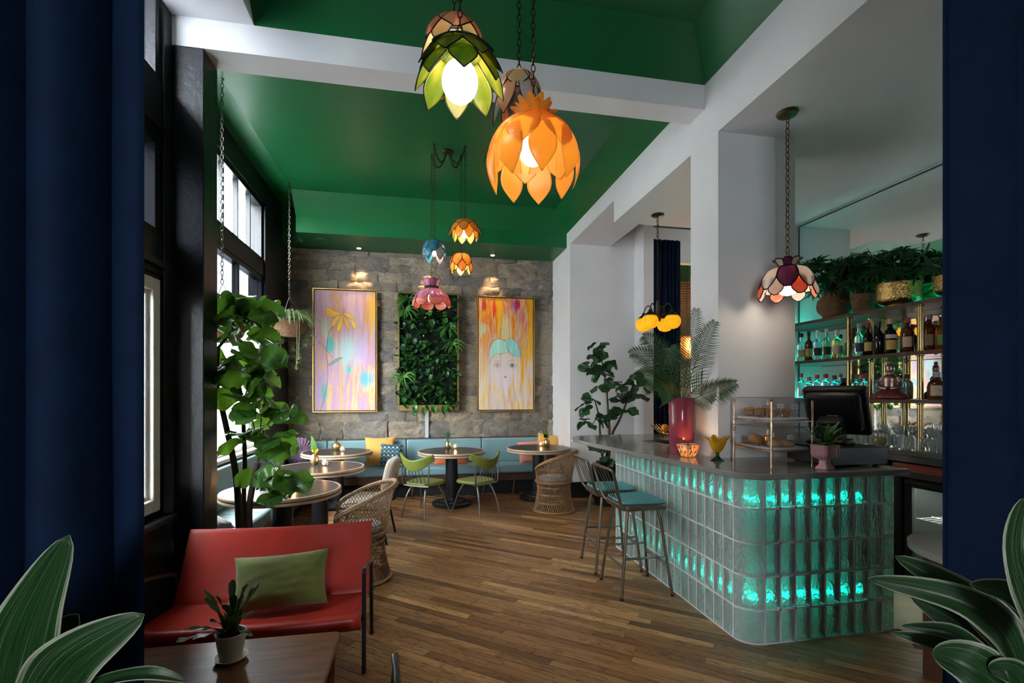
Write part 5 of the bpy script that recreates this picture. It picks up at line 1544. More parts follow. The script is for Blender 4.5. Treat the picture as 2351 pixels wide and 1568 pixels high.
# ================================================================== PLANTS, CURTAINS, PICTURES
def uvmesh(name, grid, smooth=180):
    nu = len(grid); nv = len(grid[0])
    b = B().surf(grid); me = b.mesh(name, smooth)
    uv = me.uv_layers.new(name='UVMap')
    for poly in me.polygons:
        for li in poly.loop_indices:
            vi = me.loops[li].vertex_index
            uv.data[li].uv = ((vi // nv) / (nu - 1), (vi % nv) / (nv - 1))
    return me
def leafmat(name, dark, light, vein, vein_amt=.6, rough=.35, transl=.3, tcol=None, ribs=9, randv=.25):
    m, nt, p, out = _new(name)
    uvn = nd(nt, 'ShaderNodeUVMap')
    sep = nd(nt, 'ShaderNodeSeparateXYZ'); nt.links.new(uvn.outputs[0], sep.inputs[0])
    def mm(op, a, b=None):
        n = nd(nt, 'ShaderNodeMath', operation=op)
        for i, v in enumerate((a, b)):
            if v is None: continue
            if isinstance(v, (int, float)): n.inputs[i].default_value = v
            else: nt.links.new(v, n.inputs[i])
        return n.outputs[0]
    au = mm('ABSOLUTE', mm('SUBTRACT', sep.outputs[0], .5))
    mid = mm('LESS_THAN', au, .018)
    side = mm('LESS_THAN', mm('ABSOLUTE', mm('SUBTRACT', mm('FRACT', mm('SUBTRACT', mm('MULTIPLY', sep.outputs[1], ribs), mm('MULTIPLY', au, 3.2))), .5)), .06)
    v = mm('MULTIPLY', mm('MAXIMUM', mid, side), vein_amt)
    oi = nd(nt, 'ShaderNodeObjectInfo')
    f = mm('ADD', mm('MULTIPLY', noisetex(nt, uvn.outputs[0], 4, 3), .6), mm('MULTIPLY', oi.outputs['Random'], .5))
    c = ramp(nt, f, [(.25, dark), (.75, light)])
    c = mixc(nt, v, c, vein)
    nt.links.new(c, p.inputs['Base Color']); p.inputs['Roughness'].default_value = rough
    nt.links.new(bumpn(nt, v, -.35, .006), p.inputs['Normal'])
    tr = nd(nt, 'ShaderNodeBsdfTranslucent'); tr.inputs[0].default_value = (*(tcol or light), 1)
    mx = nd(nt, 'ShaderNodeMixShader'); mx.inputs[0].default_value = transl
    nt.links.new(p.outputs[0], mx.inputs[1]); nt.links.new(tr.outputs[0], mx.inputs[2]); nt.links.new(mx.outputs[0], out.inputs[0])
    return m
FIG = leafmat('fiddle_leaf', (.008, .035, .007), (.03, .1, .014), (.09, .19, .05), .6, .3, .3, (.13, .3, .02))
FIG2 = leafmat('dark_fiddle_leaf', (.012, .05, .02), (.03, .1, .035), (.1, .2, .09), .5, .3, .15, (.08, .2, .04))
bark = M('grey_brown_bark', (.06, .045, .032), .85, var=.4, vscale=20, bump=.6, bscale=50)
twig = M('green_twig', (.03, .04, .014), .7)
def fig_leaf_mesh(sd, L=.2, W=.085):
    r = random.Random(sd); nu, nv = 8, 9; g = []
    bend = r.uniform(.1, .35)
    for i in range(nu + 1):
        s = -1 + 2 * i / nu; row = []
        for k in range(nv + 1):
            t = k / nv
            w = W * (math.sin(PI * min(1, t * .93 + .03)) ** .62) * (.62 + .55 * t) * (1 - .12 * math.sin(PI * t * 2))
            if t > .97: w *= .45
            x = s * w; z = L * t * math.cos(bend * t) ; y = -L * math.sin(bend * t) * t * .8 + .16 * abs(s) * w + .012 * math.sin(t * 9 + s * 3 + sd)
            row.append((x, y, z))
        g.append(row)
    return uvmesh('leaf', g)
FIGM = [fig_leaf_mesh(k) for k in range(4)]
for m_ in FIGM: m_.materials.append(FIG)
FIGM2 = [m_.copy() for m_ in FIGM]
for m_ in FIGM2: m_.materials.clear(); m_.materials.append(FIG2)
def put_leaf(parent, me, base, d, scale=1, roll=0, name='leaf'):
    """leaf from base pointing along d (local coords of parent)"""
    o = bpy.data.objects.new(name, me); COL.objects.link(o); o.parent = parent
    q = Vector(d).to_track_quat('Z', 'Y')
    o.matrix_local = Matrix.Translation(base) @ q.to_matrix().to_4x4() @ Matrix.Rotation(roll, 4, 'Z') @ Matrix.Scale(scale, 4)
    return o
def limb(parent, name, pts, radii, mat=bark, seg=8):
    p = catmull(pts, 5); n = len(p)
    rr = [radii[0] + (radii[1] - radii[0]) * i / (n - 1) for i in range(n)]
    return obj(name, B().tube(p, rr, seg), mat, parent, smooth=180)
# ---- left fiddle-leaf fig ----
rg = random.Random(21)
FB = Vector((-1.17, 3.60, 0))
ft = thing('fiddle_leaf_fig', 'tall fiddle leaf fig with three trunks by the window behind the red settee', 'potted plant', FB)
def FP(px, py, dd=0): return PD(px, py, 3.32 + dd) - FB
obj('pot', B().lathe([(.13, 0), (.15, .01), (.175, .28), (.18, .3), (.17, .3), (.16, .27), (.001, .26)], 32), M('charcoal_pot', (.02, .02, .02), .6), ft)
limb(ft, 'trunk', [(-.03, 0, .25), FP(548, 1180), FP(540, 1080), FP(515, 960), FP(497, 880), FP(500, 800)], (.026, .016))
limb(ft, 'trunk', [(.0, .03, .25), FP(560, 1150, .05), FP(562, 1050, .05), FP(556, 930, .05), FP(548, 880, .05)], (.018, .013))
limb(ft, 'trunk', [(.05, 0, .25), FP(572, 1180), FP(583, 1100), FP(592, 1062)], (.022, .02))
for px, py in ((590, 1000), (600, 960), (575, 940)):
    limb(ft, 'branch', [FP(590, 1065), FP(594, 1040), FP(px, py)], (.006, .004), twig, 6)
limb(ft, 'branch', [FP(500, 800), FP(530, 760), FP(560, 700)], (.012, .005), twig, 6)
limb(ft, 'branch', [FP(556, 930), FP(580, 860), FP(600, 800)], (.009, .004), twig, 6)
figspots = [(530, 690, 6, 70), (575, 720, 8, 70), (600, 700, 5, 60), (545, 770, 7, 75), (590, 790, 6, 70), (525, 830, 7, 65), (575, 850, 9, 75), (610, 870, 5, 55), (560, 920, 6, 70), (600, 950, 7, 75), (640, 960, 5, 60), (560, 1000, 5, 70), (625, 1010, 6, 65), (590, 1080, 4, 60), (640, 1100, 5, 60), (650, 1130, 4, 50), (500, 860, 3, 50)]
for px, py, n, spread in figspots:
    for k in range(n):
        a = rg.uniform(0, 2 * PI); el = rg.uniform(-.7, .55)
        d = Vector((math.cos(a) * math.cos(el), math.sin(a) * math.cos(el), math.sin(el)))
        jx, jy = rg.gauss(0, spread * .16), rg.gauss(0, spread * .16)
        base = FP(px + jx, py + jy, rg.uniform(-.1, .08))
        put_leaf(ft, FIGM[rg.randrange(4)], base, d, rg.uniform(.8, 1.12), rg.uniform(-1.2, 1.2))
# two hand-placed outliers
put_leaf(ft, FIGM[0], FP(512, 880), Vector((-.75, -.2, .55)), 1.1, .4)
put_leaf(ft, FIGM[1], FP(560, 905), Vector((-.9, -.3, -.25)), 1.0, 1.2)
put_leaf(ft, FIGM[2], FP(640, 1075), Vector((.35, -.4, -.3)), 1.2, 0)
# ---- right fiddle-leaf fig ----
GB_ = Vector((2.47, 6.18, 0))
gt = thing('fiddle_leaf_fig', 'dark green fiddle leaf fig in a black pot against the grey wall', 'potted plant', GB_)
def GP(px, py, dd=0): return PD(px, py, 6.53 + dd) - GB_
obj('pot', B().lathe([(.12, 0), (.14, .01), (.185, .5), (.19, .53), (.18, .53), (.17, .5), (.001, .49)], 32), M('black_pot', (.008, .008, .009), .4), gt)
limb(gt, 'trunk', [(-.02, 0, .48), GP(1378, 1000), GP(1376, 960), GP(1366, 920)], (.018, .008))
limb(gt, 'trunk', [(0, .02, .48), GP(1399, 1000), GP(1396, 940), GP(1391, 880), GP(1378, 810)], (.02, .008))
limb(gt, 'trunk', [(.03, 0, .48), GP(1405, 1000), GP(1422, 965), GP(1440, 920), GP(1455, 880)], (.022, .009))
gspots = [(1375, 797, 5, 30), (1368, 815, 5, 30), (1355, 835, 5, 35), (1400, 838, 7, 40), (1370, 858, 7, 40), (1390, 850, 6, 40), (1385, 885, 7, 40), (1410, 880, 5, 40), (1432, 885, 6, 38), (1465, 868, 6, 34), (1475, 885, 5, 30), (1460, 905, 6, 34), (1425, 910, 8, 42), (1362, 915, 5, 36), (1345, 940, 7, 36), (1372, 955, 6, 36), (1400, 945, 7, 40), (1430, 945, 7, 40), (1345, 965, 4, 30), (1372, 1030, 3, 30), (1385, 1055, 3, 30), (1400, 1050, 3, 30)]
for px, py, n, spread in gspots:
    for k in range(n):
        a = rg.uniform(0, 2 * PI); el = rg.uniform(-.75, .5)
        d = Vector((math.cos(a) * math.cos(el), math.sin(a) * math.cos(el) * .8 - .15, math.sin(el)))
        base = GP(px + rg.gauss(0, spread * .13), py + rg.gauss(0, spread * .13), rg.uniform(-.1, .1))
        put_leaf(gt, FIGM2[rg.randrange(4)], base, d, rg.uniform(.6, .95), rg.uniform(-1, 1))
# ---- strap leaf helper (grasses, fronds, broad variegated leaves) ----
def strap(pts, width, nrm=None, nu=4, fold=.0, wave=0, sd=0, tip=.6, prof=None):
    """leaf blade along pts; returns grid for uvmesh"""
    p = [Vector(q) for q in pts]; n = len(p); g = [[None] * n for _ in range(nu + 1)]
    for k in range(n):
        t = k / (n - 1)
        tan = (p[min(k + 1, n - 1)] - p[max(k - 1, 0)]).normalized()
        up = Vector(nrm) if nrm else Vector((0, 0, 1))
        side = tan.cross(up)
        if side.length < 1e-4: side = tan.orthogonal()
        side.normalize(); nn = side.cross(tan).normalized()
        w = width * (prof(t) if prof else (math.sin(PI * min(1, t * (1 - .12) + .1)) ** tip if t < 1 else 0))
        for i in range(nu + 1):
            s = -1 + 2 * i / nu
            g[i][k] = tuple(p[k] + side * (s * w) + nn * (fold * abs(s) * w + wave * s * s * math.sin(t * 13 + sd + (3 if s > 0 else 0)) * w))
    return g
# ---- spider plants in coir baskets ----
spider = leafmat('spider_blade', (.06, .15, .04), (.14, .26, .08), (.62, .66, .45), 0, .4, .2)
def variegate(name, edge, body, body2, transl=.2, streak=1.0, inner=False):
    m, nt, p, out = _new(name)
    uvn = nd(nt, 'ShaderNodeUVMap')
    sep = nd(nt, 'ShaderNodeSeparateXYZ'); nt.links.new(uvn.outputs[0], sep.inputs[0])
    mp = nd(nt, 'ShaderNodeMapping'); mp.inputs['Scale'].default_value = (16, 1.1, 1); nt.links.new(uvn.outputs[0], mp.inputs[0])
    def mm(op, a, b=None):
        n = nd(nt, 'ShaderNodeMath', operation=op)
        for i, v in enumerate((a, b)):
            if v is None: continue
            if isinstance(v, (int, float)): n.inputs[i].default_value = v
            else: nt.links.new(v, n.inputs[i])
        return n.outputs[0]
    au = mm('MULTIPLY', mm('ABSOLUTE', mm('SUBTRACT', sep.outputs[0], .5)), 2)
    if inner: au = mm('SUBTRACT', 1.0, au)
    nz = noisetex(nt, mp.outputs[0], 1.2, 3)
    e = mm('ADD', au, mm('MULTIPLY', mm('SUBTRACT', nz, .5), .9 * streak))
    c0 = ramp(nt, noisetex(nt, mp.outputs[0], 2.5, 4), [(.35, body), (.65, body2)])
    f = nd(nt, 'ShaderNodeMapRange'); f.inputs[1].default_value = .82; f.inputs[2].default_value = .98
    nt.links.new(e, f.inputs[0])
    mp3 = nd(nt, 'ShaderNodeMapping'); mp3.inputs['Scale'].default_value = (34, .8, 1); nt.links.new(uvn.outputs[0], mp3.inputs[0])
    oi = nd(nt, 'ShaderNodeObjectInfo'); nt.links.new(oi.outputs['Random'], mp3.inputs['Location'])
    s3 = nd(nt, 'ShaderNodeMapRange'); s3.inputs[1].default_value = .58; s3.inputs[2].default_value = .66; s3.inputs[4].default_value = .55 * streak
    nt.links.new(noisetex(nt, mp3.outputs[0], 1.0, 2), s3.inputs[0])
    c0 = mixc(nt, s3.outputs[0], c0, [(a * .5 + b * .5) for a, b in zip(edge, body2)])
    c = mixc(nt, f.outputs[0], c0, edge)
    nt.links.new(c, p.inputs['Base Color']); p.inputs['Roughness'].default_value = .3
    rib = nd(nt, 'ShaderNodeTexWave'); rib.inputs['Scale'].default_value = 4.5; rib.inputs['Distortion'].default_value = .6
    mp2 = nd(nt, 'ShaderNodeMapping'); mp2.inputs['Scale'].default_value = (3.2, .25, 1); nt.links.new(uvn.outputs[0], mp2.inputs[0])
    nt.links.new(mp2.outputs[0], rib.inputs['Vector'])
    nt.links.new(bumpn(nt, rib.outputs['Fac'], .3, .004), p.inputs['Normal'])
    tr = nd(nt, 'ShaderNodeBsdfTranslucent'); nt.links.new(c, tr.inputs[0])
    mx = nd(nt, 'ShaderNodeMixShader'); mx.inputs[0].default_value = transl
    nt.links.new(p.outputs[0], mx.inputs[1]); nt.links.new(tr.outputs[0], mx.inputs[2]); nt.links.new(mx.outputs[0], out.inputs[0])
    return m
SPID = variegate('spider_stripes', (.06, .16, .04), (.5, .58, .34), (.36, .5, .2), inner=False, streak=.3)
coir = M('coir_liner', (.14, .07, .035), .95, var=.4, vscale=40, bump=.9, bscale=90)
chain_s = M('steel_chain', (.17, .16, .14), .35, 1)
def hanging(label, hook, zr, rad, seed, kind):
    h = Vector(hook); z0 = zr
    t = thing('hanging_plant', label, 'hanging plant', (h.x, h.y, zr))
    r = random.Random(seed)
    H = h.z - zr
    obj('chain', chain((0, 0, .3), (0, 0, H), 0, 1.15), chain_s, t)
    obj('hook', B().lathe([(.016, H), (.016, H - .004), (.004, H - .01)], 12), chain_s, t)
    for k in range(3):
        a = 2 * PI * k / 3 + .4
        obj('hanger_wire', B().tube([(0, 0, .3), (rad * math.cos(a), rad * math.sin(a), 0)], .0022, 5), chain_s, t)
    obj('basket', B().lathe([(rad, 0), (rad * .97, -.05), (rad * .8, -.13), (rad * .5, -.18), (.001, -.195)], 40, fn=lambda q, z, a: q * (1 + .015 * math.sin(a * 30))), coir, t)
    obj('basket_rim', B().tube([(rad * math.cos(2 * PI * i / 40), rad * math.sin(2 * PI * i / 40), 0) for i in range(40)], .005, 6, closed=True), blackmetal, t)
    obj('soil', B().lathe([(.001, -.01), (rad * .97, -.01)], 24), M('soil', (.02, .013, .009), .95), t)
    if kind == 'spider':
        for k in range(150):
            a = r.uniform(0, 2 * PI); L = r.uniform(.16, .34); up_ = r.uniform(.02, .16)
            d = Vector((math.cos(a), math.sin(a), 0)); b0 = d * r.uniform(0, .09)
            pts = [b0, b0 + d * L * .35 + Vector((0, 0, up_)), b0 + d * L * .75 + Vector((0, 0, up_ * .7)), b0 + d * L * 1.05 + Vector((0, 0, up_ * .2 - L * .35 * r.random()))]
            obj('blade', uvmesh('blade', strap(catmull(pts, 3), .0085, nu=2, fold=.3)), SPID, t)
        runners = B(); baby = []
        for k in range(12):
            a = r.uniform(0, 2 * PI); L = r.uniform(.25, .62); d = Vector((math.cos(a), math.sin(a), 0))
            pts = catmull([d * .1, d * (rad + .06) + Vector((0, 0, .02)), d * (rad + .08) + Vector((0, 0, -L * .5)), d * (rad + .06) + Vector((0, 0, -L))], 4)
            runners.tube(pts, .0016, 4)
            baby.append(pts[-1])
            if r.random() < .6: baby.append(pts[-4])
        obj('runners', runners, M('runner', (.2, .24, .1), .6), t, kind='stuff')
        for c in baby:
            bb = B()
            for j in range(11):
                a = r.uniform(0, 2 * PI); L = r.uniform(.05, .1); d = Vector((math.cos(a), math.sin(a), r.uniform(-.2, .7)))
                bb.surf(strap([c, c + d * L * .5 + Vector((0, 0, .012)), c + d * L], .005, nu=2, fold=.3))
            obj('plantlet', bb, M('plantlet_green', (.13, .22, .06), .5), t)
    else:
        for k in range(46):
            a = r.uniform(0, 2 * PI); d = Vector((math.cos(a), math.sin(a), r.uniform(.1, 1.2))).normalized()
            L = r.uniform(.16, .3); b0 = Vector((d.x, d.y, 0)) * .08
            pts = [b0, b0 + d * L * .5, b0 + d * L + Vector((0, 0, -.03)), b0 + d * L * 1.25 + Vector((0, 0, -.1))]
            obj('leaf', uvmesh('leaf', strap(catmull(pts, 3), .028, nu=4, fold=.25)), BRIGHT, t)
    return t
BRIGHT = leafmat('bright_leaf', (.05, .16, .02), (.12, .28, .03), (.2, .35, .1), .3, .35, .4, (.25, .45, .06))
h2 = PZ(664, 420, ZT_)
hanging('spider plant trailing plantlets from a coir basket beside the flower painting', h2, PD(664, 738, _s * h2.x + _c * h2.y).z, .21, 5, 'spider')
h1 = PZ(510, 182, ZT_)
hanging('bright green plant in a coir basket hanging at the window behind the fig', h1, PD(510, 735, _s * h1.x + _c * h1.y).z, .19, 6, 'leafy')
# ---- palm in the pink vase ----
vz = thing('palm_vase', 'tall raspberry glazed cylinder vase with palm fronds on the bar', 'vase', (VASE[0], VASE[1], CT))
obj('vase', B().lathe([(.088, 0), (.091, .004), (.098, .43), (.096, .434), (.09, .43), (.084, .04), (.001, .03)], 56), pinkglaze, vz)
PALM = leafmat('palm_leaflet', (.012, .05, .015), (.035, .1, .03), (.05, .12, .04), 0, .35, .2)
VB = Vector((VASE[0], VASE[1], CT))
VD = _s * VASE[0] + _c * VASE[1]
def frond(tip_px, ddep, ctrl_up=.2, n=30, L0=.12):
    tip = PD(tip_px[0], tip_px[1], VD + ddep) - VB
    b0 = Vector((0, 0, .38)); 
    mid1 = b0 + Vector((tip.x * .15, tip.y * .15, ctrl_up * .8)); mid2 = b0.lerp(tip, .6) + Vector((0, 0, ctrl_up))
    path = bez(b0, mid1, mid2, tip, 26)
    fr_ = B().tube(path, [.0042 * (1 - .75 * i / 26) for i in range(27)], 5)
    return path
fronds = [((1598, 712), -.15, .1), ((1640, 740), -.36, .12), ((1448, 812), -.2, .22), ((1478, 772), .15, .2), ((1462, 862), -.3, .12), ((1512, 900), -.28, .08), ((1690, 848), -.2, .12), ((1688, 880), -.38, .03), ((1540, 800), .05, .15)]
rp = random.Random(3)
for fi, (tp, dd, cu_) in enumerate(fronds):
    path = frond(tp, dd, cu_)
    fo = obj('frond', B().tube(path, [.0045 * (1 - .75 * i / 26) for i in range(27)], 5), M('palm_rachis', (.06, .1, .03), .5), vz)
    lf = B()
    n = len(path)
    for i in range(7, n):
        t = i / (n - 1); tan = (path[min(i + 1, n - 1)] - path[i - 1]).normalized()
        facing = Vector((-.45, -.88, .12)).normalized()
        side = tan.cross(facing).normalized()
        for s in (-1, 1):
            for sub in ((0, .5) if t > .45 else (0,)):
                LL = .17 * math.sin(PI * min(1, .18 + .75 * t)) * rp.uniform(.85, 1.1)
                d = (tan * .75 + side * s * .8 + facing * rp.uniform(-.15, .25)).normalized()
                p0 = path[i] if sub == 0 or i == n - 1 else (path[i] + path[i + 1]) / 2
                p2 = p0 + d * LL + Vector((0, 0, -.035 * LL / .17))
                lf.surf(strap([p0, p0.lerp(p2, .5) + Vector((0, 0, .006)), p2], .0034, nrm=tuple(facing), nu=2, fold=.3, prof=lambda t_: (.5, 1, .05)[int(round(t_ * 2))]))
    obj('leaflets', lf, M('palm_green', (.03, .085, .022), .4, var=.3, vscale=8), fo, kind='stuff')
# ---- leafy plants on the top bar shelf ----
ARA = leafmat('aralia_leaf', (.008, .045, .014), (.03, .1, .03), (.04, .12, .04), .2, .35, .2, (.05, .2, .06))
def palmate(sd):
    r = random.Random(sd); b = B(); n = 8
    for k in range(n):
        a = -2.3 + 4.6 * k / (n - 1); L = .13 * (1 - .25 * abs(a) / 2.3) * r.uniform(.9, 1.1)
        d = Vector((math.sin(a), -.12, math.cos(a)))
        b.surf(strap([(0, 0, 0), d * L * .5 + Vector((0, .012, 0)), d * L + Vector((0, -.02, -.01))], .016, nrm=(0, -1, 0), nu=2, fold=.25, prof=lambda t_: (.25, 1, .05)[int(round(t_ * 2))]))
    return b.mesh('leaf', 180)
PALMATE = [palmate(k) for k in range(3)]
for m_ in PALMATE: m_.materials.append(ARA)
def bushy(t, z0, n, spread, hgt, seed, meshes, sc=(.8, 1.25)):
    r = random.Random(seed)
    for k in range(n):
        a = r.uniform(0, 2 * PI); rad = spread * math.sqrt(r.random()); h = hgt * r.uniform(.25, 1) * (1 - .35 * (rad / spread) ** 2)
        e = Vector((rad * math.cos(a), rad * math.sin(a), z0 + h))
        if e.x > .04: e.x = .04 - (e.x - .04) * .4
        if k % 2 == 0:
            obj('stem', B().tube([(e.x * .12, e.y * .12, z0 - .03), (e.x * .5, e.y * .5, z0 + h * .6), tuple(e)], .0028, 4), M('stem_green', (.03, .07, .02), .6), t)
        d = Vector((math.cos(a) * .9, math.sin(a) * .9, r.uniform(-.3, .8)))
        if e.x + d.x * .15 > .17: d.x = -abs(d.x)
        put_leaf(t, meshes[r.randrange(len(meshes))], e, d, r.uniform(*sc), r.uniform(-.9, .9))
XP = 4.03
y_b = shelf_y(1918, XP); y_p = shelf_y(2062, XP)
basketm = M('woven_basket', (.17, .085, .035), .75, var=.35, vscale=30, stretch=(1, 1, 3), bump=1, bscale=60, bdist=.01)
pb = thing('basket_plant', 'leafy aralia in a round woven basket at the column end of the top bar shelf', 'potted plant', (XP, y_b, ZTp + .0155))
obj('basket', B().lathe([(.09, 0), (.1, .012), (.105, .03), (.15, .08), (.162, .13), (.15, .19), (.11, .225), (.115, .25), (.12, .262), (.105, .262), (.1, .22)], 64, fn=lambda r, z, a: r * (1 + .018 * math.sin(a * 26)), cap=True), basketm, pb, smooth=60)
for dz in (.02, .225, .262):
    obj('woven_band', B().tube([((.112 if dz > .1 else .104) * math.cos(2 * PI * i / 36), (.112 if dz > .1 else .104) * math.sin(2 * PI * i / 36), dz) for i in range(36)], .008, 6, closed=True), basketm, pb)
bushy(pb, .25, 62, .30, .36, 2, PALMATE)
brassp = M('hammered_brass', (.55, .36, .13), .22, 1, bump=1, bscale=38, bdist=.012)
p2_ = thing('brass_planter', 'hammered brass footed planter with dark leafy plant on the top bar shelf', 'potted plant', (XP, y_p, ZTp + .0155))
obj('planter', B().lathe([(.09, 0), (.095, .006), (.09, .02), (.12, .032), (.155, .055), (.158, .08), (.158, .2), (.162, .205), (.155, .207), (.15, .19), (.1, .08)], 56), brassp, p2_, smooth=60)
LANC = [uvmesh('leaf', strap(catmull([(0, 0, 0), (0, -.02, .07), (0, 0, .15)], 4), .028, nrm=(0, -1, 0), nu=4, fold=.2)) for _ in range(1)]
for m_ in LANC: m_.materials.append(ARA)
bushy(p2_, .2, 40, .22, .3, 4, LANC + PALMATE)
p3_ = thing('basket_plant', 'leafy aralia between the woven basket and the brass planter on the top shelf', 'potted plant', (XP, (y_b + y_p) / 2 + .02, ZTp + .0155))
obj('pot', B().lathe([(.07, 0), (.1, .18), (.095, .18), (.06, .02)], 32), basketm, p3_)
bushy(p3_, .16, 46, .26, .42, 7, PALMATE)
p4_ = thing('brass_planter', 'brass planter with leafy plant partly hidden by the right curtain', 'potted plant', (XP, shelf_y(2165, XP) - .1, ZTp + .0155))
obj('planter', B().lathe([(.09, 0), (.095, .006), (.09, .02), (.12, .032), (.14, .06), (.14, .17), (.135, .17), (.1, .06)], 48), brassp, p4_, smooth=60)
bushy(p4_, .16, 26, .2, .26, 9, LANC + PALMATE)
# ---- small plants ----
r = random.Random(12)
CROT = variegate('croton_leaf', (.42, .3, .04), (.012, .05, .014), (.03, .09, .02), .15, .35)
def strappy(t, z0, n, seed, mat, Lr=(.08, .16), w=.012, tilt=(.3, 1.3), wave=.0, prof=None):
    r = random.Random(seed)
    for k in range(n):
        a = r.uniform(0, 2 * PI); el = r.uniform(*tilt); L = r.uniform(*Lr)
        d = Vector((math.cos(a) * math.cos(el), math.sin(a) * math.cos(el), math.sin(el)))
        b0 = Vector((d.x * .02, d.y * .02, z0))
        pts = catmull([b0, b0 + d * L * .5 + Vector((0, 0, .01)), b0 + d * L + Vector((d.x * .02, d.y * .02, -.015))], 5)
        obj('leaf', uvmesh('leaf', strap(pts, w, nu=4, fold=.25, wave=wave, sd=k, prof=prof)), mat, t)
strappy(pt_, .11, 26, 3, CROT, (.11, .25), .016, (.25, 1.45), .35, prof=lambda t: (.35 + .65 * abs(math.sin(t * 5.5 + .4))) * (1 if t < .95 else .3) * (.5 if t < .12 else 1))
POTG = leafmat('strap_green', (.02, .09, .02), (.06, .2, .035), (.1, .22, .06), .3, .35, .25, (.12, .35, .05))
strappy(pk, .135, 26, 5, POTG, (.09, .21), .0125, (.35, 1.4))
# egg vases, votives on tables
goldv = M('satin_gold', (.52, .4, .2), .35, .9, var=.06)
def egg_vase(label, loc, s=1.0, wide=1.0):
    t = thing('egg_vase', label, 'vase', loc, group='gold egg vases')
    obj('body', B().lathe([(.02 * wide, 0), (.026 * wide, .002), (.04 * wide, .03), (.043 * wide, .055), (.036 * wide, .085), (.022 * wide, .105), (.016, .11), (.013, .108), (.02, .09)], 32), goldv, t)
    t.scale = (s, s, s)
    return t
TZ = .7305
def on_table(px, py): q = PZ(px, py, TZ); return (q.x, q.y, TZ)
e1 = egg_vase('gold egg vase with needle sprigs on the middle table', on_table(1028, 1030), 1.0)
e2 = egg_vase('round gold vase with brown sprigs on the far corner table', on_table(772, 1033), 1.0, 1.45)
e3 = egg_vase('gold egg vase with fern frond and yellow buttons on the left middle table', on_table(722, 1067), 1.05)
e4 = egg_vase('gold egg vase with leafy sprig on the right hand table', on_table(1255, 1025), 1.05, 1.1)
def sprigs(t, z0, n, L, sp, mat, seed):
    r = random.Random(seed); b = B()
    for k in range(n):
        a = r.uniform(0, 2 * PI); q = r.random() * sp
        e = Vector((q * math.cos(a), q * math.sin(a), z0 + L * r.uniform(.6, 1)))
        b.tube([(0, 0, z0 - .02), (e.x * .4, e.y * .4, z0 + L * .4), tuple(e)], .0016, 4)
        for j in range(9):
            f = .35 + .65 * j / 8; c = Vector((0, 0, z0)).lerp(e, f)
            dd = Vector((r.uniform(-1, 1), r.uniform(-1, 1), r.uniform(.1, 1))).normalized() * .022
            b.tube([c, c + dd], .001, 3)
    return obj('sprigs', b, mat, t, kind='stuff')
pine = M('pine_green', (.04, .13, .05), .6)
sprigs(e1, .11, 22, .13, .06, pine, 1)
sprigs(e2, .11, 14, .07, .06, M('dry_sprig', (.16, .1, .05), .7), 2)
sprigs(e2, .11, 8, .06, .06, pine, 3)
sprigs(e4, .11, 6, .08, .04, pine, 4)
FERN = leafmat('fern_green', (.08, .24, .03), (.16, .36, .05), (.2, .4, .1), 0, .5, .4, (.25, .5, .06))
def fern(t, z0, L, lean, seed):
    path = bez((0, 0, z0), (lean * .2, 0, z0 + L * .4), (lean * .5, 0, z0 + L * .8), (lean, 0, z0 + L), 18)
    fo = obj('fern_frond', B().tube(path, .0014, 4), M('stem_green', (.03, .07, .02), .6), t)
    b = B()
    for i in range(3, 18):
        tt = i / 18; W = .045 * (1 - tt) + .004
        for s in (-1, 1):
            p0 = Vector(path[i]); p2 = p0 + Vector((s * W, 0, W * .35))
            b.surf(strap([p0, p0.lerp(p2, .5), p2], .005, nrm=(0, -1, 0), nu=2, prof=lambda q: (.6, 1, .1)[int(round(q * 2))]))
    obj('leaflets', b, FERN, fo, kind='stuff')
fern(e3, .1, .2, -.03, 1)
fern(e4, .1, .13, .0, 2)
fern(e4, .1, .08, -.05, 3)
for k, (dx, dz) in enumerate(((-.012, .14), (.02, .135), (.004, .125), (.03, .15))):
    obj('yellow_button', B().ball((dx, -.01 + .006 * k, dz), .013, 12, 8), M('craspedia', (.6, .38, .02), .8, bump=.5, bscale=200), e3)
# leafy sprig on the front-left table behind the fig
fe = on_table(672, 1088)
e5 = egg_vase('gold egg vase with airy green sprig on the table behind the fig leaves', (fe[0], fe[1] - .45, TZ), 1.0)
sprigs(e5, .1, 26, .13, .09, M('airy_green', (.1, .2, .06), .6), 8)
vot_g = M('clear_votive_glass', (.95, .95, .97), .02, trans=.95, ior=1.35)
for i, ((px, py), lab) in enumerate((((1045, 1030), 'on the middle table'), ((786, 1036), 'on the far corner table'), ((746, 1068), 'beside the fern vase on the left middle table'), ((674, 1117), 'on the table behind the fig trunks'), ((1242, 1024), 'on the right hand table'))):
    L_ = on_table(px, py)
    t = thing('votive', 'lit clear glass votive candle ' + lab, 'votive', L_, group='glass votives on the bistro tables')
    obj('glass', B().lathe([(.016, 0), (.024, .002), (.034, .018), (.036, .035), (.03, .055), (.026, .062), (.0245, .061), (.033, .035), (.03, .018), (.001, .01)], 28), vot_g, t)
    obj('candle', B().lathe([(.018, .011), (.018, .027), (.001, .028)], 16), M('wax', (.8, .72, .55), .5), t)
    obj('flame', B().lathe([(.0008, .029), (.0055, .037), (.004, .046), (.0006, .056)], 10), flame, t)
    lamp('votive_light', 'POINT', (L_[0], L_[1], L_[2] + .075), .35, (1, .5, .16), .008)
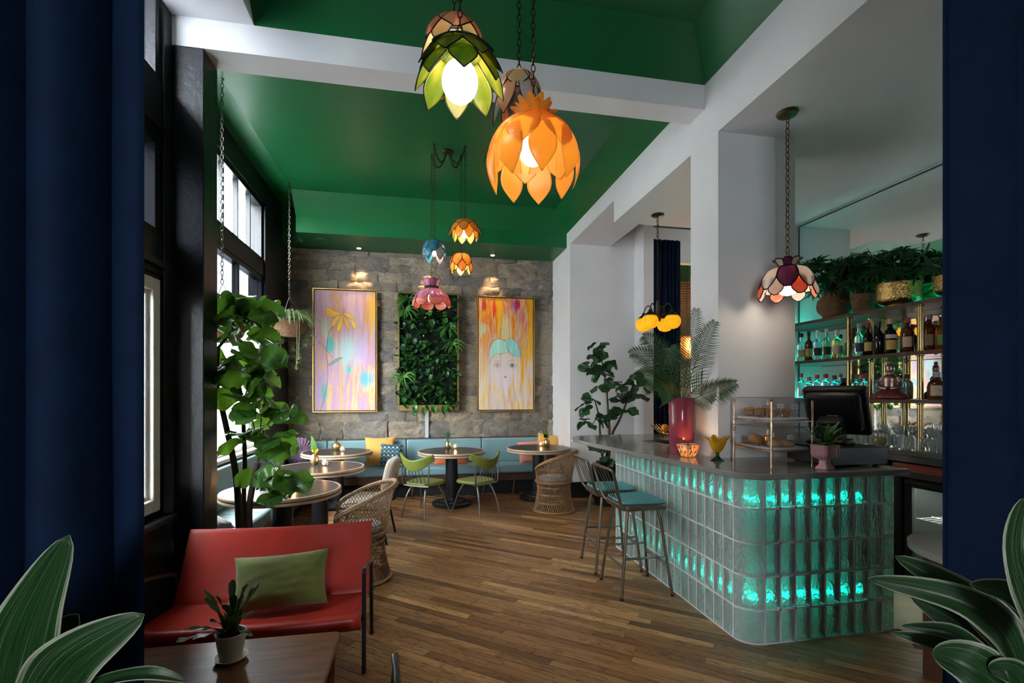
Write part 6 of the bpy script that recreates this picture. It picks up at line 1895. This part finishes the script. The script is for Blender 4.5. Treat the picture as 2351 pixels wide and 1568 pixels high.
# ---- big variegated leaves in the foreground ----
VARI = variegate('variegated_leaf', (.60, .62, .45), (.012, .05, .015), (.03, .095, .025), .15, .85)
def bigleaf(parent, origin, pxs, depths, width, nrm, wave=.12, fold=.25, sd=0):
    pts = [PD(x, y, d) - origin for (x, y), d in zip(pxs, depths)]
    p0 = pts[0]
    obj('stem', B().tube(catmull([(p0.x * .15, p0.y * .15, .24), (p0.x * .3, p0.y * .3, .24 + (p0.z - .24) * .5), p0 * .98, pts[1].lerp(p0, .6)], 5), [.007] * 16, 7), M('leaf_stalk', (.06, .12, .04), .5), parent)
    pts = catmull(pts, 6)
    pr = lambda t: max(.02, math.sin(PI * (t ** .8)) ** .7) if t < .995 else .01
    obj('leaf', uvmesh('leaf', strap(pts, width, nrm=nrm, nu=10, fold=fold, wave=wave, sd=sd, prof=pr)), VARI, parent, solid=.0012)
def fgpot(label, base, top):
    t = thing('potted_plant', label, 'potted plant', base)
    obj('pot', B().lathe([(.1, 0), (.12, .01), (.15, .26), (.155, .28), (.145, .28), (.14, .25), (.001, .24)], 32), M('charcoal_pot', (.02, .02, .02), .6), t)
    return t
LO = Vector((-.62, .82, 0))
lp_ = fgpot('broad cream striped plant at the lower left corner before the dark curtain', LO, .3)
n0 = (.25, -1, .25)
bigleaf(lp_, LO, [(20, 1640), (40, 1530), (80, 1400), (160, 1228)], [1.0, .97, .95, .95], .062, n0, .06, .2, 1)
bigleaf(lp_, LO, [(60, 1680), (130, 1560), (200, 1490), (332, 1410)], [.98, .95, .93, .95], .06, n0, .06, .3, 2)
bigleaf(lp_, LO, [(40, 1660), (90, 1540), (130, 1470), (180, 1410)], [1.06, 1.04, 1.03, 1.02], .05, n0, .1, .3, 3)
bigleaf(lp_, LO, [(100, 1690), (200, 1590), (330, 1552), (428, 1566)], [.95, .93, .93, .95], .02, (0, -.3, 1), .1, .5, 4)
bigleaf(lp_, LO, [(-40, 1660), (-60, 1540), (-50, 1440), (-10, 1360)], [1.0, .98, .97, .96], .06, n0, .1, .3, 5)
RO = Vector((1.42, .72, 0))
rp_ = fgpot('broad cream striped plant at the lower right corner before the blue curtain', RO, .3)
n1 = (-.35, -1, .5)
bigleaf(rp_, RO, [(2345, 1560), (2310, 1470), (2200, 1360), (2055, 1277)], [1.12, 1.14, 1.2, 1.28], .05, n1, .1, .3, 11)
bigleaf(rp_, RO, [(2350, 1560), (2290, 1440), (2180, 1370), (1992, 1328)], [1.1, 1.1, 1.14, 1.22], .042, n1, .12, .3, 12)
bigleaf(rp_, RO, [(2350, 1575), (2280, 1490), (2200, 1430), (2090, 1370)], [1.14, 1.16, 1.2, 1.24], .05, n1, .1, .3, 13)
bigleaf(rp_, RO, [(2340, 1580), (2250, 1500), (2180, 1450), (2068, 1436)], [1.08, 1.1, 1.12, 1.16], .022, n1, .1, .3, 14)
bigleaf(rp_, RO, [(2340, 1600), (2240, 1530), (2160, 1480), (2045, 1452)], [1.08, 1.1, 1.12, 1.16], .022, n1, .1, .3, 15)
bigleaf(rp_, RO, [(2360, 1640), (2280, 1570), (2210, 1520), (2140, 1500)], [1.0, 1.0, 1.02, 1.05], .055, n1, .12, .35, 16)
bigleaf(rp_, RO, [(2380, 1500), (2360, 1400), (2310, 1360), (2226, 1342)], [1.0, 1.0, 1.02, 1.06], .032, n1, .15, .4, 17)
bigleaf(rp_, RO, [(2400, 1500), (2375, 1360), (2350, 1260), (2360, 1140)], [.98, .96, .96, .98], .06, n1, .08, .3, 18)
bigleaf(rp_, RO, [(2370, 1620), (2340, 1560), (2310, 1540), (2270, 1538)], [.98, .98, .98, 1.0], .03, n1, .1, .3, 19)
# ---- curtains ----
navy = M('navy_linen', (.0025, .013, .042), .8, var=.18, vscale=9, bump=.25, bscale=260, spec=.2)
def curtain(label, x0, x1, y, z1, folds, amp, seed, name='curtain', edge=None):
    r = random.Random(seed); n = int(folds * 14); g = []
    ph = [r.uniform(-.5, .5) for _ in range(8)]
    for i in range(n + 1):
        u = i / n; row = []
        dmp = min(1, (1 - u) * 10, u * 10)
        for k in range(15):
            v = k / 14
            a = 2 * PI * folds * u + .5 * math.sin(2 * PI * u * 1.3 + ph[0])
            yy = y + amp * (math.sin(a) + .25 * math.sin(2 * a + ph[1]) + .12 * math.sin(v * 5 + a)) * (.85 + .25 * (1 - v)) * dmp
            xx = x0 + (x1 - x0) * u + .012 * math.sin(v * 4 + ph[2] + u * 9) * dmp + amp * .35 * math.cos(a) * dmp
            row.append((xx, yy, .015 + (z1 - .015) * v))
        g.append(row)
    t = thing(name, label, 'curtain', ((x0 + x1) / 2, y, 0))
    obj('drape', loc_to(t, B().surf(g)), navy, t, smooth=180, solid=.004)
    obj('hem', loc_to(t, B().surf([[(p[0], p[1] - .004, q) for q in (.016, .06)] for p in [row[0] for row in g]])), navy, t, smooth=180)
    return t
cl = PD(331, 900, 1.25)
curtain('heavy navy curtain hanging at the left edge of the picture', cl.x - .95, cl.x, cl.y, 3.6, 4.6, .11, 1)
cr_ = PD(2166, 900, 1.46)
curtain('heavy navy curtain hanging at the right edge of the picture', cr_.x, cr_.x + .75, cr_.y, 3.3, 3.0, .055, 2)
c0 = PY(1499, 800, 6.5).x; c1 = PY(1566, 800, 6.5).x
curtain('dark navy curtain in the far doorway beyond the bar', c0, c1, 6.55, 3.75, 6.5, .028, 5)
# rattan pendant glimpsed in the back room
rq = PD(1577, 790, 8.2)
rt = thing('rattan_lamp', 'small lit rattan cage lamp glimpsed in the dark back room', 'pendant lamp', rq)
obj('cage', B().lathe([(.09, -.25), (.1, -.1), (.1, .1), (.07, .13)], 24, cap=False), MT('rattan_shade', (.4, .2, .07), (.7, .3, .08), .4, .6), rt)
obj('bulb', B().ball((0, 0, 0), .04), ME('warm_bulb', (1, .6, .3), 14), rt)
obj('cord', B().tube([(0, 0, .1), (0, 0, 4.0 - rq.z)], .004, 5), blackmetal, rt)
lamp('back_room_light', 'POINT', rq + Vector((0, -.2, -.05)), 18, (1, .6, .3), .05)
sl = thing('slat_screen', 'curved rattan slat screen glimpsed in the dark back room', 'screen', PD(1585, 700, 8.8))
for k in range(16):
    obj('slat', B().tube([(-.5, 0, -.3 + k * .045), (0, -.1, -.28 + k * .045), (.5, 0, -.24 + k * .045)], .012, 5), wicker, sl)
obj('post', B().tube([(0, -.02, -.4), (0, -.02, .5)], .02, 6), wicker, sl)
obj('post', B().tube([(-.4, .02, -PD(1585, 700, 8.8).z), (-.4, .02, .5)], .02, 6), wicker, sl)
# ---- planted wall panel ----
brass_f = M('olive_brass_frame', (.2, .15, .05), .35, .8, var=.15)
xa, xb, za, zb = -.315, .605, 1.235, 3.03
YP = 7.45
pw = thing('planted_panel', 'framed living wall panel of green climbing leaves on the stone wall', 'living wall', ((xa + xb) / 2, YP, (za + zb) / 2))
w_, h_ = xb - xa, zb - za
for nm, bx in (('frame_side', (-w_ / 2, -w_ / 2 + .03, -h_ / 2, h_ / 2)), ('frame_side', (w_ / 2 - .03, w_ / 2, -h_ / 2, h_ / 2)), ('frame_top', (-w_ / 2 + .03, w_ / 2 - .03, h_ / 2 - .03, h_ / 2)), ('frame_tray', (-w_ / 2 + .03, w_ / 2 - .03, -h_ / 2, -h_ / 2 + .09))):
    obj(nm, B().box(bx[0], bx[1], -.02, .13, bx[2], bx[3]), brass_f, pw, bevel=.004)
obj('backing', B().box(-w_ / 2 + .02, w_ / 2 - .02, .08, .13, -h_ / 2 + .02, h_ / 2 - .02), M('black_felt', (.006, .009, .006), .95), pw)
IVY = [leafmat('ivy_leaf_%d' % k, c1_, c2_, (.1, .2, .06), .25, .28, .2, (.1, .3, .04)) for k, (c1_, c2_) in enumerate((((.008, .045, .012), (.03, .11, .025)), ((.02, .08, .015), (.07, .2, .035)), ((.006, .035, .015), (.02, .07, .03))))]
def heart(sd, L=.085, W=.033):
    g = []
    for i in range(5):
        s = -1 + i / 2; row = []
        for k in range(6):
            t = k / 5
            w = W * (math.sin(PI * min(1, (t * .86 + .14))) ** .8)
            row.append((s * w, -.012 * math.sin(PI * t) + .3 * abs(s) * w, L * t - (.012 * abs(s) if t < .3 else 0)))
        g.append(row)
    return uvmesh('leaf', g)
HM = []
for k in range(3):
    m_ = heart(k); m_.materials.append(IVY[k]); HM.append(m_)
rv = random.Random(31)
allv = []
for k in range(760):
    x = rv.uniform(-w_ / 2 + .02, w_ / 2 - .02); z = rv.uniform(-h_ / 2 + .06, h_ / 2 - .06); y = rv.uniform(-.09, .06)
    if z > h_ / 2 - .3 and x > .1 and rv.random() < .7: continue
    d = Vector((rv.uniform(-.8, .8), rv.uniform(-.7, .05), rv.uniform(-1, .25))).normalized()
    allv.append((y, Vector((x, y, z)), d, rv.uniform(.75, 1.35), rv.randrange(3), rv.uniform(-.5, .5)))
for k in range(14):
    allv.append((-.1, Vector((rv.uniform(-w_ / 2, w_ / 2), -.05, -h_ / 2 + rv.uniform(.02, .1))), Vector((rv.uniform(-.5, .5), -.3, -1)), 1.2, 1, 0))
allv.sort(key=lambda q: q[0])
restl = [B(), B(), B()]
for i, (y, pos, d, sc, kind, roll) in enumerate(allv):
    if i < 300:
        put_leaf(pw, HM[kind], pos, d, sc, roll)
    else:
        mtx = Matrix.Translation(pos) @ d.to_track_quat('Z', 'Y').to_matrix().to_4x4() @ Matrix.Rotation(roll, 4, 'Z') @ Matrix.Scale(sc, 4)
        restl[kind].add([v.co for v in HM[kind].vertices], [tuple(p_.vertices) for p_ in HM[kind].polygons], 0, mtx)
allr = B()
for k in range(3):
    allr.merge(restl[k])
    allr.mi[-len(restl[k].f):] = [k] * len(restl[k].f)
obj('inner_foliage', allr, [M('ivy_inner_%d' % k, ((.014, .06, .015), (.04, .13, .02), (.01, .045, .02))[k], .35) for k in range(3)], pw, kind='stuff', smooth=180)
GRASS = M('fern_blade', (.06, .18, .03), .5)
for (cx_, cz_) in ((.3, .35), (-.35, .6), (-.38, -.4), (.36, .1), (-.3, .75)):
    gb = B()
    for j in range(26):
        a = rv.uniform(0, PI * 2); L = rv.uniform(.1, .24)
        d = Vector((math.cos(a), -.6, math.sin(a) * .6)); c = Vector((cx_, -.04, cz_))
        gb.surf(strap(catmull([c, c + d * L * .5 + Vector((0, 0, .03)), c + d * L + Vector((0, 0, -.05))], 3), .006, nrm=(0, -1, .3), nu=2))
    obj('fern_tuft', gb, GRASS, pw, kind='stuff')
solo('cable_conduit', B().box(.093, .147, 7.53, 7.57, .82, 1.232), M('grey_conduit', (.42, .42, .43), .5), 'vertical grey cable cover on the stone wall below the planted panel', 'conduit', bevel=.004)
# ---- paintings ----
def canvas_mat(name, stops_lo, stops_hi, seed, sx=9, blobs=()):
    """vertical brushy streaks; colours vary from bottom set to top set; blobs = flat patches of paint (u,v,ru,rv,colour)"""
    m, nt, p, out = _new(name)
    tc = nd(nt, 'ShaderNodeTexCoord')
    sep = nd(nt, 'ShaderNodeSeparateXYZ'); nt.links.new(tc.outputs['Generated'], sep.inputs[0])
    mp = nd(nt, 'ShaderNodeMapping'); mp.inputs['Scale'].default_value = (sx * .62, 1, 1.5); mp.inputs['Location'].default_value = (seed, seed * 2.3, 0)
    nt.links.new(tc.outputs['Generated'], mp.inputs[0])
    n1 = noisetex(nt, mp.outputs[0], 1.0, 6, .62, .4)
    lo = ramp(nt, n1, stops_lo); hi = ramp(nt, n1, stops_hi)
    mpb = nd(nt, 'ShaderNodeMapping'); mpb.inputs['Scale'].default_value = (14, 1, .8); nt.links.new(tc.outputs['Generated'], mpb.inputs[0])
    wob = noisetex(nt, mpb.outputs[0], 1.5, 4)
    def mm(op, a, b=None, c=None):
        n = nd(nt, 'ShaderNodeMath', operation=op)
        for i, v in enumerate((a, b, c)):
            if v is None: continue
            if isinstance(v, (int, float)): n.inputs[i].default_value = v
            else: nt.links.new(v, n.inputs[i])
        return n.outputs[0]
    f = mm('ADD', sep.outputs[2], mm('MULTIPLY', mm('SUBTRACT', wob, .5), .5))
    fr_ = nd(nt, 'ShaderNodeMapRange'); fr_.inputs[1].default_value = .3; fr_.inputs[2].default_value = .75; nt.links.new(f, fr_.inputs[0])
    c = mixc(nt, fr_.outputs[0], lo, hi)
    for (u, v, ru, rv_, colr, st_) in blobs:
        du = mm('DIVIDE', mm('SUBTRACT', sep.outputs[0], u), ru); dv = mm('DIVIDE', mm('SUBTRACT', sep.outputs[2], v), rv_)
        dd = mm('SQRT', mm('ADD', mm('MULTIPLY', du, du), mm('MULTIPLY', dv, dv)))
        e = mm('ADD', dd, mm('MULTIPLY', mm('SUBTRACT', wob, .5), 2.6))
        mr_ = nd(nt, 'ShaderNodeMapRange'); mr_.inputs[1].default_value = 1.15; mr_.inputs[2].default_value = .55; mr_.inputs[4].default_value = st_
        nt.links.new(e, mr_.inputs[0])
        c = mixc(nt, mr_.outputs[0], c, colr)
    hs = nd(nt, 'ShaderNodeHueSaturation'); hs.inputs['Saturation'].default_value = 1.15; hs.inputs['Value'].default_value = .84
    nt.links.new(c, hs.inputs['Color']); nt.links.new(hs.outputs[0], p.inputs['Base Color']); p.inputs['Roughness'].default_value = .55
    return m
goldfr = M('gold_frame', (.42, .25, .07), .35, .8)
pencil = M('pencil_line', (.06, .08, .085), .8)
def painting(label, x0, x1, z0, z1, mat):
    t = thing('painting', label, 'painting', ((x0 + x1) / 2, YP + .05, (z0 + z1) / 2))
    w, h = x1 - x0, z1 - z0
    for nm, bx in (('frame_side', (-w / 2, -w / 2 + .016, -h / 2, h / 2)), ('frame_side', (w / 2 - .016, w / 2, -h / 2, h / 2)), ('frame_top', (-w / 2 + .016, w / 2 - .016, h / 2 - .016, h / 2)), ('frame_bottom', (-w / 2 + .016, w / 2 - .016, -h / 2, -h / 2 + .016))):
        obj(nm, B().box(bx[0], bx[1], -.025, .03, bx[2], bx[3]), goldfr, t, bevel=.002)
    obj('shadow_gap', B().box(-w / 2 + .01, w / 2 - .01, .0, .03, -h / 2 + .01, h / 2 - .01), M('brown_gap', (.03, .018, .01), .8), t)
    obj('canvas', B().box(-w / 2 + .028, w / 2 - .028, -.018, .0, -h / 2 + .028, h / 2 - .028), mat, t, smooth=0)
    return t, w - .056, h - .056
pinkish, lav, tq, cr2, orr = (.72, .44, .56), (.46, .34, .58), (.2, .6, .58), (.78, .58, .34), (.8, .36, .06)
flow = canvas_mat('flower_canvas', [(.3, orr), (.4, cr2), (.48, (.68, .38, .36)), (.55, lav), (.62, (.76, .46, .16)), (.7, (.4, .52, .48))], [(.3, pinkish), (.42, (.74, .52, .46)), (.5, (.66, .4, .56)), (.56, (.78, .4, .14)), (.62, pinkish), (.7, (.6, .44, .6))], 3.1, blobs=(
    (.55, .5, .2, .16, (.5, .72, .74), .85), (.25, .55, .07, .07, (.1, .55, .52), .9), (.57, .34, .05, .05, (.08, .6, .5), .9), (.85, .26, .1, .09, (.15, .48, .6), .9), (.78, .52, .14, .16, (.6, .48, .72), .7), (.95, .85, .08, .2, (.9, .55, .12), .9), (.17, .68, .07, .1, (.62, .75, .5), .7), (.16, .16, .06, .1, (.15, .42, .38), .8), (.3, .3, .2, .1, (.62, .42, .62), .5)))
fx = PY(717, 660, YP + .02); fx2 = PY(866, 946, YP + .02)
t, cw_, chh = painting('tall gold framed abstract painting with a drooping orange flower', fx.x, fx2.x, fx2.z, fx.z, flow)
def uvp(u, v, yy=-.0195): return ((u - .5) * cw_, yy, (.5 - v) * chh)
def Fz(x, y): return ((x - 97) / 715, (y - 115) / 1370)          # crop pixels of the picture -> canvas u,v
def line(t, pts, r=.0022, mat=pencil):
    obj('pencil_line', B().tube(catmull([uvp(*Fz(*p)) for p in pts], 5), r, 4), mat, t)
petc = [M('petal_paint_%d' % k, c_, .6, var=.15, vscale=6) for k, c_ in enumerate(((.85, .42, .06), (.85, .5, .1), (.8, .5, .08)))]
cxy = (412, 385)
for k, pts in enumerate(([(405, 375), (330, 350), (240, 305), (225, 375), (260, 425), (350, 405)], [(395, 395), (330, 430), (295, 480), (288, 530), (330, 510), (385, 430)], [(405, 405), (370, 480), (355, 560), (372, 588), (410, 540), (425, 450)], [(425, 400), (450, 480), (490, 560), (508, 555), (500, 500), (460, 430)], [(440, 375), (500, 370), (550, 410), (565, 440), (520, 440), (455, 400)], [(450, 400), (510, 450), (545, 530), (580, 548), (590, 520), (560, 460)])):
    q = catmull([uvp(*Fz(*p), -.0187 - .0001 * k) for p in pts], 6, closed=True)
    bb = B(); bb.add(q, [tuple(range(len(q)))])
    obj('painted_petal', bb, petc[k % 3], t, smooth=0)
    obj('pencil_line', B().tube([(p.x, p.y - .0006, p.z) for p in q], .0016, 4, closed=True), M('umber_line', (.25, .13, .04), .8), t)
line(t, [(310, 525), (265, 600), (245, 700), (240, 850), (250, 1000), (248, 1150), (215, 1320), (165, 1485)], .003)
line(t, [(245, 975), (300, 930), (360, 890), (425, 882)], .002); line(t, [(425, 882), (350, 930), (300, 960), (255, 975)], .002)
line(t, [(240, 810), (190, 770), (145, 705), (200, 740), (240, 800), (300, 880)], .002)
line(t, [(405, 370), (420, 335), (443, 320), (440, 350), (415, 388)], .002)
leafp = catmull([uvp(*Fz(*p), -.0188) for p in ((245, 975), (300, 930), (360, 890), (425, 882), (350, 930), (300, 960))], 4, closed=True)
bb = B(); bb.add(leafp, [tuple(range(len(leafp)))]); obj('painted_leaf', bb, M('leaf_paint', (.2, .36, .3), .6), t, smooth=0)
yel, amb = (.84, .52, .12), (.8, .38, .025)
face = canvas_mat('portrait_canvas', [(.3, amb), (.4, (.8, .55, .18)), (.48, (.76, .66, .48)), (.55, (.66, .5, .56)), (.6, yel), (.7, amb)], [(.28, amb), (.4, (.8, .42, .05)), (.47, (.72, .22, .08)), (.52, (.72, .5, .26)), (.57, (.7, .2, .16)), (.62, (.6, .5, .22)), (.7, amb)], 7.7, 11, blobs=(
    (.5, .34, .26, .2, (.78, .68, .74), .85), (.5, .44, .22, .1, (.72, .62, .55), .8), (.5, .7, .12, .16, (.55, .66, .45), .55), (.3, .9, .04, .09, (.75, .08, .06), .9), (.68, .94, .06, .06, (.28, .05, .3), .9), (.73, .95, .04, .05, (.6, .02, .08), .9), (.1, .93, .04, .05, (.4, .05, .1), .8), (.78, .84, .06, .1, (.6, .15, .25), .6), (.08, .72, .08, .06, (.45, .6, .4), .7)))
gx = PY(1095, 678, YP + .02); gx2 = PY(1228, 944, YP + .02)
t, cw_, chh = painting('tall gold framed portrait painting of a face with turquoise cap of hair', gx.x, gx2.x, gx2.z, gx.z, face)
def Fz(x, y): return ((x - 88) / 672, (y - 105) / 1375)
for k_, pts in enumerate(([(225, 830), (228, 740), (262, 655), (320, 612), (380, 622), (428, 655), (436, 725), (445, 772), (370, 782), (290, 798), (245, 850)], [(436, 650), (490, 600), (548, 645), (590, 735), (596, 826), (540, 822), (468, 765), (440, 715)])):
    q = catmull([uvp(*Fz(*p), -.0187) for p in pts], 4, closed=True)
    bb = B(); bb.add(q, [tuple(range(len(q)))])
    obj('painted_hair', bb, M('hair_paint_%d' % k_, ((.34, .6, .5), (.22, .5, .46))[k_], .6, var=.2, vscale=4, stretch=(5, 1, 1)), t, smooth=0)
line(t, [(195, 840), (215, 740), (250, 650), (320, 605), (380, 620), (430, 650), (435, 720), (465, 770), (540, 830)], .0024)
line(t, [(380, 620), (440, 615), (490, 595), (550, 640), (595, 730), (600, 830)], .002)
line(t, [(440, 780), (370, 785), (290, 800), (240, 860), (215, 930)], .002)
line(t, [(280, 885), (320, 880), (362, 890)], .0024); line(t, [(450, 890), (490, 870), (535, 865)], .003)
for ex, gr in ((315, 0), (500, 1)):
    line(t, [(ex - 45, 935), (ex - 20, 912), (ex + 15, 908), (ex + 45, 930)], .0026); line(t, [(ex - 42, 938), (ex - 10, 962), (ex + 25, 962), (ex + 45, 938)], .002)
    c = Vector(uvp(*Fz(ex, 933), -.0189))
    q = [(c.x + .026 * math.cos(a), c.y, c.z + .026 * math.sin(a)) for a in [2 * PI * j / 20 for j in range(20)]]
    bb = B(); bb.add(q, [tuple(range(20))]); obj('painted_iris', bb, M('green_iris' if gr else 'pale_iris', (.12, .3, .12) if gr else (.5, .48, .36), .6), t, smooth=0)
    obj('pencil_line', B().tube([(p[0], p[1] - .0006, p[2]) for p in q], .0018, 4, closed=True), pencil, t)
    obj('painted_pupil', B().lathe([(.001, 0), (.009, 0)], 12, mat=Matrix.Translation((c.x, c.y - .0004, c.z)) @ Matrix.Rotation(PI / 2, 4, 'X')), pencil, t)
bb = B(); q = [uvp(*Fz(*p), -.0189) for p in ((395, 1075), (405, 1068), (414, 1072), (424, 1068), (435, 1076), (415, 1090))]
bb.add(q, [tuple(range(6))]); obj('painted_lips', bb, M('lip_red', (.6, .08, .09), .6), t, smooth=0)
line(t, [(395, 1038), (415, 1046), (432, 1040)], .0012)
line(t, [(690, 1420), (705, 1410), (715, 1422), (735, 1418)], .0012)
